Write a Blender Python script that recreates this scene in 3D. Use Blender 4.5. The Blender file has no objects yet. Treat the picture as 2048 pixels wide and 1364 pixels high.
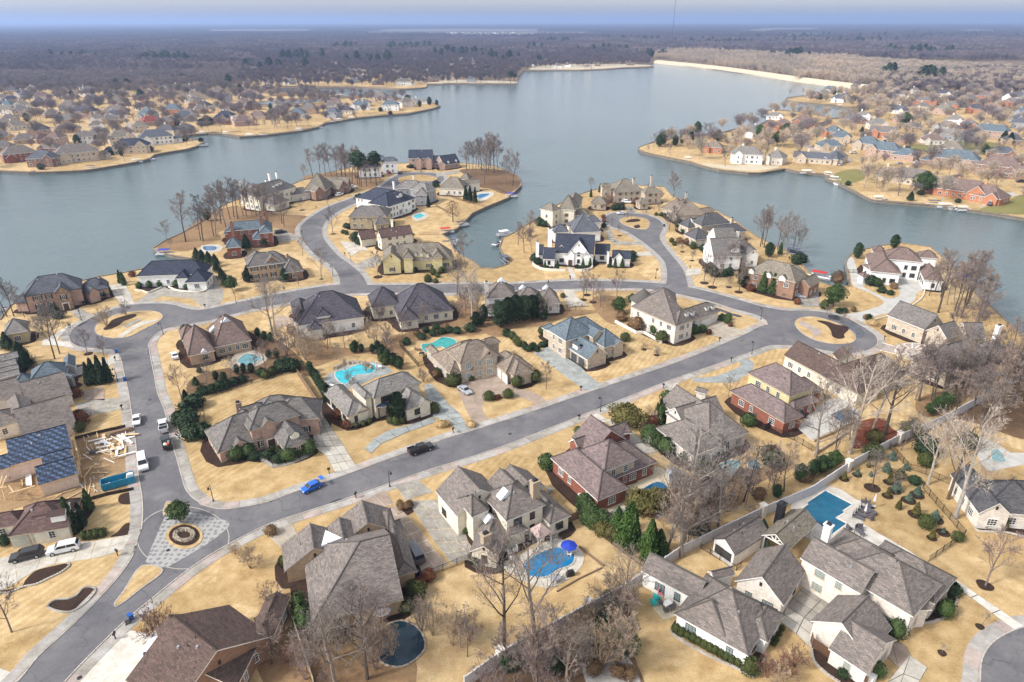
import bpy, bmesh, math, random
from mathutils import Vector
from mathutils import noise as mnoise
R = math.radians
random.seed(7)
SC = bpy.context.scene
COL = SC.collection

# ---------------- camera ----------------
CAM_H, FPX, PITCH, ROLL = 85.0, 1365.0, R(25.15), R(-0.14)
cam_d = bpy.data.cameras.new('camera')
cam_d.sensor_width = 36.0
cam_d.lens = 36.0 * FPX / 2048.0
cam_d.clip_start = 1.0
cam_d.clip_end = 60000.0
cam = bpy.data.objects.new('camera', cam_d)
COL.objects.link(cam)
cam.location = (0, 0, CAM_H)
cam.rotation_mode = 'XYZ'
from mathutils import Matrix
cam.matrix_world = Matrix.Translation((0, 0, CAM_H)) @ Matrix.Rotation(R(90) - PITCH, 4, 'X') @ Matrix.Rotation(ROLL, 4, 'Z')
SC.camera = cam

# ---------------- sky and sun ----------------
SUN_AZ, SUN_EL = R(-112), R(42)      # azimuth measured from +Y towards +X
world = bpy.data.worlds.new('World')
SC.world = world
world.use_nodes = True
wn = world.node_tree
wn.nodes.clear()
sky = wn.nodes.new('ShaderNodeTexSky')
sky.sky_type = 'NISHITA'
sky.sun_disc = False
sky.sun_elevation = SUN_EL
sky.sun_rotation = SUN_AZ
sky.altitude = 100
sky.air_density = 1.0
sky.dust_density = 2.2
sky.ozone_density = 1.0
hsv = wn.nodes.new('ShaderNodeHueSaturation')
hsv.inputs['Saturation'].default_value = 0.26
hsv.inputs['Value'].default_value = 1.45
bg = wn.nodes.new('ShaderNodeBackground')
bg.inputs['Strength'].default_value = 0.15
wo = wn.nodes.new('ShaderNodeOutputWorld')
wn.links.new(sky.outputs[0], hsv.inputs['Color'])
wn.links.new(hsv.outputs[0], bg.inputs['Color'])
wn.links.new(bg.outputs[0], wo.inputs['Surface'])
sun_d = bpy.data.lights.new('sun', 'SUN')
sun_d.energy = 3.0
sun_d.angle = R(7)
sun_d.color = (1.0, 0.965, 0.92)
sun = bpy.data.objects.new('sun', sun_d)
COL.objects.link(sun)
sd = Vector((math.sin(SUN_AZ) * math.cos(SUN_EL), math.cos(SUN_AZ) * math.cos(SUN_EL), math.sin(SUN_EL)))
sun.rotation_euler = sd.to_track_quat('Z', 'Y').to_euler()
sun.location = sd * 300
vs = SC.view_settings
vs.view_transform = 'Standard'
vs.look = 'None'
vs.exposure = 0.40
vs.gamma = 1.0
vs.use_curve_mapping = False
cy = SC.cycles
cy.max_bounces = 6
cy.volume_bounces = 0
cy.transparent_max_bounces = 8

# ---------------- pixel of the survey photo -> point in the place ----------------
CROPS = {'A': (0, 500, 4.5475), 'B': (400, 500, 4.5475), 'C': (800, 500, 4.5475), 'D': (1200, 500, 4.5475), 'E': (1600, 500, 4.547),
         'F': (0, 780, 4.5475), 'G': (400, 750, 6.063), 'H': (650, 650, 6.063), 'I': (850, 900, 5.206), 'J': (540, 960, 4.5475),
         'K': (0, 1040, 4.209), 'L': (1080, 780, 5.684), 'M': (1280, 740, 4.5475), 'N': (1300, 1000, 3.747), 'O': (1600, 980, 3.551),
         'Q': (1640, 740, 4.458), 'R': (300, 280, 4.5475), 'S': (680, 280, 4.5475), 'T': (1050, 330, 5.206), 'U': (1330, 370, 4.5475),
         'V': (960, 1000, 4.5475), 'W': (400, 1064, 4.5475), 'X': (1640, 440, 4.5475), 'Y': (0, 150, 4.551), 'Z': (400, 130, 4.096),
         'a': (1270, 170, 4.763), 'b': (1650, 170, 5.053), 'c': (0, 30, 2.926), 'd': (700, 30, 2.926), 'e': (1300, 0, 2.738),
         'g': (0, 620, 7.577), 'h': (1000, 1160, 5.12), 'i': (1180, 900, 6.063), 'p': (0, 0, 1.0)}
_CR = 'p'
def crop(k):
    global _CR
    _CR = k
def px(x, y):
    c = CROPS[_CR]
    return c[0] + x / c[2], c[1] + y / c[2]
MW3 = cam.matrix_world.to_3x3()
def ray(x, y):
    X, Y = px(x, y)
    return MW3 @ Vector(((X - 1024) / FPX, -(Y - 682) / FPX, -1.0))
def P(x, y, z=0.0):
    d = ray(x, y)
    t = (z - CAM_H) / min(d.z, -1e-4)
    return Vector((d.x * t, d.y * t, z))
def proj(v):
    q = cam.matrix_world.inverted() @ Vector(v)
    return 1024 + FPX * q.x / -q.z, 682 - FPX * q.y / -q.z

# ---------------- object helpers ----------------
def link(o, parent=None):
    COL.objects.link(o)
    if parent is not None:
        o.parent = parent
    return o
def tag(o, label=None, cat=None, group=None, kind=None):
    if label: o['label'] = label
    if cat: o['category'] = cat
    if group: o['group'] = group
    if kind: o['kind'] = kind
    return o
def mesh(name, vs_, fs, mats, mi=None, uvs=None):
    me = bpy.data.meshes.new(name)
    me.from_pydata([tuple(v) for v in vs_], [], fs)
    for m in (mats if isinstance(mats, (list, tuple)) else [mats]):
        me.materials.append(m)
    if mi: me.polygons.foreach_set('material_index', mi)
    if uvs:
        l = me.uv_layers.new(name='UVMap')
        l.data.foreach_set('uv', [c for uv in uvs for c in uv])
    me.update()
    return me
def obj(name, me, parent=None, loc=None, rz=0, sc=None):
    o = bpy.data.objects.new(name, me)
    if loc is not None: o.location = loc
    if rz: o.rotation_euler = (0, 0, rz)
    if sc is not None: o.scale = sc if isinstance(sc, (tuple, list)) else (sc, sc, sc)
    return link(o, parent)
def empty(name, loc, rz=0):
    o = bpy.data.objects.new(name, None)
    o.location = loc
    o.rotation_euler = (0, 0, rz)
    o.empty_display_size = 0.5
    return link(o)
class MB:
    """collects boxes, tubes and polygons into one mesh"""
    def __init__(s): s.v, s.f, s.m = [], [], []
    def add(s, v, f, m=0):
        b = len(s.v); s.v += [tuple(x) for x in v]
        s.f += [[i + b for i in q] for q in f]; s.m += [m] * len(f)
    def box(s, c, d, rz=0, m=0, taper=1.0, rx=0.0):
        hx, hy, hz = d[0] / 2, d[1] / 2, d[2] / 2
        cz, sz = math.cos(rz), math.sin(rz)
        vv = []
        for z in (-1, 1):
            t = taper if z > 0 else 1.0
            for x, y in ((-1, -1), (1, -1), (1, 1), (-1, 1)):
                X, Y, Z = x * hx * t, y * hy * t, z * hz
                if rx: Y, Z = Y * math.cos(rx) - Z * math.sin(rx), Y * math.sin(rx) + Z * math.cos(rx)
                vv.append((c[0] + X * cz - Y * sz, c[1] + X * sz + Y * cz, c[2] + Z))
        s.add(vv, [(0, 3, 2, 1), (4, 5, 6, 7), (0, 1, 5, 4), (1, 2, 6, 5), (2, 3, 7, 6), (3, 0, 4, 7)], m)
    def tube(s, p, q, r0, r1, n=6, m=0, cap=False):
        p, q = Vector(p), Vector(q)
        d = (q - p)
        if d.length < 1e-6: return
        d.normalize()
        a = d.orthogonal().normalized(); b = d.cross(a)
        vv = []
        for c, r in ((p, r0), (q, r1)):
            for i in range(n):
                t = 2 * math.pi * i / n
                vv.append(c + a * (r * math.cos(t)) + b * (r * math.sin(t)))
        f = [(i, (i + 1) % n, n + (i + 1) % n, n + i) for i in range(n)]
        if cap: f += [tuple(range(n - 1, -1, -1)), tuple(range(n, 2 * n))]
        s.add(vv, f, m)
    def build(s, name, mats): return mesh(name, s.v, s.f, mats, s.m)

def ccw(pts):
    a = sum(pts[i][0] * pts[(i + 1) % len(pts)][1] - pts[(i + 1) % len(pts)][0] * pts[i][1] for i in range(len(pts)))
    return pts if a > 0 else pts[::-1]
def smooth(pts, n=4, closed=True):
    """Catmull-Rom through world points"""
    out = []
    N = len(pts)
    for i in range(N if closed else N - 1):
        if closed: p0, p1, p2, p3 = pts[i - 1], pts[i], pts[(i + 1) % N], pts[(i + 2) % N]
        else: p0, p1, p2, p3 = pts[max(i - 1, 0)], pts[i], pts[i + 1], pts[min(i + 2, N - 1)]
        d1 = max((p1 - p0).length, .01) ** .5; d2 = max((p2 - p1).length, .01) ** .5; d3 = max((p3 - p2).length, .01) ** .5
        m1 = (p2 - p1) + ((p1 - p0) / d1 - (p2 - p0) / (d1 + d2)) * d2 if i or closed else (p2 - p1)
        m2 = (p2 - p1) + ((p3 - p2) / d3 - (p3 - p1) / (d2 + d3)) * d2
        for k in range(n):
            t = k / n; t2 = t * t; t3 = t2 * t
            out.append(p1 * (2 * t3 - 3 * t2 + 1) + m1 * (t3 - 2 * t2 + t) + p2 * (-2 * t3 + 3 * t2) + m2 * (t3 - t2))
    if not closed: out.append(pts[-1].copy())
    return out
def pip(x, y, poly):
    c = False; j = len(poly) - 1
    for i in range(len(poly)):
        a, b = poly[i], poly[j]
        if (a[1] > y) != (b[1] > y) and x < (b[0] - a[0]) * (y - a[1]) / (b[1] - a[1]) + a[0]: c = not c
        j = i
    return c
def outset(pts, d):
    pts = ccw(pts); n = len(pts); out = []
    for i in range(n):
        a, b, c = pts[i - 1], pts[i], pts[(i + 1) % n]
        e1 = (b - a); e2 = (c - b)
        e1.z = e2.z = 0
        if e1.length < 1e-6 or e2.length < 1e-6: continue
        n1 = Vector((e1.y, -e1.x, 0)).normalized(); n2 = Vector((e2.y, -e2.x, 0)).normalized()
        m = (n1 + n2)
        if m.length < .3: m = n1
        m.normalize()
        k = max(m.dot(n1), .5)
        out.append(b + m * (d / k))
    return out
def zpts(s):
    return [P(s[i], s[i + 1]) for i in range(0, len(s), 2)]
def sheet(name, pts, z, m, kind='structure', label=None, cat=None, parent=None, skirt=0, m2=None):
    pts = ccw([Vector((p[0], p[1], z)) for p in pts])
    n = len(pts)
    v = list(pts); f = [list(range(n))]; mi = [0]
    if skirt:
        v += [Vector((p[0], p[1], z - skirt)) for p in pts]
        f += [[(i + 1) % n, i, n + i, n + (i + 1) % n] for i in range(n)]; mi += [1] * n
    o = obj(name, mesh(name, v, f, [m, m2] if m2 else [m], mi), parent)
    if parent is None: tag(o, label, cat, kind=kind)
    return o

# ---------------- materials ----------------
MAT = {}
class NT:
    def __init__(s, name, rough=.8, spec=.3):
        m = bpy.data.materials.new(name); m.use_nodes = True
        s.m = m; s.t = m.node_tree; s.b = s.t.nodes['Principled BSDF']
        s.b.inputs['Roughness'].default_value = rough
        s.b.inputs['Specular IOR Level'].default_value = spec
        MAT[name] = m
    def n(s, typ, **k):
        nd = s.t.nodes.new(typ)
        for a, b in k.items():
            if a in nd.inputs: nd.inputs[a].default_value = b
            else: setattr(nd, a, b)
        return nd
    def l(s, a, b): s.t.links.new(a, b)
    def coord(s, kind='pos'):
        if kind == 'pos': return s.n('ShaderNodeNewGeometry').outputs['Position']
        if kind == 'uv': return s.n('ShaderNodeTexCoord').outputs['UV']
        return s.n('ShaderNodeTexCoord').outputs['Object']
    def noise(s, vec, scale, detail=4, rough=.6):
        nd = s.n('ShaderNodeTexNoise'); nd.inputs['Scale'].default_value = scale
        nd.inputs['Detail'].default_value = detail; nd.inputs['Roughness'].default_value = rough
        s.l(vec, nd.inputs['Vector']); return nd.outputs['Fac']
    def ramp(s, fac, stops):
        nd = s.n('ShaderNodeValToRGB'); e = nd.color_ramp.elements
        while len(e) < len(stops): e.new(.5)
        for i, (p, c) in enumerate(stops):
            e[i].position = p; e[i].color = (*c, 1) if len(c) == 3 else c
        s.l(fac, nd.inputs[0]); return nd.outputs[0]
    def mix(s, fac, a, b, mode='MIX'):
        nd = s.n('ShaderNodeMix', data_type='RGBA', blend_type=mode)
        for sock, v in ((nd.inputs[0], fac), (nd.inputs[6], a), (nd.inputs[7], b)):
            if hasattr(v, 'is_linked') or hasattr(v, 'links'): s.l(v, sock)
            else: sock.default_value = v if not isinstance(v, tuple) or len(v) == 4 else (*v, 1)
        return nd.outputs[2]
    def bump(s, h, strength=.4, dist=.05):
        nd = s.n('ShaderNodeBump'); nd.inputs['Strength'].default_value = strength; nd.inputs['Distance'].default_value = dist
        s.l(h, nd.inputs['Height']); s.l(nd.outputs[0], s.b.inputs['Normal'])
    def col(s, c):
        if isinstance(c, tuple): s.b.inputs['Base Color'].default_value = (*c[:3], 1)
        else: s.l(c, s.b.inputs['Base Color'])
        return s.m
def plain(name, c, rough=.6, spec=.4, metal=0, var=.12, sc=1.5):
    t = NT(name, rough, spec); t.b.inputs['Metallic'].default_value = metal
    f = t.noise(t.coord('obj'), sc, 3)
    lo = tuple(x * (1 - var) for x in c); hi = tuple(min(x * (1 + var), .95) for x in c)
    return t.col(t.ramp(f, [(.3, lo), (.7, hi)]))
def ground_mat(name, stops, s1=.05, s2=.8, bump=.3, fine=6.0):
    t = NT(name, .95, .1); p = t.coord()
    a = t.noise(p, s1, 5, .65); b = t.noise(p, s2, 5, .7); f = t.noise(p, fine, 3, .8)
    m = t.n('ShaderNodeMath', operation='ADD'); t.l(a, m.inputs[0]); t.l(b, m.inputs[1])
    m2 = t.n('ShaderNodeMath', operation='MULTIPLY'); m2.inputs[1].default_value = .5; t.l(m.outputs[0], m2.inputs[0])
    c = t.ramp(m2.outputs[0], stops)
    g = t.ramp(f, [(.25, (.62, .62, .62)), (.75, (1.25, 1.25, 1.25))])
    t.col(t.mix(1.0, c, g, 'MULTIPLY'))
    t.bump(f, bump, .08)
    return t.m
def roof_mat(name, c, var=.3, tint=(1.04, .98, .97)):
    t = NT(name, .9, .15); uv = t.coord('uv')
    br = t.n('ShaderNodeTexBrick'); t.l(uv, br.inputs['Vector'])
    br.inputs['Scale'].default_value = 1.0; br.inputs['Brick Width'].default_value = .62; br.inputs['Row Height'].default_value = .24
    br.inputs['Mortar Size'].default_value = .03; br.inputs['Mortar Smooth'].default_value = .3; br.inputs['Bias'].default_value = 0.0
    br.offset = .37
    d = tuple(x * (1 - var) for x in c); h = tuple(min(x * (1 + var) * k, .9) for x, k in zip(c, tint))
    br.inputs['Color1'].default_value = (*d, 1); br.inputs['Color2'].default_value = (*h, 1); br.inputs['Mortar'].default_value = (*[x * .55 for x in c], 1)
    n1 = t.noise(uv, .25, 4, .7); n2 = t.noise(uv, 5.0, 2, .8)
    g = t.mix(1.0, t.ramp(n1, [(.3, (.85,) * 3), (.7, (1.14,) * 3)]), t.ramp(n2, [(.3, (.78,) * 3), (.7, (1.22,) * 3)]), 'MULTIPLY')
    t.col(t.mix(1.0, br.outputs['Color'], g, 'MULTIPLY'))
    t.bump(br.outputs['Fac'], -.5, .03)
    return t.m
def brick_mat(name, c, c2=None, mortar=None, bw=.45, bh=.16, var=.3):
    """bricks or stone courses; uv in metres"""
    t = NT(name, .9, .2); uv = t.coord('uv')
    br = t.n('ShaderNodeTexBrick'); t.l(uv, br.inputs['Vector'])
    br.inputs['Scale'].default_value = 1.0; br.inputs['Brick Width'].default_value = bw; br.inputs['Row Height'].default_value = bh
    br.inputs['Mortar Size'].default_value = .015; br.inputs['Bias'].default_value = 0
    c2 = c2 or tuple(x * (1 - var) for x in c)
    br.inputs['Color1'].default_value = (*c, 1); br.inputs['Color2'].default_value = (*c2, 1)
    br.inputs['Mortar'].default_value = (*(mortar or tuple(min(x * 1.25, .8) for x in c)), 1)
    n = t.noise(uv, .6, 5, .75)
    t.col(t.mix(1.0, br.outputs['Color'], t.ramp(n, [(.3, (.82,) * 3), (.7, (1.15,) * 3)]), 'MULTIPLY'))
    t.bump(br.outputs['Fac'], -.4, .02)
    return t.m
def leaf_mat(name, c, var=.45, rough=.75):
    t = NT(name, rough, .25); p = t.coord()
    f = t.noise(p, 2.2, 4, .8); g = t.noise(p, .4, 2)
    c1 = t.ramp(f, [(.3, tuple(x * (1 - var) for x in c)), (.7, tuple(x * (1 + var) for x in c))])
    t.col(t.mix(1.0, c1, t.ramp(g, [(.3, (.8, .85, .8)), (.7, (1.2, 1.12, 1.0))]), 'MULTIPLY'))
    return t.m
def bark_mat(name, c, var=.35):
    t = NT(name, .95, .1)
    oi = t.n('ShaderNodeObjectInfo')
    f = t.noise(t.coord(), .9, 4, .7)
    c1 = t.ramp(f, [(.3, tuple(x * (1 - var) for x in c)), (.7, tuple(x * (1 + var) for x in c))])
    t.col(t.mix(1.0, c1, t.ramp(oi.outputs['Random'], [(0, (.75, .78, .85)), (1, (1.25, 1.15, 1.08))]), 'MULTIPLY'))
    return t.m
# ---------------- the palette of the place ----------------
def asphalt():
    t = NT('asphalt', .85, .3); p = t.coord()
    a = t.noise(p, .12, 5, .7); f = t.noise(p, 5.0, 3, .8); s = t.noise(p, .5, 4, .75)
    c = t.ramp(a, [(.3, (.10, .095, .102)), (.5, (.135, .13, .135)), (.72, (.18, .17, .167))])
    c = t.mix(1.0, c, t.ramp(f, [(.3, (.85,) * 3), (.7, (1.12,) * 3)]), 'MULTIPLY')
    c = t.mix(1.0, c, t.ramp(s, [(.25, (.75, .76, .8)), (.42, (1,) * 3), (.8, (1.08,) * 3)]), 'MULTIPLY')
    v = t.n('ShaderNodeTexVoronoi'); v.feature = 'DISTANCE_TO_EDGE'; v.inputs['Scale'].default_value = .11; t.l(p, v.inputs['Vector'])
    nd = t.n('ShaderNodeTexNoise'); nd.inputs['Scale'].default_value = .4; t.l(p, nd.inputs['Vector']); va = t.n('ShaderNodeVectorMath', operation='MULTIPLY_ADD'); va.inputs[1].default_value = (5, 5, 0); t.l(nd.outputs['Color'], va.inputs[0]); t.l(p, va.inputs[2]); t.l(va.outputs[0], v.inputs['Vector'])
    c = t.mix(t.ramp(v.outputs['Distance'], [(.0, (.45,) * 3), (.012, (0,) * 3)]), c, (.045, .042, .045))
    st = t.noise(p, .045, 4, .8); c = t.mix(t.ramp(st, [(.56, (0,) * 3), (.66, (.6,) * 3)]), c, (.23, .215, .20))
    t.col(c); t.bump(f, .2, .02)
def concrete(name, c, s=.4, var=.2, tint=(1, .97, .9)):
    t = NT(name, .88, .25); p = t.coord()
    a = t.noise(p, s, 6, .75); f = t.noise(p, 3.5, 4, .8); oi = t.n('ShaderNodeObjectInfo')
    lo = tuple(x * (1 - var * 1.3) * k for x, k in zip(c, tint)); hi = tuple(min(x * (1 + var), .85) for x in c)
    cc = t.ramp(a, [(.3, lo), (.65, hi)])
    cc = t.mix(1.0, cc, t.ramp(f, [(.25, (.86,) * 3), (.75, (1.1,) * 3)]), 'MULTIPLY')
    t.col(t.mix(1.0, cc, t.ramp(oi.outputs['Random'], [(0, (.9, .9, .9)), (1, (1.08, 1.07, 1.05))]), 'MULTIPLY'))
def lawn():
    t = NT('dormant_lawn', .95, .08); p = t.coord()
    a = t.noise(p, .035, 5, .6); b = t.noise(p, .3, 5, .7); f = t.noise(p, 4.0, 4, .85); g = t.noise(p, .11, 5, .7)
    c = t.ramp(b, [(.28, (.31, .20, .095)), (.48, (.44, .31, .155)), (.72, (.58, .43, .24))])
    c = t.mix(1.0, c, t.ramp(a, [(.3, (.86, .86, .84)), (.7, (1.14, 1.12, 1.1))]), 'MULTIPLY')
    c = t.mix(t.ramp(g, [(.56, (0,) * 3), (.74, (.55,) * 3)]), c, (.26, .185, .085))
    v = t.n('ShaderNodeTexVoronoi'); v.inputs['Scale'].default_value = .032; t.l(p, v.inputs['Vector'])
    sx = t.n('ShaderNodeSeparateColor'); t.l(v.outputs['Color'], sx.inputs[0])
    c = t.mix(1.0, c, t.ramp(sx.outputs[0], [(0, (.88, .86, .82)), (.5, (1.0, 1.0, 1.0)), (1, (1.10, 1.12, 1.18))]), 'MULTIPLY')
    mp = t.n('ShaderNodeMapping'); t.l(p, mp.inputs[0]); mp.inputs['Rotation'].default_value = (0, 0, R(28))
    wv = t.n('ShaderNodeTexWave'); wv.inputs['Scale'].default_value = .22; wv.inputs['Distortion'].default_value = 1.2; wv.inputs['Detail'].default_value = 2; t.l(mp.outputs[0], wv.inputs['Vector'])
    c = t.mix(t.ramp(sx.outputs[1], [(.45, (0,) * 3), (.6, (.7,) * 3)]), c, t.mix(1.0, c, t.ramp(wv.outputs['Color'], [(.35, (.9, .9, .88)), (.65, (1.08, 1.08, 1.08))]), 'MULTIPLY'))
    u = t.noise(p, 1.3, 5, .8); c = t.mix(t.ramp(u, [(.6, (0,) * 3), (.72, (.5,) * 3)]), c, (.24, .16, .075))
    t.col(t.mix(1.0, c, t.ramp(f, [(.25, (.66,) * 3), (.75, (1.28,) * 3)]), 'MULTIPLY'))
    t.bump(f, .35, .06)
def water_mat():
    t = NT('lake_water', .12, .5); p = t.coord()
    mp = t.n('ShaderNodeMapping'); t.l(p, mp.inputs[0]); mp.inputs['Scale'].default_value = (1.0, 1.7, 1)
    mp.inputs['Rotation'].default_value = (0, 0, R(20))
    w = t.noise(mp.outputs[0], .55, 5, .65); w2 = t.noise(mp.outputs[0], .09, 4, .6)
    big = t.noise(p, .004, 4, .6)
    t.col(t.ramp(big, [(.3, (.06, .095, .098)), (.7, (.095, .132, .135))]))
    ad = t.n('ShaderNodeMath', operation='MULTIPLY_ADD'); t.l(w2, ad.inputs[0]); ad.inputs[1].default_value = 1.5; t.l(w, ad.inputs[2])
    t.bump(ad.outputs[0], .55, .35)
    t.b.inputs['IOR'].default_value = 1.33
def pool_mat(name, c, var=.2):
    t = NT(name, .08, .5); p = t.coord()
    n = t.noise(p, .6, 4, .6)
    t.col(t.ramp(n, [(.3, tuple(x * (1 - var) for x in c)), (.7, tuple(min(1, x * (1 + var)) for x in c))])); t.bump(t.noise(p, 2.2, 3), .15, .05)
def paver():
    t = NT('cross_paver', .85, .2); p = t.coord()
    v = t.n('ShaderNodeTexVoronoi'); v.feature = 'F1'; v.inputs['Scale'].default_value = .95; v.inputs['Randomness'].default_value = .35; t.l(p, v.inputs['Vector'])
    n = t.noise(p, 3, 3)
    c = t.ramp(v.outputs['Distance'], [(.28, (.20, .195, .19)), (.42, (.34, .33, .315))])
    t.col(t.mix(1.0, c, t.ramp(n, [(.3, (.88,) * 3), (.7, (1.1,) * 3)]), 'MULTIPLY'))
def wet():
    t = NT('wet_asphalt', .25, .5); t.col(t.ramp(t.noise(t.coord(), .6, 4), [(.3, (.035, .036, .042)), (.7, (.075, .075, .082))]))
wet(); asphalt(); lawn(); water_mat(); paver()
concrete('concrete', (.46, .43, .38)); concrete('concrete_dark', (.30, .28, .25), var=.28); concrete('concrete_white', (.54, .51, .465))
concrete('concrete_blue', (.29, .31, .31), var=.25); concrete('gutter_concrete', (.36, .34, .32), var=.22); concrete('aggregate', (.38, .33, .27), var=.2)
concrete('walk_pink', (.37, .31, .285), var=.2); concrete('stone_paving', (.46, .45, .43), var=.15); concrete('pool_deck', (.50, .44, .33), var=.12)
concrete('joint_dark', (.12, .105, .09)); concrete('joint_light', (.55, .45, .30)); concrete('seawall', (.20, .17, .14)); concrete('kerb', (.40, .37, .34))
concrete('white_border', (.75, .71, .62), var=.08); concrete('brown_paving', (.33, .26, .21), var=.22)
ground_mat('wood_floor', [(.3, (.10, .06, .035)), (.5, (.17, .105, .06)), (.72, (.26, .17, .10))], .06, .7)
ground_mat('mulch', [(.3, (.025, .016, .012)), (.7, (.075, .045, .032))], .3, 2.0, .6)
ground_mat('red_mulch', [(.3, (.12, .035, .02)), (.7, (.22, .075, .04))], .3, 2.0, .6)
ground_mat('leaf_litter', [(.3, (.15, .085, .045)), (.5, (.27, .17, .09)), (.72, (.38, .26, .14))], .08, .9)
ground_mat('bare_dirt', [(.3, (.20, .125, .065)), (.7, (.42, .29, .16))], .12, 1.3, .7)
ground_mat('gravel_white', [(.3, (.28, .25, .22)), (.7, (.55, .52, .48))], .4, 3.0, .8, 9)
ground_mat('green_grass', [(.3, (.15, .15, .05)), (.7, (.27, .235, .09))], .05, .5)
ground_mat('far_ground', [(.3, (.11, .08, .055)), (.5, (.19, .14, .09)), (.66, (.38, .28, .17)), (.75, (.44, .34, .21))], .008, .06, .3, .6)
ground_mat('far_field', [(.3, (.15, .125, .095)), (.7, (.23, .19, .145))], .01, .1); ground_mat('bank_sand', [(.3, (.45, .38, .27)), (.7, (.62, .54, .40))], .1, 1)
ground_mat('carpet_forest', [(.3, (.055, .042, .04)), (.5, (.095, .075, .066)), (.62, (.13, .10, .085)), (.72, (.34, .29, .22))], .0007, .004, .4, .05)
# roofs
for n_, c_ in dict(roof_taupe=(.188, .166, .15), roof_grey=(.165, .155, .145), roof_slate=(.115, .125, .145), roof_navy=(.05, .058, .082), roof_brown=(.112, .080, .068),
                   roof_tan=(.225, .187, .15), roof_bluegrey=(.125, .16, .185), roof_lilac=(.088, .082, .098), roof_pink=(.18, .142, .135), roof_khaki=(.21, .188, .15),
                   roof_red=(.27, .08, .06), roof_charcoal=(.10, .10, .105), roof_palegrey=(.22, .21, .195), roof_mauve=(.19, .14, .122), roof_chocolate=(.135, .09, .08)).items():
    roof_mat(n_, c_)
t_ = brick_mat
t_('wall_white', (.84, .83, .80), (.80, .79, .76), (.79, .78, .75), var=.1); t_('wall_cream', (.68, .62, .51), (.62, .56, .45), var=.1); t_('wall_red', (.29, .10, .062), (.20, .065, .042), (.28, .15, .11))
t_('wall_tan', (.46, .34, .225), (.36, .25, .16)); t_('wall_stone', (.42, .29, .18), (.22, .14, .09), (.30, .24, .18), .7, .35); t_('wall_pinkbrick', (.47, .31, .235), (.34, .21, .16), (.5, .4, .33))
t_('wall_grey', (.33, .33, .34), (.29, .29, .30), var=.1); t_('wall_olive', (.40, .33, .20), (.35, .28, .17)); t_('wall_whitebrick', (.72, .67, .60), (.57, .50, .43), (.66, .61, .55), .5, .2)
t_('wall_beige', (.55, .46, .35), (.48, .39, .29)); t_('wall_brownbrick', (.30, .17, .11), (.20, .11, .075), (.34, .25, .19)); t_('wall_yellow', (.62, .54, .30), (.56, .48, .26), var=.08)
t_('wall_limestone', (.55, .47, .37), (.40, .32, .24), (.5, .44, .36), .8, .4); t_('wall_terra', (.45, .20, .11), (.36, .15, .08))
t_('chimney_stone', (.50, .36, .22), (.32, .21, .12), (.4, .32, .23), .6, .3)
plain('trim_white', (.76, .74, .70)); plain('trim_dark', (.05, .045, .045)); plain('trim_tan', (.48, .40, .30)); plain('gable_white', (.70, .72, .76), .5)
plain('door_wood', (.10, .05, .03)); plain('garage_white', (.70, .68, .64)); plain('garage_dark', (.06, .065, .075)); plain('garage_sage', (.42, .43, .37))
plain('shutter', (.035, .025, .022)); plain('metal_dark', (.03, .03, .035), .45, .5, .3); plain('metal_roof', (.04, .06, .10), .35, .5, .4); plain('post_white', (.75, .73, .7))
plain('galv', (.45, .46, .48), .35, .5, .6); plain('tyre', (.012, .012, .012), .9); plain('rim', (.5, .5, .52), .3, .5, .8)
plain('lumber', (.62, .44, .24), .8, .2, 0, .25, 3); plain('sheathing', (.62, .50, .42), .8); plain('board_white', (.78, .76, .74), .7)
plain('dumpster_blue', (.015, .22, .36), .5); plain('bin_blue', (.01, .09, .36), .5); plain('umbrella_blue', (.01, .04, .36), .6); plain('gazebo_pink', (.42, .31, .28), .8)
plain('wicker', (.10, .09, .10), .9); plain('teal_chair', (.02, .42, .42), .6); plain('iron', (.022, .018, .018), .6); plain('rock', (.36, .30, .23), .95, .2, 0, .4, 2); plain('fence_wood', (.20, .13, .08), .9)
plain('fence_white', (.50, .49, .50), .8, .3, 0, .18, .4); plain('orange', (.6, .1, .03), .6); plain('red_fabric', (.45, .02, .02), .7); plain('canopy_green', (.02, .16, .14), .7)
plain('headlight', (.75, .77, .8), .1, .6); plain('taillight', (.35, .01, .01), .3); plain('pink_fabric', (.6, .22, .26), .8); plain('bark_white', (.6, .58, .52), .9)
def glass(name, c, r=.08):
    t = NT(name, r, .6); f = t.noise(t.coord('obj'), .7, 2)
    t.col(t.ramp(f, [(.3, tuple(x * .7 for x in c)), (.7, tuple(x * 1.4 for x in c))]))
glass('glass', (.035, .04, .045)); glass('glass_pale', (.22, .27, .27), .15); glass('car_glass', (.02, .022, .028))
def paint(name, c):
    t = NT(name, .28, .5); t.b.inputs['Coat Weight'].default_value = .6; t.b.inputs['Coat Roughness'].default_value = .08
    f = t.noise(t.coord('obj'), 3, 3); t.col(t.ramp(f, [(.3, tuple(x * .92 for x in c)), (.7, c)]))
paint('paint_white', (.72, .72, .72)); paint('paint_black', (.012, .012, .014)); paint('paint_blue', (.005, .12, .55)); paint('paint_silver', (.38, .40, .43)); paint('paint_grey', (.10, .105, .115)); paint('paint_red', (.3, .01, .01)); paint('paint_navy', (.01, .015, .05))
pool_mat('pool_turquoise', (.03, .42, .50), .25); pool_mat('pool_blue', (.012, .17, .36)); pool_mat('pool_deep', (.008, .10, .18)); pool_mat('pool_navy', (.012, .09, .19)); pool_mat('pool_pale', (.14, .30, .33)); pool_mat('pool_dark', (.01, .03, .045)); pool_mat('pool_green', (.02, .28, .26))
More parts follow.
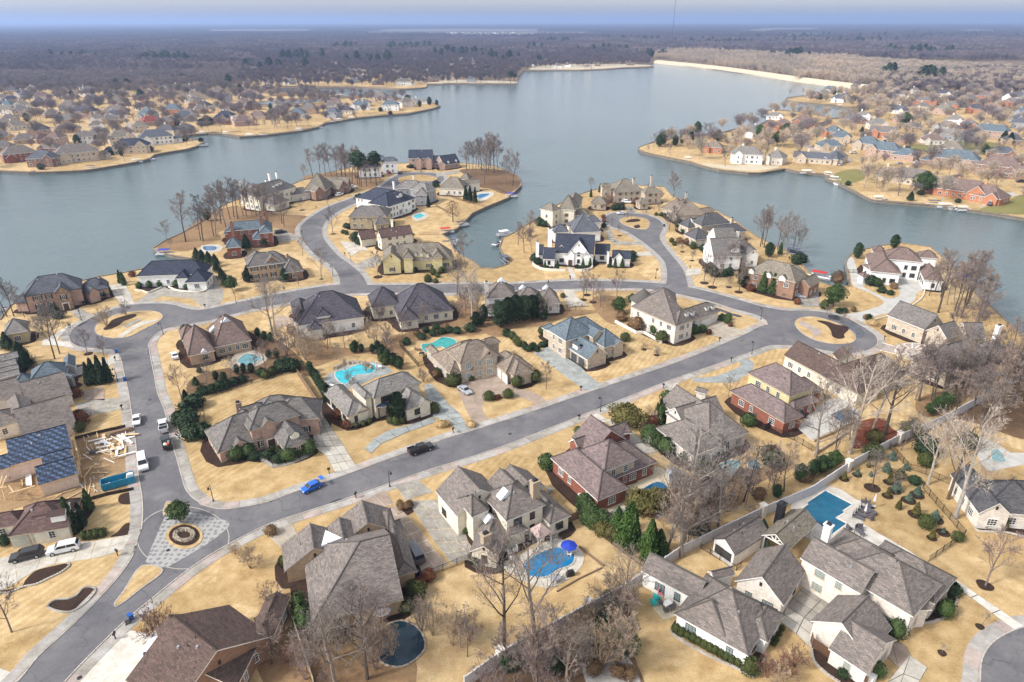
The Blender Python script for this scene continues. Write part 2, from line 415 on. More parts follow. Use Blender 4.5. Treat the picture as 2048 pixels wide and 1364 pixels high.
# plants
leaf_mat('leaf_dark', (.022, .042, .016)); leaf_mat('leaf_mid', (.045, .075, .022)); leaf_mat('leaf_box', (.05, .062, .016)); leaf_mat('leaf_olive', (.095, .085, .025)); leaf_mat('leaf_blue', (.09, .13, .10))
leaf_mat('leaf_bright', (.045, .088, .018)); leaf_mat('leaf_red', (.13, .05, .025)); leaf_mat('leaf_brown', (.16, .10, .055)); leaf_mat('leaf_straw', (.42, .30, .16)); leaf_mat('leaf_pine', (.03, .055, .022))
bark_mat('bark_grey', (.20, .175, .15)); bark_mat('bark_dark', (.10, .08, .065)); bark_mat('twig_grey', (.215, .185, .16)); bark_mat('twig_pale', (.34, .31, .27)); bark_mat('twig_brown', (.235, .195, .17)); bark_mat('bark_pale', (.34, .31, .265)); bark_mat('bark_lilac', (.20, .155, .145)); bark_mat('bark_red', (.20, .11, .085)); bark_mat('bark_tan', (.33, .265, .19))
# roofing underlayment with a wavy printed pattern
t = NT('underlay', .5, .4); uv = t.coord('uv'); w = t.n('ShaderNodeTexWave'); w.wave_type = 'BANDS'; w.bands_direction = 'DIAGONAL'
w.inputs['Scale'].default_value = .42; w.inputs['Distortion'].default_value = 2.2; w.inputs['Detail'].default_value = 1; w.inputs['Detail Scale'].default_value = 1.6; t.l(uv, w.inputs['Vector'])
br = t.n('ShaderNodeTexBrick'); t.l(uv, br.inputs['Vector']); br.inputs['Scale'].default_value = 1; br.inputs['Brick Width'].default_value = 1.1; br.inputs['Row Height'].default_value = .85; br.inputs['Mortar Size'].default_value = .16; br.inputs['Mortar Smooth'].default_value = .6
br.inputs['Color1'].default_value = (.035, .055, .10, 1); br.inputs['Color2'].default_value = (.055, .085, .14, 1); br.inputs['Mortar'].default_value = (.015, .022, .045, 1)
t.col(t.mix(1.0, br.outputs['Color'], t.ramp(w.outputs['Color'], [(.3, (.6,) * 3), (.75, (1.7,) * 3)]), 'MULTIPLY'))
# ---------------- land, lake, roads ----------------
def W(x, y, z=0): return Vector((x, y, z))
crop('p')
near_land = zpts([0,345*0+640, 20,612, 60,590, 120,572, 200,553, 262,543, 300,535, 370,524, 381,517, 345,511, 320,505, 306,497, 329,482, 362,467, 405,443, 430,421, 454,407, 476,399,
    530,388, 560,380, 600,362, 650,348, 700,335, 740,322, 796,327, 860,324, 922,326, 990,332, 1036,352, 1043,370, 1032,381, 1016,396, 972,414, 944,427, 928,445, 913,458, 884,469, 900,480, 907,498,
    925,512, 953,527, 962,536, 988,537, 1018,528, 1010,516, 999,495, 1005,476, 1028,466, 1040,456, 1052,450, 1069,441, 1079,432, 1110,412, 1150,392, 1184,381, 1204,377, 1260,370, 1329,374, 1344,392, 1375,402, 1414,412, 1435,423,
    1471,442, 1499,463, 1519,476, 1550,492, 1574,502, 1592,518, 1611,537, 1633,561, 1655,570, 1699,573, 1697,559, 1691,528, 1693,519, 1704,507, 1724,500, 1760,492, 1800,486, 1860,494, 1893,520, 1919,552,
    1937,572, 1959,594, 1985,616, 2012,642, 2036,664, 2075,692])
near_land = [W(-230, 225)] + near_land + [W(220, 150), W(220, -40), W(-230, -40)]
far_shore = zpts([-60,346, 0,342, 57,345, 110,344, 171,341, 198,337, 264,326, 299,318, 308,310, 340,304, 373,299, 409,287, 404,280, 379,278, 373,271, 415,267, 444,268, 480,274, 537,270, 595,263, 639,254, 649,247, 715,236, 766,231,
    815,228, 864,218, 881,212, 871,206, 851,203, 803,197, 740,191, 690,192, 645,195, 600,184, 560,180, 545,176, 600,176, 700,175, 760,177, 800,179, 830,177, 851,175, 856,172, 850,169, 900,168, 1035,168, 1037,153, 1045,142,
    1110,141, 1158,141, 1206,139, 1250,136, 1308,134, 1300,128, 1309,125, 1410,136, 1519,151, 1629,167, 1725,178, 1660,185, 1606,191, 1575,195, 1570,200, 1627,208, 1669,212, 1698,218, 1705,226, 1698,234, 1668,236, 1627,228,
    1570,220, 1531,220, 1532,227, 1541,238, 1511,253, 1476,256, 1459,261, 1430,268, 1380,271, 1310,283, 1290,290, 1276,296, 1283,304, 1333,315, 1383,325, 1400,331, 1438,340, 1497,346, 1522,346, 1570,338, 1597,344, 1648,349,
    1665,357, 1650,356, 1688,372, 1715,386, 1743,400, 1789,405, 1856,410, 1937,420, 1986,427, 2048,437, 2120,446])
far_land = [W(-700, 330), W(-420, 345)] + far_shore + [W(330, 270), W(600, 200), W(30000, 200), W(45000, 48000), W(-45000, 48000), W(-30000, 330)]
for n_, pts in (('ground', near_land),):
    sheet(n_, pts, 0.0, MAT['dormant_lawn'], skirt=3.0, m2=MAT['seawall'])
far_mb_pts = far_land
sheet('far_ground', far_mb_pts, 0.0, MAT['far_ground'], skirt=3.0, m2=MAT['seawall'])
sheet('lake_water', [W(-1500, -100), W(1500, -100), W(1800, 2600), W(-1500, 2600)], -1.1, MAT['lake_water'])
# thin seawall kerb along the shores near the viewer
def rib(mb, pts, w, h, z0=0.0, m=0, closed=False, skip=None):
    n = len(pts)
    for i in range(n if closed else n - 1):
        a, b = Vector(pts[i]), Vector(pts[(i + 1) % n]); a.z = b.z = 0
        if skip and (skip(a) or skip(b)): continue
        d = b - a
        if d.length < .02: continue
        c = (a + b) / 2
        mb.box((c.x, c.y, z0 + h / 2), (d.length + w * .3, w, h), math.atan2(d.y, d.x), m)
mb = MB(); rib(mb, near_land[1:-3], .5, .35, -.05); so = obj('seawall_cap', mb.build('seawall_cap', MAT['seawall'])); tag(so, kind='structure')
mb = MB(); rib(mb, far_shore, .6, .35, -.05, skip=lambda q: q.y > 900); tag(obj('seawall_cap', mb.build('seawall_cap', MAT['seawall'])), kind='structure')

# woodland floor and other ground patches
def patch(name, crp, pts, m, z=.004, sm=True, kind='structure', parent=None):
    crop(crp); w = zpts(pts)
    if sm: w = smooth(w, 4)
    return sheet(name, w, z, MAT[m], kind, parent=parent)
patch('woodland_floor', 'R', [60,985, 300,830, 560,660, 760,600, 1000,640, 1250,680, 1420,690, 1380,770, 1340,860, 1150,800, 900,790, 640,830, 640,900, 480,960, 330,1010, 180,1000], 'leaf_litter')
patch('woodland_floor', 'R', [1380,340, 1560,300, 1819,290, 1819,340, 1500,360], 'leaf_litter', .008)
patch('woodland_floor', 'S', [0,300, 250,290, 380,340, 400,400, 330,440, 180,450, 60,420, 0,390], 'leaf_litter', .010)
patch('woodland_floor', 'S', [1090,270, 1250,260, 1450,270, 1620,330, 1640,400, 1590,455, 1500,490, 1350,440, 1270,430, 1200,350], 'wood_floor')
patch('woodland_floor', 'B', [470,760, 700,820, 1000,1060, 1080,1130, 1000,1150, 850,1110, 500,1180, 0,1330, -120,1290, -60,1160, 200,1080, 420,1060, 560,960], 'wood_floor')
patch('woodland_floor', 'B', [900,820, 1200,880, 1560,880, 1819,760, 1819,1080, 1640,960, 1400,950, 1180,1020, 1040,1060], 'leaf_litter', .010)
patch('woodland_floor', 'C', [-20,800, 200,690, 440,560, 560,430, 760,540, 860,640, 840,740, 720,770, 450,790, 250,800, 60,860], 'leaf_litter', .012)
patch('woodland_floor', 'C', [780,760, 850,620, 1300,580, 1500,540, 1819,560, 1500,620, 1300,690, 1010,720, 940,790], 'leaf_litter', .014)
patch('woodland_floor', 'D', [-60,430, 140,420, 230,560, 240,640, 130,680, 0,600], 'leaf_litter')
patch('woodland_floor', 'Q', [600,640, 900,500, 1200,400, 1500,240, 1900,60, 2000,600, 1819,620, 1400,480, 1180,440, 900,600, 660,690], 'wood_floor', .005)
patch('woodland_floor', 'Q', [330,470, 560,430, 640,520, 700,560, 500,660, 300,700, 290,560], 'red_mulch', .018)
patch('woodland_floor', 'h', [-300,1100, 0,860, 400,640, 830,420, 1150,250, 1300,290, 1370,470, 1385,800, 1480,1044, 1480,1200, -300,1300], 'wood_floor', .005)
patch('gravel_bed', 'h', [860,790, 1040,720, 1170,690, 1290,760, 1370,880, 1440,1044, 1440,1100, 920,1100], 'gravel_white', .03)
patch('woodland_floor', 'M', [560,900, 780,880, 1100,900, 1280,870, 1150,1000, 1000,1060, 900,1250, 500,1364, 150,1364, 100,1250, 330,1080], 'leaf_litter', .005)
patch('woodland_floor', 'W', [500,900, 900,860, 1400,900, 1900,1000, 1900,1500, 700,1500], 'leaf_litter', .005)
patch('bare_ground', 'F', [0,1130, 0,860, 330,760, 720,820, 740,600, 680,440, 900,380, 1150,340, 1200,470, 1210,700, 1220,890, 980,950, 760,1010, 440,1000, 200,1060], 'bare_dirt', .006, False)
patch('grass_verge', 'b', [750,620, 1000,600, 1400,560, 1760,590, 1740,700, 1400,710, 1100,690, 850,650], 'green_grass', .06)
patch('grass_verge', 'b', [1819,1180, 2011,1110, 2200,1200, 2011,1310, 1700,1290, 1560,1270], 'green_grass', .06)
patch('grass_verge', 'b', [90,900, 300,850, 420,860, 380,960, 200,1000, 110,960], 'green_grass', .06)

ROADS = {}
def road(name, pts, z, sm=4):
    w = ccw(smooth(pts, sm)); ROADS[name] = w
    sheet('road', w, z, MAT['asphalt'])
crop('p')
road('main', zpts([-160,1510, -80,1450, 36,1364, 78,1313, 133,1263, 181,1216, 226,1168, 252,1135, 268,1109, 284,1060, 320,1025, 372,1002, 400,1010, 440,1019, 490,1014, 540,1003, 604,979, 672,957, 773,920, 894,877, 950,860, 1050,828, 1200,777, 1367,720, 1486,671,
    1532,650, 1580,650, 1620,672, 1600,690, 1543,691, 1508,702, 1420,733, 1336,762, 1160,832, 984,900, 850,942, 773,969, 672,1004, 540,1047, 505,1063, 437,1099, 400,1122, 356,1154, 309,1192, 249,1242, 190,1299, 128,1364, 60,1450, -20,1530]), .030)
road('north', zpts([300,1095, 270,1105, 276,1087, 285,1054, 286,1000, 277,945, 273,890, 264,824, 257,780, 248,742, 240,712, 225,700, 191,697, 158,693, 141,682, 141,667, 154,652, 187,634, 220,621, 264,610, 308,607, 343,609, 374,617, 400,620, 473,606, 554,589, 620,577,
    680,569, 735,570, 800,570, 921,568, 1020,568, 1139,562, 1200,562, 1310,566, 1376,574, 1420,584, 1475,599, 1530,614, 1574,621, 1600,621, 1644,624, 1688,634, 1723,652, 1750,671, 1754,687, 1743,697, 1723,704, 1688,707, 1644,700, 1600,692, 1560,688,
    1536,668, 1536,650, 1528,638, 1508,629, 1464,617, 1431,606, 1382,594, 1299,579, 1200,577, 1121,579, 1000,582, 877,587, 800,586, 697,588, 620,597, 554,610, 488,623, 440,636, 400,645, 374,650, 330,658, 308,672, 297,687, 298,702, 308,753, 314,786, 328,820,
    339,872, 352,916, 363,956, 371,980, 384,996, 400,1010, 380,1050]), .034)
road('west_island', zpts([684,582, 680,559, 672,542, 652,524, 630,509, 612,489, 601,469, 603,452, 623,434, 661,412, 700,398, 722,388, 750,380, 768,368, 785,356, 805,347, 838,345, 873,347, 888,355, 880,366, 850,373, 812,373, 780,381, 740,396, 700,411, 674,425, 656,438, 645,456, 645,471,
    656,489, 678,513, 702,530, 720,546, 731,562, 733,582]), .038)
road('east_island', zpts([1334,576, 1334,560, 1334,541, 1328,522, 1300,495, 1277,478, 1252,463, 1223,453, 1211,445, 1209,437, 1217,430, 1232,426, 1271,427, 1296,431, 1319,441, 1326,454, 1319,474, 1325,487, 1342,509, 1361,532, 1369,547, 1370,582]), .042)
crop('O')
road('court', zpts([1285,1500, 1285,1364, 1300,1200, 1370,1090, 1500,1010, 1620,975, 1900,1000, 2000,1500]), .030)
crop('p')
def in_roads(pt, but=None, grow=0):
    return any(k != but and pip(pt.x, pt.y, r) for k, r in ROADS.items())
for i, (k, r) in enumerate(ROADS.items()):
    sheet('pavement', outset(r, 2.3), .012 + i * .0035, MAT['walk_pink'])
# kerb ring: gutter strip and kerb stone, broken where another road joins
for k, r in ROADS.items():
    mb = MB()
    a, b, c = outset(r, .12), outset(r, .55), outset(r, .0)
    n = min(len(a), len(b))
    rib(mb, a, .22, .10, .01, 0, True, lambda q: in_roads(q, k))
    tag(obj('kerb', mb.build('kerb', MAT['kerb'])), kind='structure')
# the pavement beside the roads is cast in separate slabs
pav = [o for o in SC.objects if o.name.startswith('pavement')]
cand = []
for (k, r), po in zip(ROADS.items(), pav):
    a, b = outset(r, .35), outset(r, 2.2)
    m = min(len(a), len(b)); acc = 0; st = 0
    # resample both edges by walking the inner one
    for i in range(m - 1):
        acc += (a[i + 1] - a[i]).length
        if acc >= 2.7 or i == m - 2:
            j = i + 1
            q = [a[st], a[j], b[j], b[st]]
            c = (q[0] + q[2]) / 2
            X, Y = proj((c.x, c.y, 0)) if c.y > 5 else (9999, 9999)
            if acc < 9 and -40 < X < 2090 and Y < 1400 and not in_roads(c, k) and not any(in_roads(v, k) for v in q):
                nn = max(1, int(round(acc / 3.2)))
                for s in range(nn):
                    t0, t1 = (s + .012) / nn, (s + .988) / nn
                    cand.append((c.length, po, [q[0].lerp(q[1], t0), q[0].lerp(q[1], t1), q[3].lerp(q[2], t1), q[3].lerp(q[2], t0)]))
            acc = 0; st = j
cand.sort(key=lambda t: t[0])
sm_ = [MAT['gutter_concrete'], MAT['walk_pink'], MAT['gutter_concrete'], MAT['concrete_dark']]
for i_, (d_, po, q) in enumerate(cand[:300]):
    q = ccw(q); v = [W(p.x, p.y, .056 + .00005 * i_) for p in q] + [W(p.x, p.y, .02) for p in q]
    obj('slab', mesh('slab', v, [[0, 1, 2, 3]] + [[(i + 1) % 4, i, 4 + i, 4 + (i + 1) % 4] for i in range(4)], sm_[random.randrange(4)]), po)
if cand[300:]:
    mb = MB()
    for i_, (d_, po, q) in enumerate(cand[300:]):
        q = ccw(q); mb.add([W(p.x, p.y, .0722 + .00002 * i_ % .004) for p in q] + [W(p.x, p.y, .02) for p in q], [[0, 1, 2, 3]] + [[(i + 1) % 4, i, 4 + i, 4 + (i + 1) % 4] for i in range(4)])
    tag(obj('slab', mb.build('slab', MAT['gutter_concrete']), pav[0]), kind='stuff')

# traffic islands
def island(crp, pts, beds=(), z=.13):
    crop(crp); w = ccw(smooth(zpts(pts), 4))
    o = sheet('traffic_island', w, z, MAT['dormant_lawn'], skirt=.12, m2=MAT['kerb'])
    mb = MB(); rib(mb, outset(w, .12), .22, .12, .03, 0, True); obj('kerb', mb.build('kerb', MAT['kerb']), o)
    for i, (bc, bp, bm) in enumerate(beds):
        crop(bc); sheet('mulch_bed', smooth(zpts(bp), 4), z + .02 + .01 * i, MAT[bm], parent=o)
    crop('p')
island('A', [870,740, 880,690, 950,630, 1080,585, 1250,560, 1400,560, 1470,592, 1460,635, 1300,725, 1150,795, 1000,798, 900,770], [('A', [940,720, 980,690, 1020,640, 1100,610, 1220,585, 1245,600, 1200,625, 1130,650, 1080,690, 1000,725, 960,732], 'mulch')])
island('p', [1591,645, 1600,637, 1625,634, 1660,642, 1690,655, 1707,668, 1710,679, 1700,686, 1670,688, 1640,683, 1615,673, 1596,658], [('E', [150,645, 230,650, 330,680, 430,700, 440,730, 400,770, 405,800, 350,812, 300,795, 280,740, 240,690], 'mulch')])
island('p', [798,357, 815,352, 840,350, 862,352, 874,357, 866,362, 840,363, 815,363, 803,366], [])
island('T', [990,575, 1030,550, 1120,540, 1230,555, 1290,590, 1290,630, 1260,668, 1190,670, 1110,650, 1020,615], [('T', [1050,600, 1090,570, 1180,565, 1200,585, 1120,598], 'mulch'), ('T', [1130,640, 1180,625, 1200,650, 1160,662], 'mulch')])
island('K', [1200,392, 1365,430, 1180,580, 1040,690, 985,722, 972,710, 1050,600], [])
island('F', [1525,1018, 1595,1085, 1500,1140], [])
# footpaths on the islands and wet stains on the road
patch('footpath', 'A', [1060,800, 1140,740, 1240,680, 1300,650, 1400,640, 1465,635, 1400,655, 1300,690, 1200,740, 1120,798], 'concrete', .19, False)
patch('footpath', 'A', [1130,700, 1200,660, 1270,630, 1285,640, 1210,680, 1150,712], 'concrete_blue', .2, False)
patch('footpath', 'E', [0,650, 40,660, 120,700, 185,730, 185,765, 140,795, 110,810, 120,770, 60,710, 0,680], 'walk_pink', .19)
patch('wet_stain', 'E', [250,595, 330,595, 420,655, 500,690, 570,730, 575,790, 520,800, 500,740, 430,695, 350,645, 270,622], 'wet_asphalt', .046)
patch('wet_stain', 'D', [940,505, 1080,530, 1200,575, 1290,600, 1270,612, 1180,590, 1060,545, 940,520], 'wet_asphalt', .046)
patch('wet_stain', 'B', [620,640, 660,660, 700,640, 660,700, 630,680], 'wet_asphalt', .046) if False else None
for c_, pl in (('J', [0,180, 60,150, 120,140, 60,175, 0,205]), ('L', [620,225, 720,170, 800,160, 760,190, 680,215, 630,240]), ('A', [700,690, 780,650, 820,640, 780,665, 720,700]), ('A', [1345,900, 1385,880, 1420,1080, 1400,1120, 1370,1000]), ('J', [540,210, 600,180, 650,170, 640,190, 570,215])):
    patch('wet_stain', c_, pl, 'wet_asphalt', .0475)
# roundabout
crop('p')
cc = P(366, 1076); ex = (P(459, 1076) - cc).length; ringp = []
for i in range(64):
    t = 2 * math.pi * i / 64; ringp.append(P(366 + 93 * math.cos(t), 1076 + 63 * math.sin(t)))
mb = MB(); n = 64
inner = [cc + (p - cc) * .98 for p in ringp]
mb.add([W(p.x, p.y, .0465) for p in ringp] + [W(p.x, p.y, .0465) for p in inner], [[i, (i + 1) % n, n + (i + 1) % n, n + i] for i in range(n)])
tag(obj('road_band', mb.build('road_band', MAT['kerb'])), kind='structure')
sheet('paver_apron', zpts([330,1033, 345,1026, 362,1022, 400,1028, 458,1043, 459,1052, 440,1070, 412,1090, 372,1114, 333,1136, 308,1133, 291,1124, 305,1090, 318,1060]), .052, MAT['cross_paver'])
def ell(cx, cy, rx, ry, n=24, rot=0): 
    return [P(cx + rx * math.cos(2 * math.pi * i / n) * math.cos(rot) - ry * math.sin(2 * math.pi * i / n) * math.sin(rot), cy + rx * math.cos(2 * math.pi * i / n) * math.sin(rot) + ry * math.sin(2 * math.pi * i / n) * math.cos(rot)) for i in range(n)]
ro = sheet('roundabout_island', ell(369, 1073, 37, 26), .16, MAT['dormant_lawn'], skirt=.12, m2=MAT['kerb'])
sheet('mulch_bed', ell(369, 1072, 31, 21), .19, MAT['mulch'], parent=ro)
for i in range(26):
    t = 2 * math.pi * i / 26; q = P(369 + 18 * math.cos(t), 1072 + 11 * math.sin(t))
    mbr = MB(); mbr.box((0, 0, .2), (.9, .6, .45), random.random() * 3, 0, .7); obj('rock', mbr.build('rock', MAT['rock']), ro, (q.x, q.y, .15))

# ---------------- driveways: strips cast in slabs ----------------
def slabs(crp, m, pairs, nv=2, joint='joint_dark', name='driveway', z=.03, step=3.4):
    crop(crp)
    L = [P(pairs[i], pairs[i + 1]) for i in range(0, len(pairs), 4)]; Rr = [P(pairs[i + 2], pairs[i + 3]) for i in range(0, len(pairs), 4)]
    n = len(L)
    z += .0017
    base = sheet(name, L + Rr[::-1], z, MAT[joint])
    for i in range(n - 1):
        ln = ((L[i] + Rr[i]) / 2 - (L[i + 1] + Rr[i + 1]) / 2).length
        k = max(1, int(round(ln / step)))
        for a in range(k):
            for b in range(nv):
                t0, t1 = a / k, (a + 1) / k; s0, s1 = b / nv, (b + 1) / nv
                def at(t, s):
                    return L[i].lerp(L[i + 1], t).lerp(Rr[i].lerp(Rr[i + 1], t), s)
                q = [at(t0, s0), at(t1, s0), at(t1, s1), at(t0, s1)]
                c = (q[0] + q[1] + q[2] + q[3]) / 4
                q = [c + (p - c) * (1 - .09 / max((p - c).length, .3)) for p in q]
                q = ccw(q); v = [W(p.x - c.x, p.y - c.y, .045) for p in q] + [W(p.x - c.x, p.y - c.y, -.01) for p in q]
                obj('slab', mesh('slab', v, [[0, 1, 2, 3]] + [[(i2 + 1) % 4, i2, 4 + i2, 4 + (i2 + 1) % 4] for i2 in range(4)], MAT[m]), base, (c.x, c.y, z))
    crop('p'); return base
def paved(crp, m, pts, name='driveway', z=.03, sm=False):
    crop(crp); w = zpts(pts)
    if sm: w = smooth(w, 3)
    o = sheet(name, w, z + .0023, MAT[m], skirt=.05, m2=MAT[m]); crop('p'); return o
slabs('J', 'concrete_dark', [1130,50,1340,-5, 1235,190,1480,110], 3, 'joint_light', z=.05)
slabs('J', 'concrete_dark', [1235,190,1600,180, 1350,340,1740,330, 1500,570,1800,560, 1660,770,1900,690], 3, 'joint_light', z=.05)
slabs('J', 'brown_paving', [850,190,1040,95, 960,260,1130,215], 2, 'white_border')
slabs('J', 'brown_paving', [1020,270,1150,230, 1080,345,1215,290, 1190,530,1370,455, 1310,700,1500,640, 1400,870,1630,775], 2, 'white_border')
slabs('J', 'aggregate', [-20,500,200,385, 95,610,245,490], 2, 'white_border')
slabs('G', 'concrete_dark', [1310,400,1420,370, 1340,560,1540,560, 1370,740,1650,720, 1390,880,1750,860], 3, z=.03)
slabs('G', 'concrete', [1390,880,1750,860, 1530,980,1800,960, 1640,1190,1900,1110], 3, z=.034)
slabs('G', 'concrete_dark', [1380,900,1390,960, 1200,1000,1220,1040, 1040,1060,1060,1100, 880,1080,890,1130, 800,1020,760,1060, 780,980,690,990, 800,930,670,950], 1, name='front_path', z=.04)
slabs('H', 'concrete_blue', [1190,730,1290,710, 1230,850,1380,820, 1290,990,1490,950, 1310,1110,1620,1060], 2)
slabs('H', 'concrete_blue', [1310,1110,1620,1060, 1540,1220,1700,1180, 1620,1310,1770,1255], 2, z=.034)
slabs('H', 'concrete_blue', [1310,1110,1345,1175, 1160,1170,1190,1235, 980,1225,1025,1290, 770,1280,860,1360, 590,1380,680,1440, 480,1500,560,1560], 1, z=.038)
paved('p', 'brown_paving', [915,772, 945,757, 990,745, 1030,775, 1062,783, 1092,803, 1075,813, 1058,800, 1020,793, 985,797, 965,808, 970,830, 985,846, 958,856, 938,830, 922,795], sm=True)
slabs('C', 'concrete_blue', [1215,940,1340,880, 1330,1020,1500,970, 1450,1110,1640,1060, 1560,1190,1720,1140, 1690,1285,1840,1235], 3, 'joint_light')
slabs('K', 'concrete', [1110,120,1045,245, 950,150,900,300, 810,175,760,330, 680,190,620,350, 520,215,470,370, 370,250,310,420, 120,300,150,520, -60,330,-60,640], 2, 'joint_light')
paved('K', 'concrete_white', [1095,930, 1300,965, 1180,1160, 1330,1180, 1440,1300, 1430,1450, 560,1450, 700,1300, 860,1130])
paved('K', 'concrete_white', [-60,1225, 100,1285, -60,1420])
slabs('F', 'concrete_dark', [700,240,690,130, 850,225,830,90, 1000,200,970,80, 1135,170,1115,70], 2, 'joint_light')
slabs('g', 'brown_paving', [1260,1370,1260,1230, 1420,1370,1420,1190, 1590,1370,1570,1165], 1, 'joint_light')
slabs('g', 'concrete', [1140,880,1150,1000, 1300,830,1320,960, 1620,740,1640,860, 1800,660,1810,760], 1)
slabs('g', 'concrete_white', [620,540,660,440, 800,540,800,460, 1000,560,960,480, 1130,570,1050,480], 1)
paved('g', 'concrete_white', [640,480, 880,330, 1050,220, 1200,190, 1140,260, 960,340, 900,400, 820,540, 660,520], 'driveway', .036)
slabs('A', 'concrete', [985,325,1130,300, 1040,420,1190,400, 1110,505,1225,490], 2)
slabs('A', 'concrete_dark', [640,560,730,530, 740,650,860,600], 2)
paved('A', 'concrete_dark', [1220,490, 1350,390, 1480,330, 1560,365, 1700,385, 1900,385, 1980,330, 2040,360, 2020,470, 1880,560, 1750,440, 1480,418, 1400,450, 1290,490], z=.03)
slabs('B', 'concrete_dark', [10,170,110,190, 60,260,160,270, 60,380,200,370, 70,520,180,490], 2)
paved('E', 'stone_paving', [400,595, 560,560, 740,500, 755,460, 590,370, 490,330, 455,200, 415,130, 420,80, 470,60, 510,150, 560,260, 640,260, 850,240, 1030,230, 1130,300, 1130,350, 1060,400, 1040,460, 850,560, 690,600, 570,650, 500,640], z=.03, sm=True)
crop('E'); isl = smooth(zpts([570,330, 640,310, 770,320, 850,325, 905,375, 885,425, 800,440, 700,400]), 4); sheet('lawn_island', isl, .1, MAT['dormant_lawn'], skirt=.08, m2=MAT['kerb']); crop('p')
cmp_ = paved('E', 'walk_pink', [740,845, 860,870, 900,850, 1010,845, 1120,860, 1190,900, 1170,960, 1110,1000, 1020,990, 900,940, 730,915], z=.034, sm=True)
crop('E'); mb = MB()
for rx, ry in ((155, 75), (55, 28)):
    ps = ell(1020, 922, rx, ry, 40); rib(mb, ps, .35, .05, .06, 0, True)
for i in range(12):
    t = 2 * math.pi * i / 12; a = P(1020 + 55 * math.cos(t), 922 + 28 * math.sin(t)); b = P(1020 + 152 * math.cos(t), 922 + 73 * math.sin(t)); rib(mb, [a, b], .3, .045, .06)
rib(mb, zpts([745,845, 870,880]), .3, .05, .06); rib(mb, zpts([730,915, 900,955]), .3, .05, .06)
obj('border_stone', mb.build('border_stone', MAT['white_border']), cmp_)
mb = MB(); rib(mb, smooth(zpts([1135,350, 1120,420, 1060,480, 960,540, 860,590, 740,620, 640,650]), 4, False), .3, .4, 0)
tag(obj('garden_kerb', mb.build('garden_kerb', MAT['white_border'])), kind='structure'); crop('p')
slabs('p', 'concrete_dark', [1612,1166,1572,1212, 1652,1190,1608,1236, 1694,1214,1645,1262], 3)
slabs('p', 'concrete', [1572,1212,1562,1245, 1608,1236,1592,1268, 1645,1262,1622,1297], 2, z=.034)
slabs('O', 'concrete_white', [640,378,700,388, 1070,660,1112,642, 1525,995,1590,968], 1)
slabs('O', 'brown_paving', [500,960,560,1120, 650,1070,700,1270, 745,1100,790,1180], 1)
slabs('O', 'concrete', [690,1275,560,1450, 780,1175,690,1450, 905,1262,800,1450], 2, z=.04)
slabs('D', 'aggregate', [915,695,1090,640, 1010,775,1230,710, 1160,815,1340,745], 3, 'joint_dark', z=.04)
paved('D', 'concrete_blue', [850,1165, 1010,1155, 1130,1120, 1290,1040, 1240,1000, 1300,975, 1390,1020, 1370,1110, 1300,1150, 1230,1200, 1000,1205, 850,1195], sm=True)
slabs('D', 'concrete', [620,1225,720,1200, 560,1330,690,1290], 2)
slabs('L', 'concrete', [550,310,650,260, 640,360,760,330, 760,370,870,350, 930,500,1040,480, 1040,620,1190,590, 1200,730,1360,700], 2)
slabs('S', 'concrete', [0,920,100,1060, 100,930,180,1010, 190,940,260,1000], 2)
slabs('S', 'concrete_dark', [140,1130,200,1190, 250,1080,330,1140, 330,1050,380,1110], 2, 'joint_light')
slabs('B', 'brown_paving', [690,600,650,720, 750,590,760,700, 880,640,900,690], 2, 'joint_light')
slabs('C', 'concrete', [1490,360,1570,360, 1500,450,1620,440, 1530,520,1720,500], 2, 'joint_light')
slabs('T', 'concrete', [1100,915,1110,950, 1220,905,1240,945, 1300,900,1330,945], 1, 'joint_light')
slabs('T', 'concrete_dark', [830,650,900,680, 860,760,930,760, 900,810,980,790], 1)
slabs('T', 'concrete_dark', [930,790,920,830, 1100,800,1100,830, 1210,805,1230,835], 1)
slabs('T', 'concrete_dark', [1050,430,1130,440, 1070,500,1160,490], 1)
slabs('T', 'concrete', [440,1060,500,1070, 480,1190,540,1200], 1, name='front_path')
slabs('U', 'concrete_dark', [1130,950,1400,950, 1200,1020,1400,1040, 1240,1110,1420,1110], 2)
slabs('p', 'concrete', [1372,540,1372,552, 1388,536,1390,550, 1402,538,1402,548], 1)
slabs('S', 'concrete_dark', [870,300,880,340, 960,290,960,320, 1080,275,1090,300], 1)
slabs('R', 'concrete_dark', [1130,850,1180,930, 1240,830,1280,920, 1350,880,1360,900], 2)
slabs('b', 'concrete', [1640,1150,1560,1250, 1760,1100,1700,1180, 1900,1080,1960,1110], 2)
paved('Y', 'walk_pink', [1140,440, 1220,440, 1240,590, 1130,590], 'far_road', .05)
paved('a', 'walk_pink', [1480,450, 1560,455, 1640,560, 1800,630, 2000,680, 2048,700, 2048,740, 1900,680, 1700,630, 1560,560, 1480,500], 'far_road', .05, True)
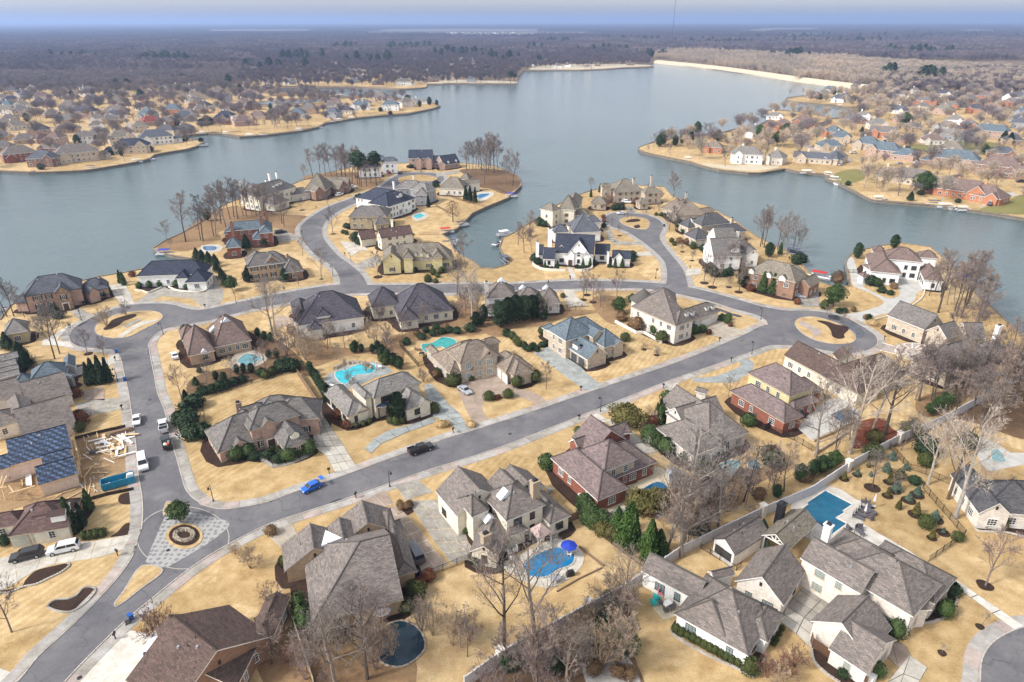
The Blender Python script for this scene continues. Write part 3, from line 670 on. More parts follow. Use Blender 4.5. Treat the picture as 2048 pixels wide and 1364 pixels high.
# decks and pools
def pool(crp, deck, dm, water, wm, label, cover=False, coping='concrete_white', k=4):
    crop(crp)
    if deck: sheet('pool_deck', smooth(zpts(deck), 2) if k else zpts(deck), .06, MAT[dm], skirt=.06, m2=MAT[dm])
    w = ccw(smooth(zpts(water), k)) if k else ccw(zpts(water)); c = sum(w, Vector()) / len(w); c.z = 0
    e = empty('swimming_pool', c); tag(e, label, 'pool')
    mb = MB(); rib(mb, [p - c for p in outset(w, .15)], .3, .1, .06, 0, True); obj('coping', mb.build('coping', MAT[coping]), e)
    pts = ccw([Vector((p.x - c.x, p.y - c.y, .085)) for p in w])
    obj('pool_cover' if cover else 'pool_water', mesh('pool_water', pts, [list(range(len(pts)))], MAT[wm]), e)
    crop('p'); return e
pool('i', [100,740, 330,620, 320,480, 560,400, 760,200, 880,230, 960,290, 1080,420, 1060,500, 960,540, 520,640, 430,760, 330,860, 200,930, 100,850, 60,780], 'pool_deck', [470,550, 640,475, 800,395, 880,400, 930,440, 1000,500, 940,545, 850,570, 760,600, 640,650, 530,690, 520,735, 440,740, 440,690, 490,650, 500,600], 'pool_navy', 'blue free form swimming pool behind the red brick house')
pool('V', [340,510, 690,350, 790,380, 880,420, 945,500, 930,590, 850,680, 720,770, 600,800, 440,760, 300,680, 180,600], 'concrete', [430,560, 700,435, 770,460, 850,500, 835,580, 700,640, 620,690, 540,705, 440,685, 415,640], 'pool_blue', 'bright blue swimming pool beside the pink pavilion')
pool('O', [150,-40, 290,-5, 400,70, 545,110, 440,235, 560,310, 690,380, 640,420, 200,440, -90,250, -60,100], 'concrete_white', [180,8, 368,106, 300,150, 318,160, 250,200, 328,242, 228,316, 2,146, 60,105, 50,95], 'pool_deep', 'dark blue rectangular pool with white deck and loungers', k=0)
pool('Q', [60,260, 200,250, 350,360, 360,440, 210,520, 110,560, -60,640, -200,520, -100,400], 'stone_paving', [85,405, 240,335, 350,400, 300,410, 262,430, 270,460, 215,485], 'pool_navy', 'angular blue pool on pale paving near the leafless oaks', k=0)
pool('H', [0,640, 130,550, 400,460, 600,450, 700,480, 820,570, 600,640, 350,760, 200,780, 60,820], 'concrete_blue', [140,570, 270,540, 330,510, 450,475, 590,480, 610,540, 560,590, 440,600, 350,620, 250,720, 150,660], 'pool_turquoise', 'turquoise kidney shaped pool with rock waterfall')
pool('C', None, '', [205,860, 290,850, 380,800, 450,800, 510,830, 480,900, 440,915, 380,880, 330,890, 250,935, 210,910], 'pool_green', 'swimming pool under a crumpled teal cover', True)
pool('B', [260,1030, 340,930, 420,900, 540,930, 620,980, 560,1040, 400,1090, 300,1090], 'aggregate', [350,1000, 430,945, 520,965, 560,990, 480,1035, 400,1050, 355,1030], 'pool_pale', 'pale grey green garden pool behind the brown roofed house')
pool('S', [1230,480, 1370,470, 1400,500, 1280,560], 'concrete', [1255,500, 1350,488, 1355,498, 1265,535], 'pool_blue', 'covered blue pool on the lawn beside the three tall evergreens')
pool('S', [650,690, 740,650, 810,690, 700,740], 'concrete', [670,690, 735,672, 765,690, 700,715], 'pool_turquoise', 'small round pool behind the grey house by the inlet')
pool('R', [470,960, 640,950, 640,1010, 480,1030], 'concrete', [490,970, 600,970, 585,1005, 500,1005], 'pool_navy', 'small blue pool behind the red brick lake house')
pool('p', None, '', [765,1260, 800,1243, 835,1258, 848,1298, 805,1332, 762,1322], 'pool_dark', 'dark covered pool under bare trees at the picture bottom', True, coping='rock')
pool('i', None, '', [1550,210, 1640,150, 1760,125, 1819,140, 1800,200, 1750,250, 1700,310, 1620,290], 'pool_pale', 'rounded pool under a pale blue cover below bare trees', True)
pool('M', None, '', [985,830, 1060,830, 1090,870, 1070,905, 1000,890], 'pool_pale', 'small round spa under a pale blue cover', True)
pool('Q', [1340,620, 1480,600, 1700,740, 1819,740, 1900,800, 1640,880, 1500,900, 1400,760], 'stone_paving', [1530,722, 1590,715, 1640,780, 1650,820, 1560,830], 'pool_pale', 'small pale pool among rocks by the right hand house')
# ---------------- houses ----------------
HOUSES = []          # (short description, centre)
WIN = {}
def win_mesh(w, h, frame, pane, arch=False):
    k = (w, h, frame, pane)
    if k in WIN: return WIN[k]
    mb = MB(); t = .07
    mb.box((0, .03, h - t / 2), (w, .1, t)); mb.box((0, .05, t / 2), (w + .16, .16, t * 1.3))
    for s in (-1, 1): mb.box((s * (w / 2 - t / 2), .03, h / 2), (t, .1, h - 2 * t))
    n = max(1, int(round(w / .55)))
    for i in range(1, n): mb.box((-w / 2 + w * i / n, .03, h / 2), (.045, .07, h - 2 * t))
    for i in range(1, 3): mb.box((0, .03, h * i / 3), (w - 2 * t, .07, .04))
    f = mb.build('window', MAT[frame])
    g = MB(); g.box((0, .0, h / 2), (w - .1, .04, h - .1)); p = g.build('pane', MAT[pane])
    s = MB(); s.box((0, .03, h / 2), (.42, .05, h)); sh = s.build('shutter', MAT['shutter'])
    WIN[k] = (f, p, sh); return WIN[k]
def simple_win(w, h, frame, pane):
    k = ('s', w, h, frame, pane)
    if k not in WIN:
        mb = MB(); t = .12
        mb.box((0, .03, h - t / 2), (w, .1, t)); mb.box((0, .03, t / 2), (w, .1, t))
        for s in (-1, 1): mb.box((s * (w / 2 - t / 2), .03, h / 2), (t, .1, h))
        mb.box((0, .03, h / 2), (.09, .08, h))
        mb.box((0, 0, h / 2), (w - .1, .05, h - .1), 0, 1)
        WIN[k] = mb.build('window', [MAT[frame], MAT[pane]])
    return WIN[k]
def garage_mesh(w, m):
    k = ('g', w, m)
    if k not in WIN:
        mb = MB(); h = 2.35
        for i in range(4): mb.box((0, .04, .3 + i * .585), (w, .08, .56))
        mb.box((0, .02, h + .12), (w + .3, .12, .22), 0, 1)
        for s in (-1, 1): mb.box((s * (w / 2 + .08), .02, h / 2), (.14, .12, h), 0, 1)
        WIN[k] = mb.build('garage_door', [MAT[m], MAT['trim_tan']])
    return WIN[k]
def door_mesh():
    if 'd' not in WIN:
        mb = MB(); mb.box((0, .03, 1.1), (1.5, .1, 2.2)); mb.box((0, .0, 1.2), (2.0, .1, 2.5), 0, 1)
        for s in (-1, 1):
            for z in (.6, 1.5): mb.box((s * .37, .09, z), (.5, .04, .7))
        WIN['d'] = mb.build('front_door', [MAT['door_wood'], MAT['trim_white']])
    return WIN['d']
class Blk:
    """rectangular wing: O corner, U along the ridge, V across it (unit vectors), L and S sizes at the eaves"""
    def __init__(s, O, ang, L, S, h, e0, e1, p, flip, opt):
        s.O = Vector((O.x, O.y, 0)); s.U = Vector((math.cos(ang), math.sin(ang), 0))
        s.V = Vector((-s.U.y, s.U.x, 0)) * (1 if not flip else -1)
        s.L, s.S, s.h, s.e0, s.e1, s.p, s.opt = L, S, h, e0, e1, p, opt
        s.zr = h + p * S / 2
        i = S / 2
        s.i0 = min(i, L / 2 if e1 == 'h' else L) if e0 == 'h' else 0
        s.i1 = min(i, L / 2 if e0 == 'h' else L) if e1 == 'h' else 0
    def pt(s, u, v, z): q = s.O + s.U * u + s.V * v; return Vector((q.x, q.y, z))
    def uv(s, w): d = w - s.O; return d.x * s.U.x + d.y * s.U.y, d.x * s.V.x + d.y * s.V.y
    def roofz(s, x, y):
        u, v = s.uv(Vector((x, y, 0)))
        if u < 0 or v < 0 or u > s.L or v > s.S: return -1
        d = min(v, s.S - v)
        if s.e0 == 'h' and s.i0: d = min(d, u * (s.S / 2) / s.i0)
        if s.e1 == 'h' and s.i1: d = min(d, (s.L - u) * (s.S / 2) / s.i1)
        return s.h + s.p * d
    def inside(s, w, g=0.0):
        u, v = s.uv(w); return -g < u < s.L + g and -g < v < s.S + g
def snap(a, base):
    if base is None: return a
    for k in range(8):
        t = base + k * math.pi / 4
        d = (a - t + math.pi) % (2 * math.pi) - math.pi
        if abs(d) < (R(24) if k % 2 == 0 else R(9)): return t
    return a
def make_blocks(crp, specs, p0):
    crop(crp); base = None; out = []
    for sp in specs:
        typ, ax, ay, bx, by, cx, cy, h = sp[:8]; opt = sp[8] if len(sp) > 8 else {}
        p = opt.get('p', p0)
        if typ[0] == 'R':      # ridge end, ridge end, half width
            w = cx; z = h + p * w; a, b = P(ax, ay, z), P(bx, by, z); d = b - a; ang = math.atan2(d.y, d.x)
            if base is None: base = ang
            else: ang = snap(ang, base)
            U = Vector((math.cos(ang), math.sin(ang), 0)); N = Vector((-U.y, U.x, 0)); m = (a + b) / 2; Lr = d.length
            e0, e1 = typ[1], typ[2]; o_ = m - U * (Lr / 2 + (w if e0 == 'h' else 0)) - N * w
            bl = Blk(o_, ang, Lr + (w if e0 == 'h' else 0) + (w if e1 == 'h' else 0), 2 * w, h, e0, e1, p, False, opt)
            if e0 == 'h': bl.i0 = w
            if e1 == 'h': bl.i1 = w
            bl.typ = 'L'; out.append(bl); continue
        a, b = P(ax, ay, h), P(bx, by, h)
        d = b - a; W_ = d.length; ang = math.atan2(d.y, d.x)
        m = (a + b) / 2
        if base is None: base = ang
        else: ang = snap(ang, base)
        U = Vector((math.cos(ang), math.sin(ang), 0)); N = Vector((-U.y, U.x, 0))
        a = m - U * W_ / 2; a.z = 0
        if cy == 0:
            side = opt.get('side', 1 if N.y > 0 else -1); D = cx
        else:
            c0 = P(cx, cy, h); side = 1 if (c0 - a).dot(N) > 0 else -1
            if typ[0] == 'E': D = abs((c0 - a).dot(N))
            elif typ[0] == 'L':
                w = 3.0
                for _ in range(40):
                    g = abs((P(cx, cy, h + p * w) - a).dot(N)); w = .5 * w + .5 * min(max(g, 1.0), 14)
                D = 2 * w
            else:
                D = abs((P(cx, cy, h + p * W_ / 2) - a).dot(N))
        N = N * side
        e = typ[1:3]
        if typ[0] in 'LE': bl = Blk(a, ang, W_, D, h, e[0], e[1], p, side < 0, opt)
        else:
            ang2 = math.atan2(N.y, N.x)
            # ridge runs away from ab: U=N, V=direction a->b
            bl = Blk(a, ang2, D + (W_ / 2 if e[1] == 'h' else 0), W_, h, e[0], e[1], p, False, opt)
            bl.V = U.copy()
        bl.typ = 'L' if typ[0] == 'E' else typ[0]
        out.append(bl)
    crop('p'); return out
def roof_mesh(b, org, rm, tm):
    T = .2
    E00, E10, E11, E01 = b.pt(0, 0, b.h), b.pt(b.L, 0, b.h), b.pt(b.L, b.S, b.h), b.pt(0, b.S, b.h)
    R0, R1 = b.pt(b.i0, b.S / 2, b.zr), b.pt(b.L - b.i1, b.S / 2, b.zr)
    if (R1 - R0).length < .05: R1 = R0 + b.U * .05
    top = [E00, E10, E11, E01, R0, R1]; v = [q - org for q in top] + [q - org - Vector((0, 0, T)) for q in top]
    F = [[0, 1, 5, 4], [2, 3, 4, 5]]
    if b.e0 == 'h': F.append([3, 0, 4])
    if b.e1 == 'h': F.append([1, 2, 5])
    flip = b.U.cross(b.V).z < 0
    if flip: F = [f[::-1] for f in F]
    fs, mi, uvs = [], [], []
    k = math.sqrt(1 + b.p * b.p)
    def uvof(i, fi):
        q = v[i] + org; u, w = b.uv(q)
        if fi < 2: return (u, min(w, b.S - w) * k)
        return (w + 7.3, ((q.z - b.h) / b.p) * k)
    for fi, f in enumerate(F):
        fs.append(f); mi.append(0); uvs += [uvof(i, fi) for i in f]
        g = [i + 6 for i in f][::-1]; fs.append(g); mi.append(1); uvs += [(0, 0)] * len(g)
    loop = [0, 1] + ([] if b.e1 == 'h' else [5]) + [2, 3] + ([] if b.e0 == 'h' else [4])
    for i in range(len(loop)):
        p_, q_ = loop[i], loop[(i + 1) % len(loop)]
        f = [q_, p_, p_ + 6, q_ + 6]
        if flip: f = f[::-1]
        fs.append(f); mi.append(1); uvs += [(0, 0)] * 4
    return mesh('roof', v, fs, [MAT[rm], MAT[tm]], mi, uvs)
def cap_mesh(b, org, m):
    mb = MB(); zz = Vector((0, 0, .03))
    R0, R1 = b.pt(b.i0, b.S / 2, b.zr), b.pt(b.L - b.i1, b.S / 2, b.zr)
    segs = [(R0, R1)]
    if b.e0 == 'h': segs += [(R0, b.pt(0, 0, b.h)), (R0, b.pt(0, b.S, b.h))]
    if b.e1 == 'h': segs += [(R1, b.pt(b.L, 0, b.h)), (R1, b.pt(b.L, b.S, b.h))]
    for p, q in segs: mb.tube(p - org + zz, q - org + zz, .13, .13, 4)
    return mb.build('ridge_cap', MAT[m])
def wall_mesh(b, org, wm, o=.4):
    ox0 = .25 if b.e0 == 'g' else o; ox1 = .25 if b.e1 == 'g' else o
    zt = b.h + b.p * o - .12
    def q(u, v, z): return b.pt(u, v, z) - org
    us, ue, vs_, ve = ox0, b.L - ox1, o, b.S - o
    c = [q(us, vs_, -.3), q(ue, vs_, -.3), q(ue, ve, -.3), q(us, ve, -.3), q(us, vs_, zt), q(ue, vs_, zt), q(ue, ve, zt), q(us, ve, zt)]
    za = b.zr - .12
    fs = [[0, 1, 5, 4], [2, 3, 7, 6]]; lens = [ue - us, ue - us]
    v = list(c)
    if b.e1 == 'g': v.append(q(ue, b.S / 2, za)); fs.append([1, 2, 6, len(v) - 1, 5])
    else: fs.append([1, 2, 6, 5])
    if b.e0 == 'g': v.append(q(us, b.S / 2, za)); fs.append([3, 0, 4, len(v) - 1, 7])
    else: fs.append([3, 0, 4, 7])
    uvs = []
    for f in fs:
        for i in f:
            w = v[i] + org; u_, v_ = b.uv(w); uvs.append((u_ + v_ * 1.0, w.z))
    if b.U.cross(b.V).z < 0:
        nf = []; nu = []; k = 0
        for f in fs:
            nf.append(f[::-1]); nu += uvs[k:k + len(f)][::-1]; k += len(f)
        fs, uvs = nf, nu
    return mesh('wall', v, fs, [MAT[wm]], None, uvs)
def roof_height(blocks, x, y): return max([b.roofz(x, y) for b in blocks] + [0])
def hit(blocks, x, y):
    """where the sight line through a survey pixel meets the roofs"""
    z = 16.0
    while z > 0:
        q = P(x, y, z)
        if roof_height(blocks, q.x, q.y) >= z: return q
        z -= .05
    return P(x, y, 0)
def build_house(name, short, blocks, wm, rm, tm='trim_white', near=True, frame='trim_white', pane='glass', cap=None, shut=False, nowin=False, label=None, cat='house', group=None, bed=True, wallmats=None, windens=1.0):
    b0 = blocks[0]; c = b0.pt(b0.L / 2, b0.S / 2, 0)
    e = empty(name, c); tag(e, label or short, cat, group)
    HOUSES.append((short, c.copy(), blocks, e))
    rnd = random.Random(int(c.x * 13 + c.y * 7))
    for bi, b in enumerate(blocks):
        w_ = b.opt.get('w', wm); r_ = b.opt.get('r', rm)
        if not b.opt.get('open'):
            obj('wall', wall_mesh(b, c, w_), e)
        else:
            for u in (.5, b.L - .5):
                for v in (.5, b.S - .5):
                    mb = MB(); q = b.pt(u, v, 0) - c; mb.box((q.x, q.y, b.h / 2), (.28, .28, b.h)); obj('post', mb.build('post', MAT[b.opt.get('pm', 'post_white')]), e)
        ro = obj('roof', roof_mesh(b, c, r_, b.opt.get('t', tm)), e)
        if near:
            obj('ridge_cap', cap_mesh(b, c, cap or r_), ro)
        if nowin or b.opt.get('open') or b.opt.get('nw'): continue
        # four walls: origin, direction, outward
        o = .4
        sides = [(b.pt(0, o, 0), b.U, -b.V, b.L, 0), (b.pt(b.L - (o if b.e1 == 'h' else .25), 0, 0), b.V, b.U, b.S, 1), (b.pt(0, b.S - o, 0), b.U, b.V, b.L, 2), (b.pt(o if b.e0 == 'h' else .25, 0, 0), b.V, -b.U, b.S, 3)]
        for so_, sdir, out, ln, si in sides:
            mid = so_ + sdir * ln / 2
            facing = out.dot(Vector((-mid.x, -mid.y, 0)).normalized())
            if facing < -.35 or (not near and facing < .1): continue
            # the a-b side for both kinds of wing
            ab = 0 if b.typ == 'L' else 3
            g = b.opt.get('g')
            rz = math.atan2(out.y, out.x) - math.pi / 2
            if g and g[0] == (si - ab) % 4 if b.typ == 'L' else (g and g[0] == {3: 0, 0: 3, 2: 1, 1: 2}[si]):
                n = g[1]; gw = g[2] if len(g) > 2 else 2.6; t0 = (ln - n * (gw + .7)) / 2
                for i in range(n):
                    q = so_ + sdir * (t0 + (i + .5) * (gw + .7)) + out * .03
                    o_ = obj('garage_door', garage_mesh(gw, b.opt.get('gm', 'garage_white')), e, q - c, rz)
                if b.h < 5: continue
                rows = [3.6]
            elif b.opt.get('d') == (0 if si == ab else -1):
                q = so_ + sdir * (ln / 2) + out * .03; obj('front_door', door_mesh(), e, q - c, rz)
                rows = [3.6] if b.h > 5 else []
            else:
                rows = [.9] + ([3.7] if b.h > 5 else []) + ([6.5] if b.h > 8 else [])
            n = int((ln - 1.6) / (3.1 / windens))
            for zr_ in rows:
                for i in range(n):
                    if rnd.random() < .12: continue
                    t = (ln - n * 3.1 / windens) / 2 + (i + .5) * 3.1 / windens
                    q = so_ + sdir * t + out * .02
                    tst = q + out * .9
                    if any(bb is not b and bb.inside(tst, .2) and bb.roofz(tst.x, tst.y) > zr_ + .3 for bb in blocks): continue
                    ww = 1.7 if (i + bi + int(zr_)) % 3 == 0 else 1.05
                    if near:
                        f, p, sh = win_mesh(ww, 1.55, frame, pane)
                        wo_ = obj('window', f, e, Vector((q.x, q.y, zr_)) - c, rz)
                        obj('pane', p, wo_)
                        if shut:
                            for s in (-1, 1): obj('shutter', sh, wo_, (s * (ww / 2 + .26), 0, 0))
                    else:
                        obj('window', simple_win(ww, 1.6, frame, pane), e, Vector((q.x, q.y, zr_)) - c, rz)
            # louvre in gable
            if near and si in (1, 3) and (b.e1 if si == 1 else b.e0) == 'g' and b.S > 5 and facing > 0:
                mb = MB(); mb.box((0, .03, 0), (.4, .08, .7))
                q = so_ + sdir * ln / 2 + out * .02
                obj('vent', mb.build('vent', MAT['shutter']), e, Vector((q.x, q.y, b.zr - b.p * b.S / 4)) - c, rz)
    # pipes and roof vents
    if near:
        for i in range(4):
            b = blocks[i % min(2, len(blocks))]
            u, v = rnd.uniform(.25, .75) * b.L, rnd.uniform(.25, .75) * b.S; q = b.pt(u, v, 0); z = roof_height(blocks, q.x, q.y)
            mb = MB()
            if i % 2: mb.tube((0, 0, -.3), (0, 0, .55), .06, .06, 6, 0, True)
            else: mb.tube((0, 0, -.2), (0, 0, .22), .26, .2, 8, 0, True)
            obj('vent_pipe', mb.build('vent_pipe', MAT['galv' if i % 2 == 0 else 'metal_dark']), e, Vector((q.x, q.y, z)) - c)
        if bed:
            for b in blocks:
                if b.opt.get('nb') or b.opt.get('open'): continue
                g = .7
                q = [b.pt(-g, -g, .024), b.pt(b.L + g, -g, .024), b.pt(b.L + g, b.S + g, .024), b.pt(-g, b.S + g, .024)]
                if any(in_roads(x) for x in q): continue
                q = smooth(ccw(q), 3)
                zz = .022 + .0012 * BEDN[0] % .012; BEDN[0] += 1
                sheet('mulch_bed', q, zz, MAT['mulch'])
    return e, c, blocks
BEDN = [0]
def house(name, short, crp, specs, wm, rm, p=.85, **k):
    bl = make_blocks(crp, specs, p)
    ch = k.pop('chim', []); do = k.pop('dorm', []); ga = k.pop('gab', []); dm_ = k.pop('dm', 'trim_white')
    e, c, bl = build_house(name, short, bl, wm, rm, **k)
    crop(crp); b0 = bl[0]; ang = math.atan2(b0.U.y, b0.U.x)
    for x, y, z, w, m in ch:
        q = P(x, y, z); mb = MB()
        mb.box((0, 0, z / 2), (w, w * .75, z), ang); mb.box((0, 0, z + .08), (w + .25, w * .75 + .25, .18), ang)
        o = obj('chimney', mb.build('chimney', MAT[m]), e, Vector((q.x, q.y, 0)) - c)
        cp = MB(); cp.box((0, 0, z + .38), (w * .7, w * .5, .45), ang, 0, .7); obj('chimney_cap', cp.build('chimney_cap', MAT['metal_dark']), o)
    tm = k.get('tm', 'trim_white')
    for x, y, w, dr in do:   # dr: the wing whose long side it faces, or heading degrees relative to the first wing
        q = hit(bl, x, y); a = ang + R(dr)
        out = Vector((math.cos(a), math.sin(a), 0)); rz = a - math.pi / 2
        z0 = q.z - .35; mb = MB(); h = 1.3
        mb.box((0, -1.0, h / 2), (w, 2.2, h)); 
        mb.add([(-w / 2 - .2, .3, h), (w / 2 + .2, .3, h), (0, .3, h + w * .42), (-w / 2 - .2, -2.6, h), (w / 2 + .2, -2.6, h), (0, -2.6, h + w * .42)], [(0, 1, 2), (0, 2, 5, 3), (1, 4, 5, 2), (0, 3, 4, 1)], 1)
        mb.add([(-w / 2, .31, h + .02), (w / 2, .31, h + .02), (0, .31, h + w * .36)], [(0, 1, 2)], 0)
        d = obj('dormer', mb.build('dormer', [MAT[dm_], MAT[rm]]), e, Vector((q.x, q.y, z0)) - c, rz)
        f, pn, sh = win_mesh(w * .55, .95, 'trim_white', 'glass')
        wo_ = obj('window', f, d, (0, .1, .25)); 
    for x, y, w in ga:       # small pale gablets on the ridges
        q = hit(bl, x, y); mb = MB()
        ud = Vector((-q.x, -q.y, 0)).normalized(); best = min([b0.U, -b0.U, b0.V, -b0.V], key=lambda t: -t.dot(ud)); rz = math.atan2(best.y, best.x) - math.pi / 2
        mb.add([(-w, .0, -.1), (w, .0, -.1), (0, .0, w * .8), (-w, -1.6, -.1), (w, -1.6, -.1), (0, -1.6, w * .8)], [(0, 1, 2), (0, 2, 5, 3), (1, 4, 5, 2), (5, 4, 3)], 0)
        obj('gablet', mb.build('gablet', MAT['gable_white']), e, Vector((q.x, q.y, q.z)) - c, rz)
    crop('p')
    return e, c, bl

G = lambda *a: a
house('brick_house', 'stone and brick house with dark slate roof by the lake', 'A', [
    ('Lhh', 215, 425, 745, 345, 470, 165, 5.8), ('Ggg', 490, 410, 640, 372, 6, 0, 5.9, {'w': 'wall_stone', 'd': 0}), ('Ggg', 612, 375, 735, 352, 6, 0, 5.0, {'w': 'wall_stone'}),
    ('Lhh', 735, 395, 985, 335, 800, 225, 3.3), ('Ggg', 805, 405, 912, 372, 5, 0, 3.3), ('Ggg', 865, 350, 972, 328, 7, 0, 3.6), ('Lhh', 120, 480, 240, 480, 150, 395, 3.2)],
    'wall_pinkbrick', 'roof_slate', .95, tm='trim_dark', chim=[], shut=True, label='stone and brick house with steep slate roof at the west cul-de-sac')
house('white_house', 'white house with dark navy hip roofs', 'A', [
    ('Lhh', 1240, 240, 1865, 215, 1550, 92, 4.2), ('Ghh', 1320, 232, 1508, 198, 4, 0, 4.2), ('Ghh', 1590, 268, 1712, 250, 5, 0, 3.8), ('Ghh', 1678, 302, 1880, 285, 5, 0, 3.2), ('Ggg', 1460, 205, 1520, 200, 2, 0, 3.9, {'d': 0})],
    'wall_white', 'roof_navy', .9, label='long white house with dark navy hip roofs and curved white garden edging')
house('brick_house', 'tan brick house with grey brown gable roof', 'R', [
    ('Lhh', 880, 1158, 1255, 1110, 1100, 972, 5.6), ('Ggg', 1035, 1140, 1195, 1108, 5, 0, 5.6, {'w': 'wall_stone'}), ('Ghh', 1205, 1210, 1400, 1188, 8, 0, 3.2, {'w': 'wall_brownbrick'}), ('Lhh', 808, 1088, 930, 1150, 960, 1010, 4.6)],
    'wall_tan', 'roof_grey', .95, shut=True, chim=[(1250, 1050, 7.5, .9, 'wall_brownbrick')])
house('brick_house', 'red brick lake house with blue grey roof', 'R', [
    ('Lhh', 690, 830, 1110, 795, 930, 705, 5.8), ('Ghh', 990, 850, 1115, 840, 6, 0, 5.8), ('Ghh', 930, 905, 1040, 900, 8, 0, 3.2), ('Lhh', 690, 990, 822, 965, 770, 870, 4.2, {'p': .8}), ('Lhh', 675, 852, 800, 850, 740, 800, 3.3)],
    'wall_red', 'roof_bluegrey', .8, chim=[(740, 755, 9.0, 1.3, 'wall_red'), (1008, 705, 10.0, 1.3, 'wall_red'), (1050, 645, 10.5, 1.2, 'wall_red')])
house('mansion', 'large cream mansion with white chimneys', 'R', [
    ('Lhh', 985, 520, 1330, 425, 1170, 352, 7.0), ('Lhh', 815, 462, 985, 465, 900, 392, 8.5), ('Ghh', 1105, 585, 1295, 555, 5, 0, 3.4), ('Lhh', 1270, 505, 1472, 478, 1380, 412, 3.4, {'g': (0, 2)})],
    'wall_cream', 'roof_grey', .8, chim=[(1082, 305, 12.5, 1.1, 'wall_white'), (1150, 298, 12.5, 1.1, 'wall_white'), (1055, 368, 11, 1.0, 'wall_white'), (815, 375, 11.5, 1.2, 'wall_white')], dorm=[(1130, 432, 1.5, -90), (1162, 415, 1.5, -90), (1192, 403, 1.5, -90)])
house('brick_house', 'long brown brick house beside the mansion', 'R', [
    ('Lhh', 1395, 460, 1600, 460, 1490, 335, 4.6), ('Lgg', 1600, 435, 1800, 420, 1700, 345, 3.4), ('Ggg', 1500, 475, 1590, 458, 6, 0, 4.6), ('Ggg', 1720, 440, 1812, 412, 6, 0, 3.6)],
    'wall_brownbrick', 'roof_khaki', .9, chim=[(1712, 340, 7, .8, 'wall_white')])
house('white_house', 'tall white house behind the bare island trees', 'S', [
    ('Lhh', 375, 200, 525, 195, 440, 138, 7.2), ('Lhh', 160, 255, 375, 250, 280, 190, 5.8)], 'wall_white', 'roof_slate', .8)
house('brick_house', 'pale brick house with black gabled roof on the island', 'S', [
    ('Lgg', 620, 168, 842, 166, 11, 0, 5.9, {'p': .8, 'side': 1}), ('Ggg', 685, 184, 742, 182, 4, 0, 5.9), ('Ggg', 775, 184, 835, 182, 4, 0, 5.9), ('Lgg', 845, 212, 930, 212, 9, 0, 3.0, {'side': 1}), ('Lgg', 945, 228, 1095, 208, 11, 0, 3.0, {'side': 1}), ('Ggg', 898, 228, 962, 226, 6, 0, 3.2)],
    'wall_pinkbrick', 'roof_navy', .9, dorm=[(985, 208, 1.3, -90), (1055, 195, 1.3, -90)], chim=[(995, 145, 6.8, .8, 'wall_white')])
house('house', 'cream house with wide tan hip roof by the inlet', 'S', [
    ('Lhh', 893, 436, 1130, 448, 1010, 288, 3.8), ('Lgg', 1130, 408, 1276, 395, 1200, 350, 4.2), ('Lhh', 1080, 360, 1180, 360, 1120, 300, 3.8)], 'wall_cream', 'roof_khaki', .95)
house('house', 'blue grey painted house with grey gables', 'S', [
    ('Lhh', 512, 442, 760, 440, 655, 335, 6.4), ('Ghh', 680, 502, 800, 500, 6, 0, 5.4), ('Ghh', 795, 470, 880, 440, 7, 0, 6.4)], 'wall_grey', 'roof_palegrey', .8, chim=[(795, 388, 9.5, 1.0, 'wall_grey'), (665, 325, 10.5, .7, 'wall_white')])
house('house', 'white porch house with wide navy roof', 'S', [
    ('Lhh', 440, 608, 655, 540, 500, 455, 6.2, {'p': .7}), ('Lhh', 190, 512, 450, 600, 400, 440, 5.4, {'p': .6})], 'wall_white', 'roof_navy', .65, chim=[(487, 378, 12.5, 1.0, 'wall_white')], dorm=[(545, 520, 3.5, -90)], windens=1.4)
house('house', 'olive tan house with grey hip roof', 'S', [
    ('Lhh', 75, 700, 430, 700, 230, 562, 5.6), ('Lhh', 300, 668, 450, 662, 390, 610, 5.8), ('Ggg', 240, 748, 300, 745, 1.5, 0, 3.4), ('Lhh', 320, 770, 450, 755, 380, 700, 3.2)], 'wall_olive', 'roof_grey', .85, tm='trim_tan', chim=[(470, 725, 7, 1, 'wall_cream')])
house('house', 'cream and brown roofed house with tall side gable', 'S', [
    ('Lgg', 372, 893, 665, 850, 520, 765, 5.2), ('Lgg', 190, 908, 335, 888, 260, 790, 3.2), ('Lhh', 560, 880, 680, 862, 620, 812, 3.0)], 'wall_cream', 'roof_chocolate', 1.0, tm='trim_dark')
house('mansion', 'yellow cream mansion with long khaki roof and twin front bays', 'S', [
    ('Lhh', 428, 1112, 1030, 1085, 740, 890, 3.8, {'p': 1.0}), ('Ghh', 568, 1078, 668, 1072, 6, 0, 5.8), ('Ghh', 838, 1072, 938, 1066, 6, 0, 5.8), ('Ggg', 670, 1085, 835, 1078, 3, 0, 4.2, {'d': 0, 'nw': 1}), ('Lgh', 430, 1100, 345, 1010, 470, 930, 5.0)],
    'wall_yellow', 'roof_khaki', .95, tm='trim_tan', shut=True, dorm=[(690, 1055, 1.0, -90), (742, 1052, 1.0, -90), (800, 1062, 1.0, -90)])
house('house', 'tall tan house at the water with brown shingle roof', 'T', [
    ('Lhh', 345, 462, 520, 470, 440, 345, 7.0), ('Lhh', 152, 455, 290, 485, 240, 392, 7.2), ('Lhh', 480, 440, 680, 345, 545, 243, 6.0, {'p': .9}), ('Lhh', 495, 525, 660, 520, 590, 440, 3.2)], 'wall_cream', 'roof_khaki', .85, frame='trim_tan')
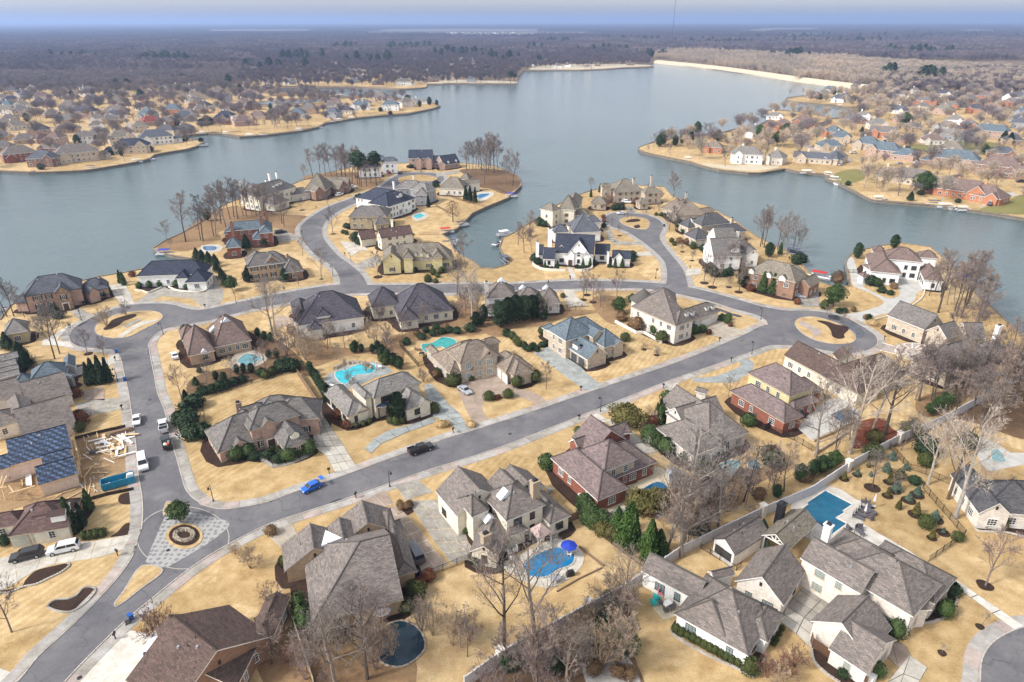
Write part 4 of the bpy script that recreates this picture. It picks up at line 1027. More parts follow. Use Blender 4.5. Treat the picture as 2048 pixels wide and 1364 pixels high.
house('house', 'white house with big blue slate roof behind the farmhouse', 'T', [
    ('Lhh', 500, 705, 800, 692, 640, 548, 4.2, {'p': 1.0}), ('Lhh', 300, 705, 470, 700, 380, 590, 4.2), ('Lhh', 640, 600, 800, 600, 700, 535, 4.2)], 'wall_white', 'roof_slate', .9, chim=[(470, 645, 7.5, 1, 'wall_limestone')])
house('farmhouse', 'white modern farmhouse with steep navy gables', 'T', [
    ('Lgg', 305, 915, 715, 935, 470, 735, 4.6, {'p': 1.1}), ('Ggg', 472, 890, 648, 892, 5, 0, 6.0, {'p': 1.25}), ('Ggg', 318, 908, 440, 900, 5, 0, 4.6, {'p': 1.25}), ('Ggg', 425, 945, 522, 940, 5, 0, 4.0, {'p': 1.2, 'd': 0}), ('Ggg', 583, 970, 700, 962, 5, 0, 3.3, {'p': 1.2}),
    ('Lgg', 185, 985, 312, 978, 240, 812, 3.1, {'p': 1.2}), ('Lgg', 725, 935, 882, 935, 800, 788, 3.0, {'p': 1.1}), ('Lgg', 905, 983, 1098, 978, 995, 868, 3.0, {'p': 1.1}), ('Ggg', 922, 985, 1032, 980, 4, 0, 3.0, {'p': 1.2}), ('Lgg', 135, 940, 185, 940, 160, 850, 3.0)],
    'wall_white', 'roof_navy', 1.1, frame='trim_dark', chim=[(262, 668, 10.5, 1.6, 'wall_white'), (130, 805, 8.5, 1.1, 'wall_white'), (868, 905, 5.6, .8, 'wall_white')])
house('mansion', 'limestone mansion with turret on the point', 'T', [
    ('Lhh', 930, 285, 1240, 268, 1080, 172, 5.6), ('Lhh', 800, 222, 905, 218, 850, 182, 8.5), ('Ghh', 1030, 268, 1225, 262, 5, 0, 5.8), ('Lhh', 1240, 290, 1440, 292, 1370, 205, 5.6), ('Lhh', 685, 392, 850, 400, 770, 305, 3.4), ('Lhh', 1190, 400, 1300, 400, 1200, 320, 3.0)],
    'wall_limestone', 'roof_khaki', .75, frame='trim_tan', tm='trim_tan', chim=[(1137, 145, 11, 1.6, 'wall_limestone'), (1320, 118, 12.5, 1.1, 'wall_limestone')])
house('house', 'low limestone house with pinkish tan roofs by the water', 'U', [
    ('Lhh', 100, 275, 375, 268, 220, 120, 3.8), ('Lhh', -40, 210, 140, 240, 90, 115, 3.6), ('Lhh', 300, 262, 460, 230, 420, 195, 3.6)], 'wall_limestone', 'roof_tan', .7, tm='trim_tan', chim=[(195, 75, 9, 1, 'wall_limestone')])
house('house', 'house with dark grey hip roofs and pale chimney by the water', 'U', [
    ('Lhh', 332, 375, 600, 345, 460, 250, 5.0), ('Lhh', 205, 390, 345, 382, 300, 285, 3.2), ('Lhh', 450, 440, 770, 430, 640, 348, 4.0), ('Lhh', 265, 492, 440, 492, 360, 378, 3.1, {'g': (0, 2)})], 'wall_beige', 'roof_charcoal', .85, chim=[(612, 305, 8, 1.2, 'wall_limestone')], dorm=[(240, 330, 1.3, 180)])
house('white_house', 'white house with grey gabled roof and front dormer', 'U', [
    ('Lgg', 440, 655, 700, 650, 540, 480, 5.2), ('Ggg', 380, 470, 470, 560, 8, 0, 5.6, {'side': 1}), ('Ghh', 600, 590, 690, 590, 5, 0, 6.2), ('Lhh', 640, 600, 830, 590, 720, 500, 5.2), ('Ggg', 740, 640, 862, 640, 8, 0, 4.6)], 'wall_white', 'roof_grey', .85, dorm=[(640, 610, 3.0, -90)], chim=[(665, 425, 9.5, .9, 'wall_white')])
house('brick_house', 'two storey brown stone house with cone evergreens in front', 'U', [
    ('Lhh', 748, 780, 1190, 890, 1010, 690, 6.2), ('Ggg', 1180, 905, 1325, 925, 9, 0, 4.4), ('Lhh', 1290, 920, 1400, 880, 1330, 800, 4.2), ('Lhh', 1100, 800, 1280, 800, 1200, 730, 5.5)], 'wall_brownbrick', 'roof_khaki', .85, tm='trim_tan', dorm=[(785, 800, 1.8, -90), (940, 835, 1.8, -90), (1065, 865, 2.2, -90)], windens=.85)
house('mansion', 'white mansion with brown tiled roofs and arched porch', 'X', [
    ('Lhh', 590, 352, 935, 385, 770, 250, 7.0), ('Lhh', 362, 308, 512, 468, 590, 320, 4.6), ('Lgh', 855, 430, 985, 545, 1010, 420, 3.6), ('Ghh', 655, 438, 775, 445, 5, 0, 3.6, {'open': 1}), ('Lhh', 480, 470, 670, 465, 560, 380, 3.8), ('Lhh', 480, 285, 600, 300, 530, 230, 5.0), ('Lhh', 900, 330, 1080, 360, 970, 270, 4.8), ('Lhh', 395, 520, 460, 515, 425, 470, 2.8)],
    'wall_white', 'roof_mauve', .7, frame='trim_dark', windens=1.2)
house('house', 'limestone house with pale slate roofs among tall bare trees', 'E', [
    ('Lhh', 1350, 1130, 1780, 990, 1540, 800, 4.0, {'p': .9}), ('Ggg', 1178, 740, 1260, 660, 12, 0, 4.6), ('Lgg', 1345, 810, 1470, 760, 1420, 640, 4.6), ('Lgg', 1520, 800, 1700, 800, 1640, 660, 4.6), ('Lhh', 1780, 950, 1860, 900, 1800, 800, 3.4)],
    'wall_limestone', 'roof_grey', .9, chim=[(1812, 690, 9.5, 1.4, 'wall_white'), (1415, 975, 6.2, .6, 'wall_white'), (1495, 880, 7.5, .8, 'wall_white')])
house('house', 'long house with chocolate brown roof beside the east cul-de-sac', 'E', [
    ('Lgh', -150, 955, 530, 1310, 200, 935, 3.6), ('Lhh', 430, 1230, 1060, 1160, 780, 925, 3.8, {'p': .9}), ('Ggg', 350, 1000, 520, 1000, 4, 0, 3.6)], 'wall_cream', 'roof_brown', .8, tm='trim_tan', bed=False)
house('brick_house', 'red brick and yellow house with pinkish shingle roof', 'M', [
    ('Lhh', 818, 190, 1312, 482, 1130, 190, 3.3, {'w': 'wall_red'}), ('Ghh', 1368, 240, 1592, 158, 9, 0, 6.0, {'w': 'wall_yellow'}), ('Lhh', 1300, 300, 1685, 190, 1500, 60, 3.3, {'w': 'wall_red', 'nb': 1}), ('Lhh', 1430, 370, 1610, 265, 1480, 250, 3.2, {'w': 'wall_red', 'nb': 1}), ('Ggg', 985, 30, 1060, 75, 8, 0, 4.6, {'w': 'wall_red'})],
    'wall_red', 'roof_pink', .85, tm='trim_tan')
house('house', 'white brick house with wide taupe roof under bare trees', 'M', [
    ('Lhh', 145, 525, 490, 790, 500, 500, 3.2, {'w': 'wall_whitebrick'}), ('Lhh', 640, 690, 985, 565, 760, 245, 3.4, {'p': .75}), ('Ggg', 235, 372, 385, 490, 12, 0, 3.8, {'side': 1}), ('Rgg', 378, 125, 520, 300, 4.5, 0, 3.2), ('Lhh', 510, 540, 770, 580, 560, 330, 3.6), ('Lgg', 500, 190, 600, 220, 550, 165, 2.6)],
    'wall_whitebrick', 'roof_taupe', .8, bed=True)
house('brick_house', 'big red brick house with beige upper storey and mauve roof', 'L', [
    ('Lhh', 117, 770, 655, 1258, 600, 820, 3.3, {'w': 'wall_red'}), ('Lhh', 735, 928, 1108, 778, 790, 560, 6.0, {'w': 'wall_beige'}), ('Lhh', 830, 1045, 1305, 802, 1000, 560, 3.3, {'w': 'wall_red', 'nb': 1}), ('Ggg', 325, 585, 440, 690, 14, 0, 3.4, {'w': 'wall_red', 'side': 1}), ('Rgg', 625, 268, 760, 470, 5.0, 0, 3.6, {'w': 'wall_red'}), ('Lhh', 940, 495, 1050, 490, 880, 380, 3.6, {'nb': 1})],
    'wall_red', 'roof_pink', .85, shut=False)
house('house', 'house with huge grey shingle roof and white roof triangle', 'J', [
    ('Lhg', 380, 1312, 1215, 1088, 700, 585, 3.0, {'p': .62}), ('Rgg', 335, 400, 430, 610, 5.2, 0, 2.8), ('Ghh', 1143, 890, 1337, 822, 12, 0, 3.1), ('Lhh', 1075, 525, 1168, 492, 900, 320, 3.4), ('Rgg', 580, 350, 735, 590, 4.4, 0, 2.9), ('Rgg', 808, 190, 920, 380, 5.0, 0, 2.9)],
    'wall_tan', 'roof_taupe', .66, tm='trim_tan')
house('house', 'cream stucco house with stone chimney and pink pavilion behind', 'I', [
    ('Lhh', 845, 742, 1257, 570, 960, 335, 6.0), ('Lhh', 480, 688, 670, 640, 590, 425, 6.0), ('Lhh', 352, 545, 480, 685, 480, 480, 6.0), ('Ghh', 1297, 778, 1527, 682, 11, 0, 3.2), ('Ggg', 462, 1052, 760, 1108, 11, 0, 3.0, {'p': .65}), ('Lhh', 860, 905, 1080, 830, 940, 725, 3.0), ('Rgg', 347, 165, 570, 410, 5.0, 0, 5.0), ('Rgg', 790, 180, 930, 350, 4.2, 0, 4.5), ('Rgg', 912, 135, 1040, 330, 4.2, 0, 4.5)],
    'wall_cream', 'roof_taupe', .75, frame='trim_dark', chim=[(1145, 325, 10.5, 1.5, 'chimney_stone'), (632, 875, 6.2, 1.5, 'chimney_stone')], gab=[(865, 490, 1.6), (690, 740, 1.2)])
house('brick_house', 'pinkish brick house with grey roof in large tan corner lot', 'G', [
    ('Lhh', 600, 680, 1222, 480, 880, 335, 5.8), ('Rhh', 395, 490, 560, 445, 5.4, 0, 2.9), ('Ghh', 600, 680, 735, 640, 8, 0, 5.8), ('Ggg', 725, 655, 945, 592, 8, 0, 5.6, {'d': 0}), ('Ghh', 1015, 900, 1367, 795, 11, 0, 3.1), ('Rhh', 1110, 270, 1215, 262, 4.2, 0, 4.4), ('Rhh', 850, 250, 975, 238, 4.5, 0, 3.0, {'nw': 1}), ('Ggg', 390, 893, 592, 832, 4, 0, 3.0), ('Rgh', 480, 400, 700, 330, 4.0, 0, 2.8, {'nw': 1})],
    'wall_pinkbrick', 'roof_grey', .85, tm='trim_tan', shut=True, chim=[(458, 340, 6.8, 1.3, 'wall_brownbrick')], dorm=[(1155, 760, 1.8, -90)], dm='wall_cream')
house('house', 'cream brick house with greige roof and black shutters', 'H', [
    ('Lhh', 590, 890, 1172, 700, 850, 590, 5.8), ('Ghh', 265, 1112, 548, 1030, 12, 0, 3.1), ('Ggg', 378, 1072, 548, 1025, 4, 0, 3.2), ('Ghh', 475, 893, 590, 872, 7, 0, 5.8), ('Ghh', 970, 1030, 1300, 940, 11, 0, 3.2), ('Ggg', 1145, 985, 1300, 940, 4, 0, 3.3), ('Lhh', 620, 1000, 770, 985, 690, 950, 3.2, {'r': 'metal_roof', 'open': 1, 'pm': 'door_wood', 'p': .4})],
    'wall_cream', 'roof_palegrey', .8, tm='trim_tan', frame='trim_dark', shut=True)
house('house', 'tan stone house with brown roof and circular brick drive', 'C', [
    ('Lhh', 545, 1038, 905, 952, 700, 810, 5.8), ('Ghh', 468, 1135, 552, 1115, 17, 0, 3.1, {'p': .9}), ('Ghh', 268, 962, 470, 1130, 9, 0, 3.1, {'side': 1}), ('Ggg', 748, 1005, 882, 950, 6, 0, 5.8), ('Ghh', 1037, 1155, 1217, 1108, 10, 0, 3.2), ('Lhh', 862, 1045, 972, 1118, 985, 900, 3.3, {'g': (0, 2)}), ('Ggg', 655, 1095, 742, 1010, 3, 0, 3.2, {'d': 0}), ('Lhh', 750, 870, 920, 840, 860, 785, 5.0)],
    'wall_limestone', 'roof_tan', .85, tm='trim_tan', pane='glass_pale')
house('house', 'pale house with grey hip roofs behind the dark magnolias', 'C', [
    ('Lhh', 790, 442, 1062, 432, 920, 272, 5.8, {'p': .95}), ('Lhh', 1060, 455, 1300, 470, 1130, 340, 4.5), ('Lhh', 1275, 490, 1465, 490, 1330, 338, 3.4), ('Lhh', 795, 535, 960, 520, 880, 490, 3.0)],
    'wall_white', 'roof_taupe', .85, chim=[(786, 295, 10.5, 1.2, 'wall_whitebrick')], gab=[(925, 292, 1.3), (1120, 357, 1.3), (1335, 357, 1.3)])
house('house', 'house with dark slate roof and cream front dormer', 'C', [
    ('Lhh', -20, 610, 492, 548, 200, 300, 3.2, {'p': .9}), ('Ghh', 90, 530, 268, 500, 7, 0, 5.0), ('Ghh', 0, 655, 175, 625, 10, 0, 3.0), ('Lhh', -260, 520, 0, 500, -150, 330, 4.2)],
    'wall_cream', 'roof_lilac', .85, tm='trim_tan')
house('white_house', 'white brick house with dark lilac grey roof', 'B', [
    ('Lhh', 890, 690, 1497, 608, 1120, 378, 4.0), ('Ghh', 980, 742, 1120, 716, 12, 0, 3.0), ('Ghh', 1058, 618, 1188, 592, 7, 0, 5.6), ('Ghh', 1338, 642, 1500, 612, 8, 0, 3.1), ('Lhh', 775, 490, 900, 640, 900, 420, 4.2, {'nw': 0})],
    'wall_white', 'roof_lilac', .85)
house('house', 'house with mauve brown roof and white gablets', 'B', [
    ('Lhh', 125, 888, 472, 818, 240, 580, 3.2), ('Lhh', -110, 960, 140, 920, 40, 660, 3.2), ('Lhh', -160, 830, -20, 780, 60, 640, 3.2)], 'wall_tan', 'roof_mauve', .85, gab=[(240, 655, 1.4), (135, 735, 1.4), (40, 940, 1.4)], windens=1.5)
house('house', 'pale house with blue grey slate roof and garage wing', 'C', [
    ('Lhh', 1508, 828, 1335, 722, 1640, 655, 5.8), ('Lhh', 1300, 700, 1360, 760, 1420, 700, 3.0, {'nw': 1}), ('Lgg', 1700, 1000, 1522, 882, 1720, 830, 3.1, {'g': (0, 2), 'gm': 'garage_dark'}), ('Lhh', 1480, 800, 1890, 740, 1740, 590, 5.8), ('Lhh', 1840, 870, 2050, 850, 1950, 690, 4.0), ('Ggg', 1760, 800, 1860, 760, 7, 0, 5.8), ('Ggg', 1950, 880, 2045, 850, 6, 0, 3.6)],
    'wall_limestone', 'roof_bluegrey', .85, dorm=[(1590, 870, 1.4, 0)])
house('mansion', 'large stone house with round turret and four garage dormers', 'D', [
    ('Lhh', 690, 690, 835, 640, 660, 320, 6.0, {'p': .9}), ('Lhh', 585, 640, 690, 690, 640, 500, 6.0), ('Lgh', 740, 668, 1108, 562, 950, 478, 3.6, {'g': (0, 2, 4.4)}), ('Ghh', 495, 572, 590, 590, 8, 0, 5.8), ('Lhh', 450, 470, 700, 480, 560, 340, 5.8), ('Lhh', 340, 590, 500, 600, 440, 520, 3.2, {'open': 1})],
    'wall_whitebrick', 'roof_taupe', .85, tm='trim_tan', dorm=[(790, 600, 1.5, -90), (845, 590, 1.5, -90), (975, 545, 1.5, -90), (1030, 535, 1.5, -90)], shut=False)
# turret
crop('D'); q = P(388, 500, 4); mb = MB(); mb.tube((0, 0, -.3), (0, 0, 6.2), 3.6, 3.6, 16); e_ = HOUSES[-1][3]; c_ = HOUSES[-1][1]
t_o = obj('turret', mb.build('turret', MAT['wall_whitebrick']), e_, Vector((q.x, q.y, 0)) - c_)
mb = MB(); mb.tube((0, 0, 6.0), (0, 0, 9.6), 4.2, .05, 16); obj('turret_roof', mb.build('turret_roof', MAT['roof_taupe']), t_o); crop('p')
house('house', 'house with teal slate roof and dark gables', 'g', [
    ('Lhh', 440, 1090, 1020, 975, 800, 765, 3.2), ('Lhh', 225, 1118, 470, 1060, 330, 960, 3.0), ('Ggg', 1060, 1025, 1145, 985, 10, 0, 3.0), ('Ggg', 950, 900, 1140, 850, 7, 0, 3.0)], 'wall_grey', 'roof_bluegrey', .8)
house('house', 'grey house with stacked gables at the picture edge', 'g', [
    ('Lgg', -100, 790, 285, 700, 180, 640, 4.4), ('Lgg', -150, 880, 245, 830, 150, 750, 4.0), ('Lgg', -150, 960, 285, 890, 170, 840, 3.4), ('Lgg', -200, 1060, 300, 985, 100, 930, 3.0)], 'wall_grey', 'roof_palegrey', .6)
house('house', 'grey brick cottage with plain hip roof', 'g', [
    ('Lhh', 45, 380, 425, 312, 200, 125, 3.6)], 'wall_olive', 'roof_palegrey', .8)
house('house', 'house with tan shingle roof and double garage gable', 'F', [
    ('Lgg', 250, 148, 660, 35, 460, -140, 3.0, {'g': (0, 1, 4.8)}), ('Lgg', 200, 400, 690, 300, 400, 100, 3.2), ('Lhh', -150, 360, 205, 300, 0, 180, 3.2), ('Ggg', 90, 230, 300, 170, 8, 0, 4.0), ('Lgg', -200, 120, 200, 60, 0, -80, 4.6)], 'wall_whitebrick', 'roof_taupe', .6, tm='trim_tan', bed=False)
house('house', 'low brown roofed house with three pale garage doors', 'F', [
    ('Lhh', 70, 1335, 625, 1240, 450, 1005, 2.9, {'g': (0, 3), 'gm': 'garage_sage'}), ('Lhh', -200, 1280, 200, 1230, 0, 1120, 2.9), ('Ggg', 610, 1250, 700, 1100, 6, 0, 2.9, {'side': 1})], 'wall_cream', 'roof_chocolate', .8, tm='trim_tan', dorm=[(600, 1145, 1.8, 0), (625, 1085, 1.8, 0)], bed=False)
house('house', 'large dark brown roofed house at the bottom edge', 'K', [
    ('Lhh', 1440, 1450, 1330, 1172, 1560, 1100, 3.0, {'nb': 1}), ('Lgg', 1320, 1180, 1375, 895, 1500, 960, 3.0, {'nb': 1}), ('Lgg', 1480, 900, 1660, 912, 1560, 846, 2.8)], 'wall_brownbrick', 'roof_brown', .6, bed=False)
house('house', 'brown shingled gable roof wing at the bottom edge', 'W', [
    ('Lgg', 660, 945, 265, 660, 60, 1000, 3.4, {'p': .6, 'nb': 1}), ('Lgh', 330, 1420, 510, 1065, 190, 830, 3.4, {'p': .6, 'nb': 1}), ('Ggg', 430, 965, 660, 970, 8, 0, 3.2, {'nb': 1})], 'wall_brownbrick', 'roof_brown', .6, bed=False)
house('white_house', 'white house with taupe hip roof and dining patio', 'N', [
    ('Lhh', 178, 852, 735, 1168, 640, 690, 3.2, {'p': .85, 'w': 'wall_white'}), ('Ehh', 905, 1080, 988, 850, 760, 800, 3.1), ('Ggg', 350, 755, 465, 620, 10, 0, 3.4, {'side': 1}), ('Lgg', 970, 775, 1200, 548, 800, 630, 3.4, {'w': 'wall_whitebrick'}), ('Lhh', 180, 850, 300, 700, 420, 800, 3.0, {'nw': 1}), ('Lgg', 480, 600, 640, 560, 560, 540, 3.0)],
    'wall_white', 'roof_taupe', .85, pane='glass_pale', frame='trim_dark', bed=False)
house('white_house', 'large white brick house with taupe roofs and brick courtyard', 'O', [
    ('Lgg', 0, 482, 430, 738, 250, 420, 5.6, {'p': .7}), ('Rhh', 590, 440, 705, 505, 5.2, 0, 5.2, {'p': .75}), ('Rgg', 350, 905, 610, 1092, 4.6, 0, 3.0, {'p': .6}), ('Rgg', 495, 752, 290, 940, 4.2, 0, 3.0, {'nw': 1}), ('Egg', 460, 975, 562, 850, 370, 890, 3.0, {'nw': 1}),
    ('Ggg', 820, 780, 905, 700, 7, 0, 4.8), ('Ggg', 890, 720, 975, 680, 7, 0, 4.8), ('Rhh', 750, 420, 860, 510, 4.2, 0, 3.8), ('Rhh', 430, 350, 570, 400, 4.6, 0, 4.0), ('Ggg', 700, 780, 760, 860, 4, 0, 4.0, {'nw': 1})],
    'wall_whitebrick', 'roof_taupe', .75, pane='glass_pale', frame='trim_tan', chim=[(205, 250, 9.5, 1.2, 'wall_white')], bed=False)
house('pool_house', 'small white pool house with dark television wall', 'N', [
    ('Ggg', 462, 288, 640, 412, 9.5, 0, 3.2, {'nw': 1})], 'wall_white', 'roof_taupe', .75, cat='pool house', bed=False, tm='trim_dark')
house('open_pavilion', 'open timber pavilion with grey gable roof beside the dark blue pool', 'N', [
    ('Ggg', 828, 262, 1035, 378, 10.5, 0, 3.4, {'open': 1, 'pm': 'post_white'})], 'wall_white', 'roof_khaki', .7, cat='pavilion', bed=False, chim=[(990, 30, 6.5, 1.5, 'metal_dark')])
house('white_house', 'white brick house with charcoal roof at the right edge', 'O', [
    ('Ggg', 1270, 165, 1510, 185, 12, 0, 3.6, {'w': 'wall_whitebrick', 'p': .9}), ('Lhh', 1480, 160, 1900, 190, 1700, -60, 3.6, {'p': .8}), ('Lhh', 1150, -20, 1290, 150, 1450, -150, 3.6, {'nw': 0})], 'wall_whitebrick', 'roof_charcoal', .85, bed=False)
# ---------------- plants ----------------
def tri_twig(mb, p, q, w, rnd, m=0):
    d = (q - p); s = d.cross(Vector((rnd.uniform(-1, 1), rnd.uniform(-1, 1), rnd.uniform(-1, 1))))
    if s.length < 1e-5: return
    s.normalize(); mb.add([p - s * w, p + s * w, q], [(0, 1, 2)], m)
def grow(seed, h, clear, spread, r0, nl, nb, nt, nf, up=.55, lean=.05, forks=0, twig=.028):
    """a leafless tree: returns trunk mesh parts and crown mesh parts"""
    rnd = random.Random(seed); T, C = MB(), MB()
    def path(p, d, L, n, wig, upb):
        pts = [p.copy()]
        for i in range(n):
            d = (d + Vector((rnd.gauss(0, wig), rnd.gauss(0, wig), rnd.gauss(0, wig * .5) + upb))).normalized()
            p = p + d * (L / n); pts.append(p.copy())
        return pts
    def limb(mb, pts, ra, rb, n):
        k = len(pts) - 1
        for i in range(k):
            a, b = ra + (rb - ra) * i / k, ra + (rb - ra) * (i + 1) / k
            mb.tube(pts[i], pts[i + 1], a, b, n)
    def sub(p, d, L, r, lev):
        # lev 1 limb, 2 branch, 3 twig, 4 fine
        if lev >= 3:
            pts = path(p, d, L, 2, .16, .05)
            for i in range(2): tri_twig(C, pts[i], pts[i + 1], max(r * (1.2 - i * .4), .02), rnd)
            if lev == 3:
                for _ in range(nf):
                    t = rnd.random(); q = pts[0].lerp(pts[-1], .25 + .75 * t)
                    dd = (d + Vector((rnd.gauss(0, .6), rnd.gauss(0, .6), rnd.gauss(.1, .5)))).normalized()
                    tri_twig(C, q, q + dd * L * rnd.uniform(.4, .8), twig * 1.05, rnd)
            return
        pts = path(p, d, L, 4 if lev == 1 else 3, .13, .07)
        limb(T if lev == 1 else C, pts, r, r * .38, 5 if lev == 1 else 3)
        n = nb if lev == 1 else nt
        for i in range(n):
            t = .22 + .78 * (i + rnd.random()) / n; k = min(int(t * (len(pts) - 1)), len(pts) - 2)
            q = pts[k].lerp(pts[k + 1], t * (len(pts) - 1) - k); ax = (pts[k + 1] - pts[k]).normalized()
            s = ax.orthogonal().normalized(); s.rotate(Matrix.Rotation(rnd.random() * 6.283, 3, ax)) if False else None
            a = rnd.random() * 6.283; o1 = ax.orthogonal().normalized(); o2 = ax.cross(o1); side = o1 * math.cos(a) + o2 * math.sin(a)
            dd = (ax * .75 + side * rnd.uniform(.5, .95) + Vector((0, 0, .22))).normalized()
            sub(q, dd, L * rnd.uniform(.38, .62) * (1.15 - .5 * t), r * (.42 if lev == 1 else .3) * (1.1 - .5 * t), lev + 1)
    stems = [(Vector((0, 0, -.2)), Vector((rnd.gauss(0, lean), rnd.gauss(0, lean), 1)).normalized(), h)]
    if forks:
        base = Vector((0, 0, 0)); stems = []
        for i in range(forks):
            a = 6.283 * i / forks + rnd.random(); stems.append((Vector((math.cos(a) * r0 * .5, math.sin(a) * r0 * .5, -.1)), Vector((math.cos(a) * .28, math.sin(a) * .28, 1)).normalized(), h * rnd.uniform(.85, 1)))
    for p, d, H in stems:
        tp = path(p, d, H * .86, 7, .045, .04)
        limb(T, tp, r0, r0 * .22, 7)
        for i in range(nl):
            t = clear + (1 - clear) * (i + rnd.random() * .8) / nl; t = min(t, .99); k = min(int(t * 7), 6)
            q = tp[k].lerp(tp[k + 1], t * 7 - k); a = 2.4 * i + rnd.random() * .8
            e = up + .35 * t + rnd.uniform(-.12, .12)
            dd = Vector((math.cos(a), math.sin(a), e * 1.3)).normalized()
            sub(q, dd, H * spread * (1.15 - .75 * (t - clear) / (1 - clear)) * rnd.uniform(.8, 1.1), r0 * .42 * (1.15 - .7 * t), 1)
    return T, C
TREES = {}
def tree_kind(key, mat, *a, **k):
    T, C = grow(*a, **k); TREES[key] = (T.build('trunk', MAT[mat]), C.build('crown', MAT[dict(bark_pale='twig_pale', bark_grey='twig_grey', bark_dark='twig_brown').get(mat, mat)]), max(v[2] for v in C.v) * .97)
for i in range(3):
    tree_kind('big%d' % i, ['bark_pale', 'bark_grey', 'bark_dark'][i], 11 + i, 20, .32, .40, .34, 10, 7, 6, 6, twig=.025)
    tree_kind('tall%d' % i, ['bark_dark', 'bark_grey', 'bark_dark'][i], 31 + i, 16, .34, .30, .2, 11, 6, 6, 6, .75, twig=.036)
    tree_kind('mid%d' % i, ['bark_grey', 'bark_lilac', 'bark_dark'][i], 51 + i, 10, .24, .38, .13, 10, 6, 6, 6, .7, twig=.02)
    tree_kind('small%d' % i, ['bark_grey', 'bark_red', 'bark_lilac'][i], 71 + i, 5.5, .15, .38, .07, 9, 6, 5, 5, .7, twig=.02)
tree_kind('thicket0', 'bark_lilac', 91, 7, .12, .34, .07, 6, 5, 5, 5, .6, forks=4, twig=.014)
tree_kind('thicket1', 'bark_tan', 92, 7.5, .12, .34, .08, 6, 5, 5, 5, .6, forks=4, twig=.014)
tree_kind('bush0', 'bark_red', 93, 3, .05, .5, .035, 5, 5, 4, 4, .5, forks=5, twig=.014)
tree_kind('bush1', 'bark_grey', 94, 3, .05, .5, .035, 5, 5, 4, 4, .5, forks=5, twig=.014)
tree_kind('bush2', 'bark_tan', 95, 3, .05, .5, .035, 5, 5, 4, 5, .5, forks=5, twig=.018)
def foliage(seed, h, r, prof, n, leaf, mat, lump=.18, z0=0.0, core=True, trunk=None):
    rnd = random.Random(seed); mb = MB(); off = Vector((seed * 3.1, seed * 1.7, 0))
    def rad(t, a):
        d = Vector((math.cos(a), math.sin(a), t * 2.2 * h / max(r, .1) * .45))
        return r * prof(t) * (1 + lump * 2.2 * mnoise.noise(d * 1.6 + off))
    if core:
        nz, na = 7, 10; vv = []
        for i in range(nz + 1):
            t = i / nz
            for j in range(na):
                a = 6.283 * j / na; q = rad(t, a) * .74; vv.append((q * math.cos(a), q * math.sin(a), z0 + .06 * h + t * (h - z0) * .88))
        mb.add(vv, [[i * na + j, i * na + (j + 1) % na, (i + 1) * na + (j + 1) % na, (i + 1) * na + j] for i in range(nz) for j in range(na)])
    for _ in range(n):
        t = rnd.random() ** .85; a = rnd.random() * 6.283; q = rad(t, a) * (1 - .3 * rnd.random() ** 2)
        c = Vector((q * math.cos(a), q * math.sin(a), z0 + t * (h - z0)))
        u = Vector((rnd.gauss(0, 1), rnd.gauss(0, 1), rnd.gauss(0, 1))).normalized(); w = u.orthogonal().normalized(); s = leaf * rnd.uniform(.6, 1.3)
        mb.add([c - u * s, c + w * s * .6, c + u * s, c - w * s * .6], [(0, 1, 2, 3)])
    return mb
ball = lambda t: math.sqrt(max(0, 1 - (2 * t - .85) ** 2 * .95)) if t < .97 else .3
cone = lambda t: (1 - t) ** .8 * (.6 + .4 * min(1, t * 8)) + .02
col_ = lambda t: min(1, (t * 6) ** .5) * (1 - t ** 2.6) ** .7 + .02
oval = lambda t: math.sin(math.pi * min(max(t * .93 + .05, 0), 1)) ** .62 + .02
SHR = {}
def shrub_kind(key, *a, **k): SHR[key] = foliage(*a, **k).build('foliage', MAT[a[6]])
shrub_kind('box', 1, 1.0, .55, ball, 500, .055, 'leaf_box', .05)
shrub_kind('boxdark', 2, 1.0, .55, ball, 500, .055, 'leaf_mid', .06)
shrub_kind('dark', 3, 1.0, .6, ball, 500, .07, 'leaf_dark', .22)
shrub_kind('spread', 4, 1.0, .75, ball, 600, .06, 'leaf_olive', .2)
shrub_kind('bright', 5, 1.0, .55, oval, 700, .06, 'leaf_bright', .3)
shrub_kind('red', 6, 1.0, .6, ball, 450, .06, 'leaf_red', .2)
shrub_kind('brown', 7, 1.0, .6, ball, 500, .06, 'leaf_brown', .2)
shrub_kind('straw', 8, 1.0, .9, ball, 500, .07, 'leaf_straw', .15)
shrub_kind('cone', 9, 1.0, .24, cone, 700, .04, 'leaf_mid', .12)
shrub_kind('conebrown', 10, 1.0, .3, cone, 600, .045, 'leaf_olive', .12)
shrub_kind('colm', 11, 1.0, .17, col_, 700, .035, 'leaf_dark', .12)
shrub_kind('spruce', 12, 1.0, .42, cone, 700, .06, 'leaf_blue', .25)
shrub_kind('arbor', 13, 1.0, .3, cone, 1800, .035, 'leaf_bright', .2)
shrub_kind('laurel', 15, 1.0, .24, oval, 1700, .035, 'leaf_dark', .3)
shrub_kind('thuja', 14, 1.0, .2, cone, 1300, .035, 'leaf_dark', .15)
EVG = {}
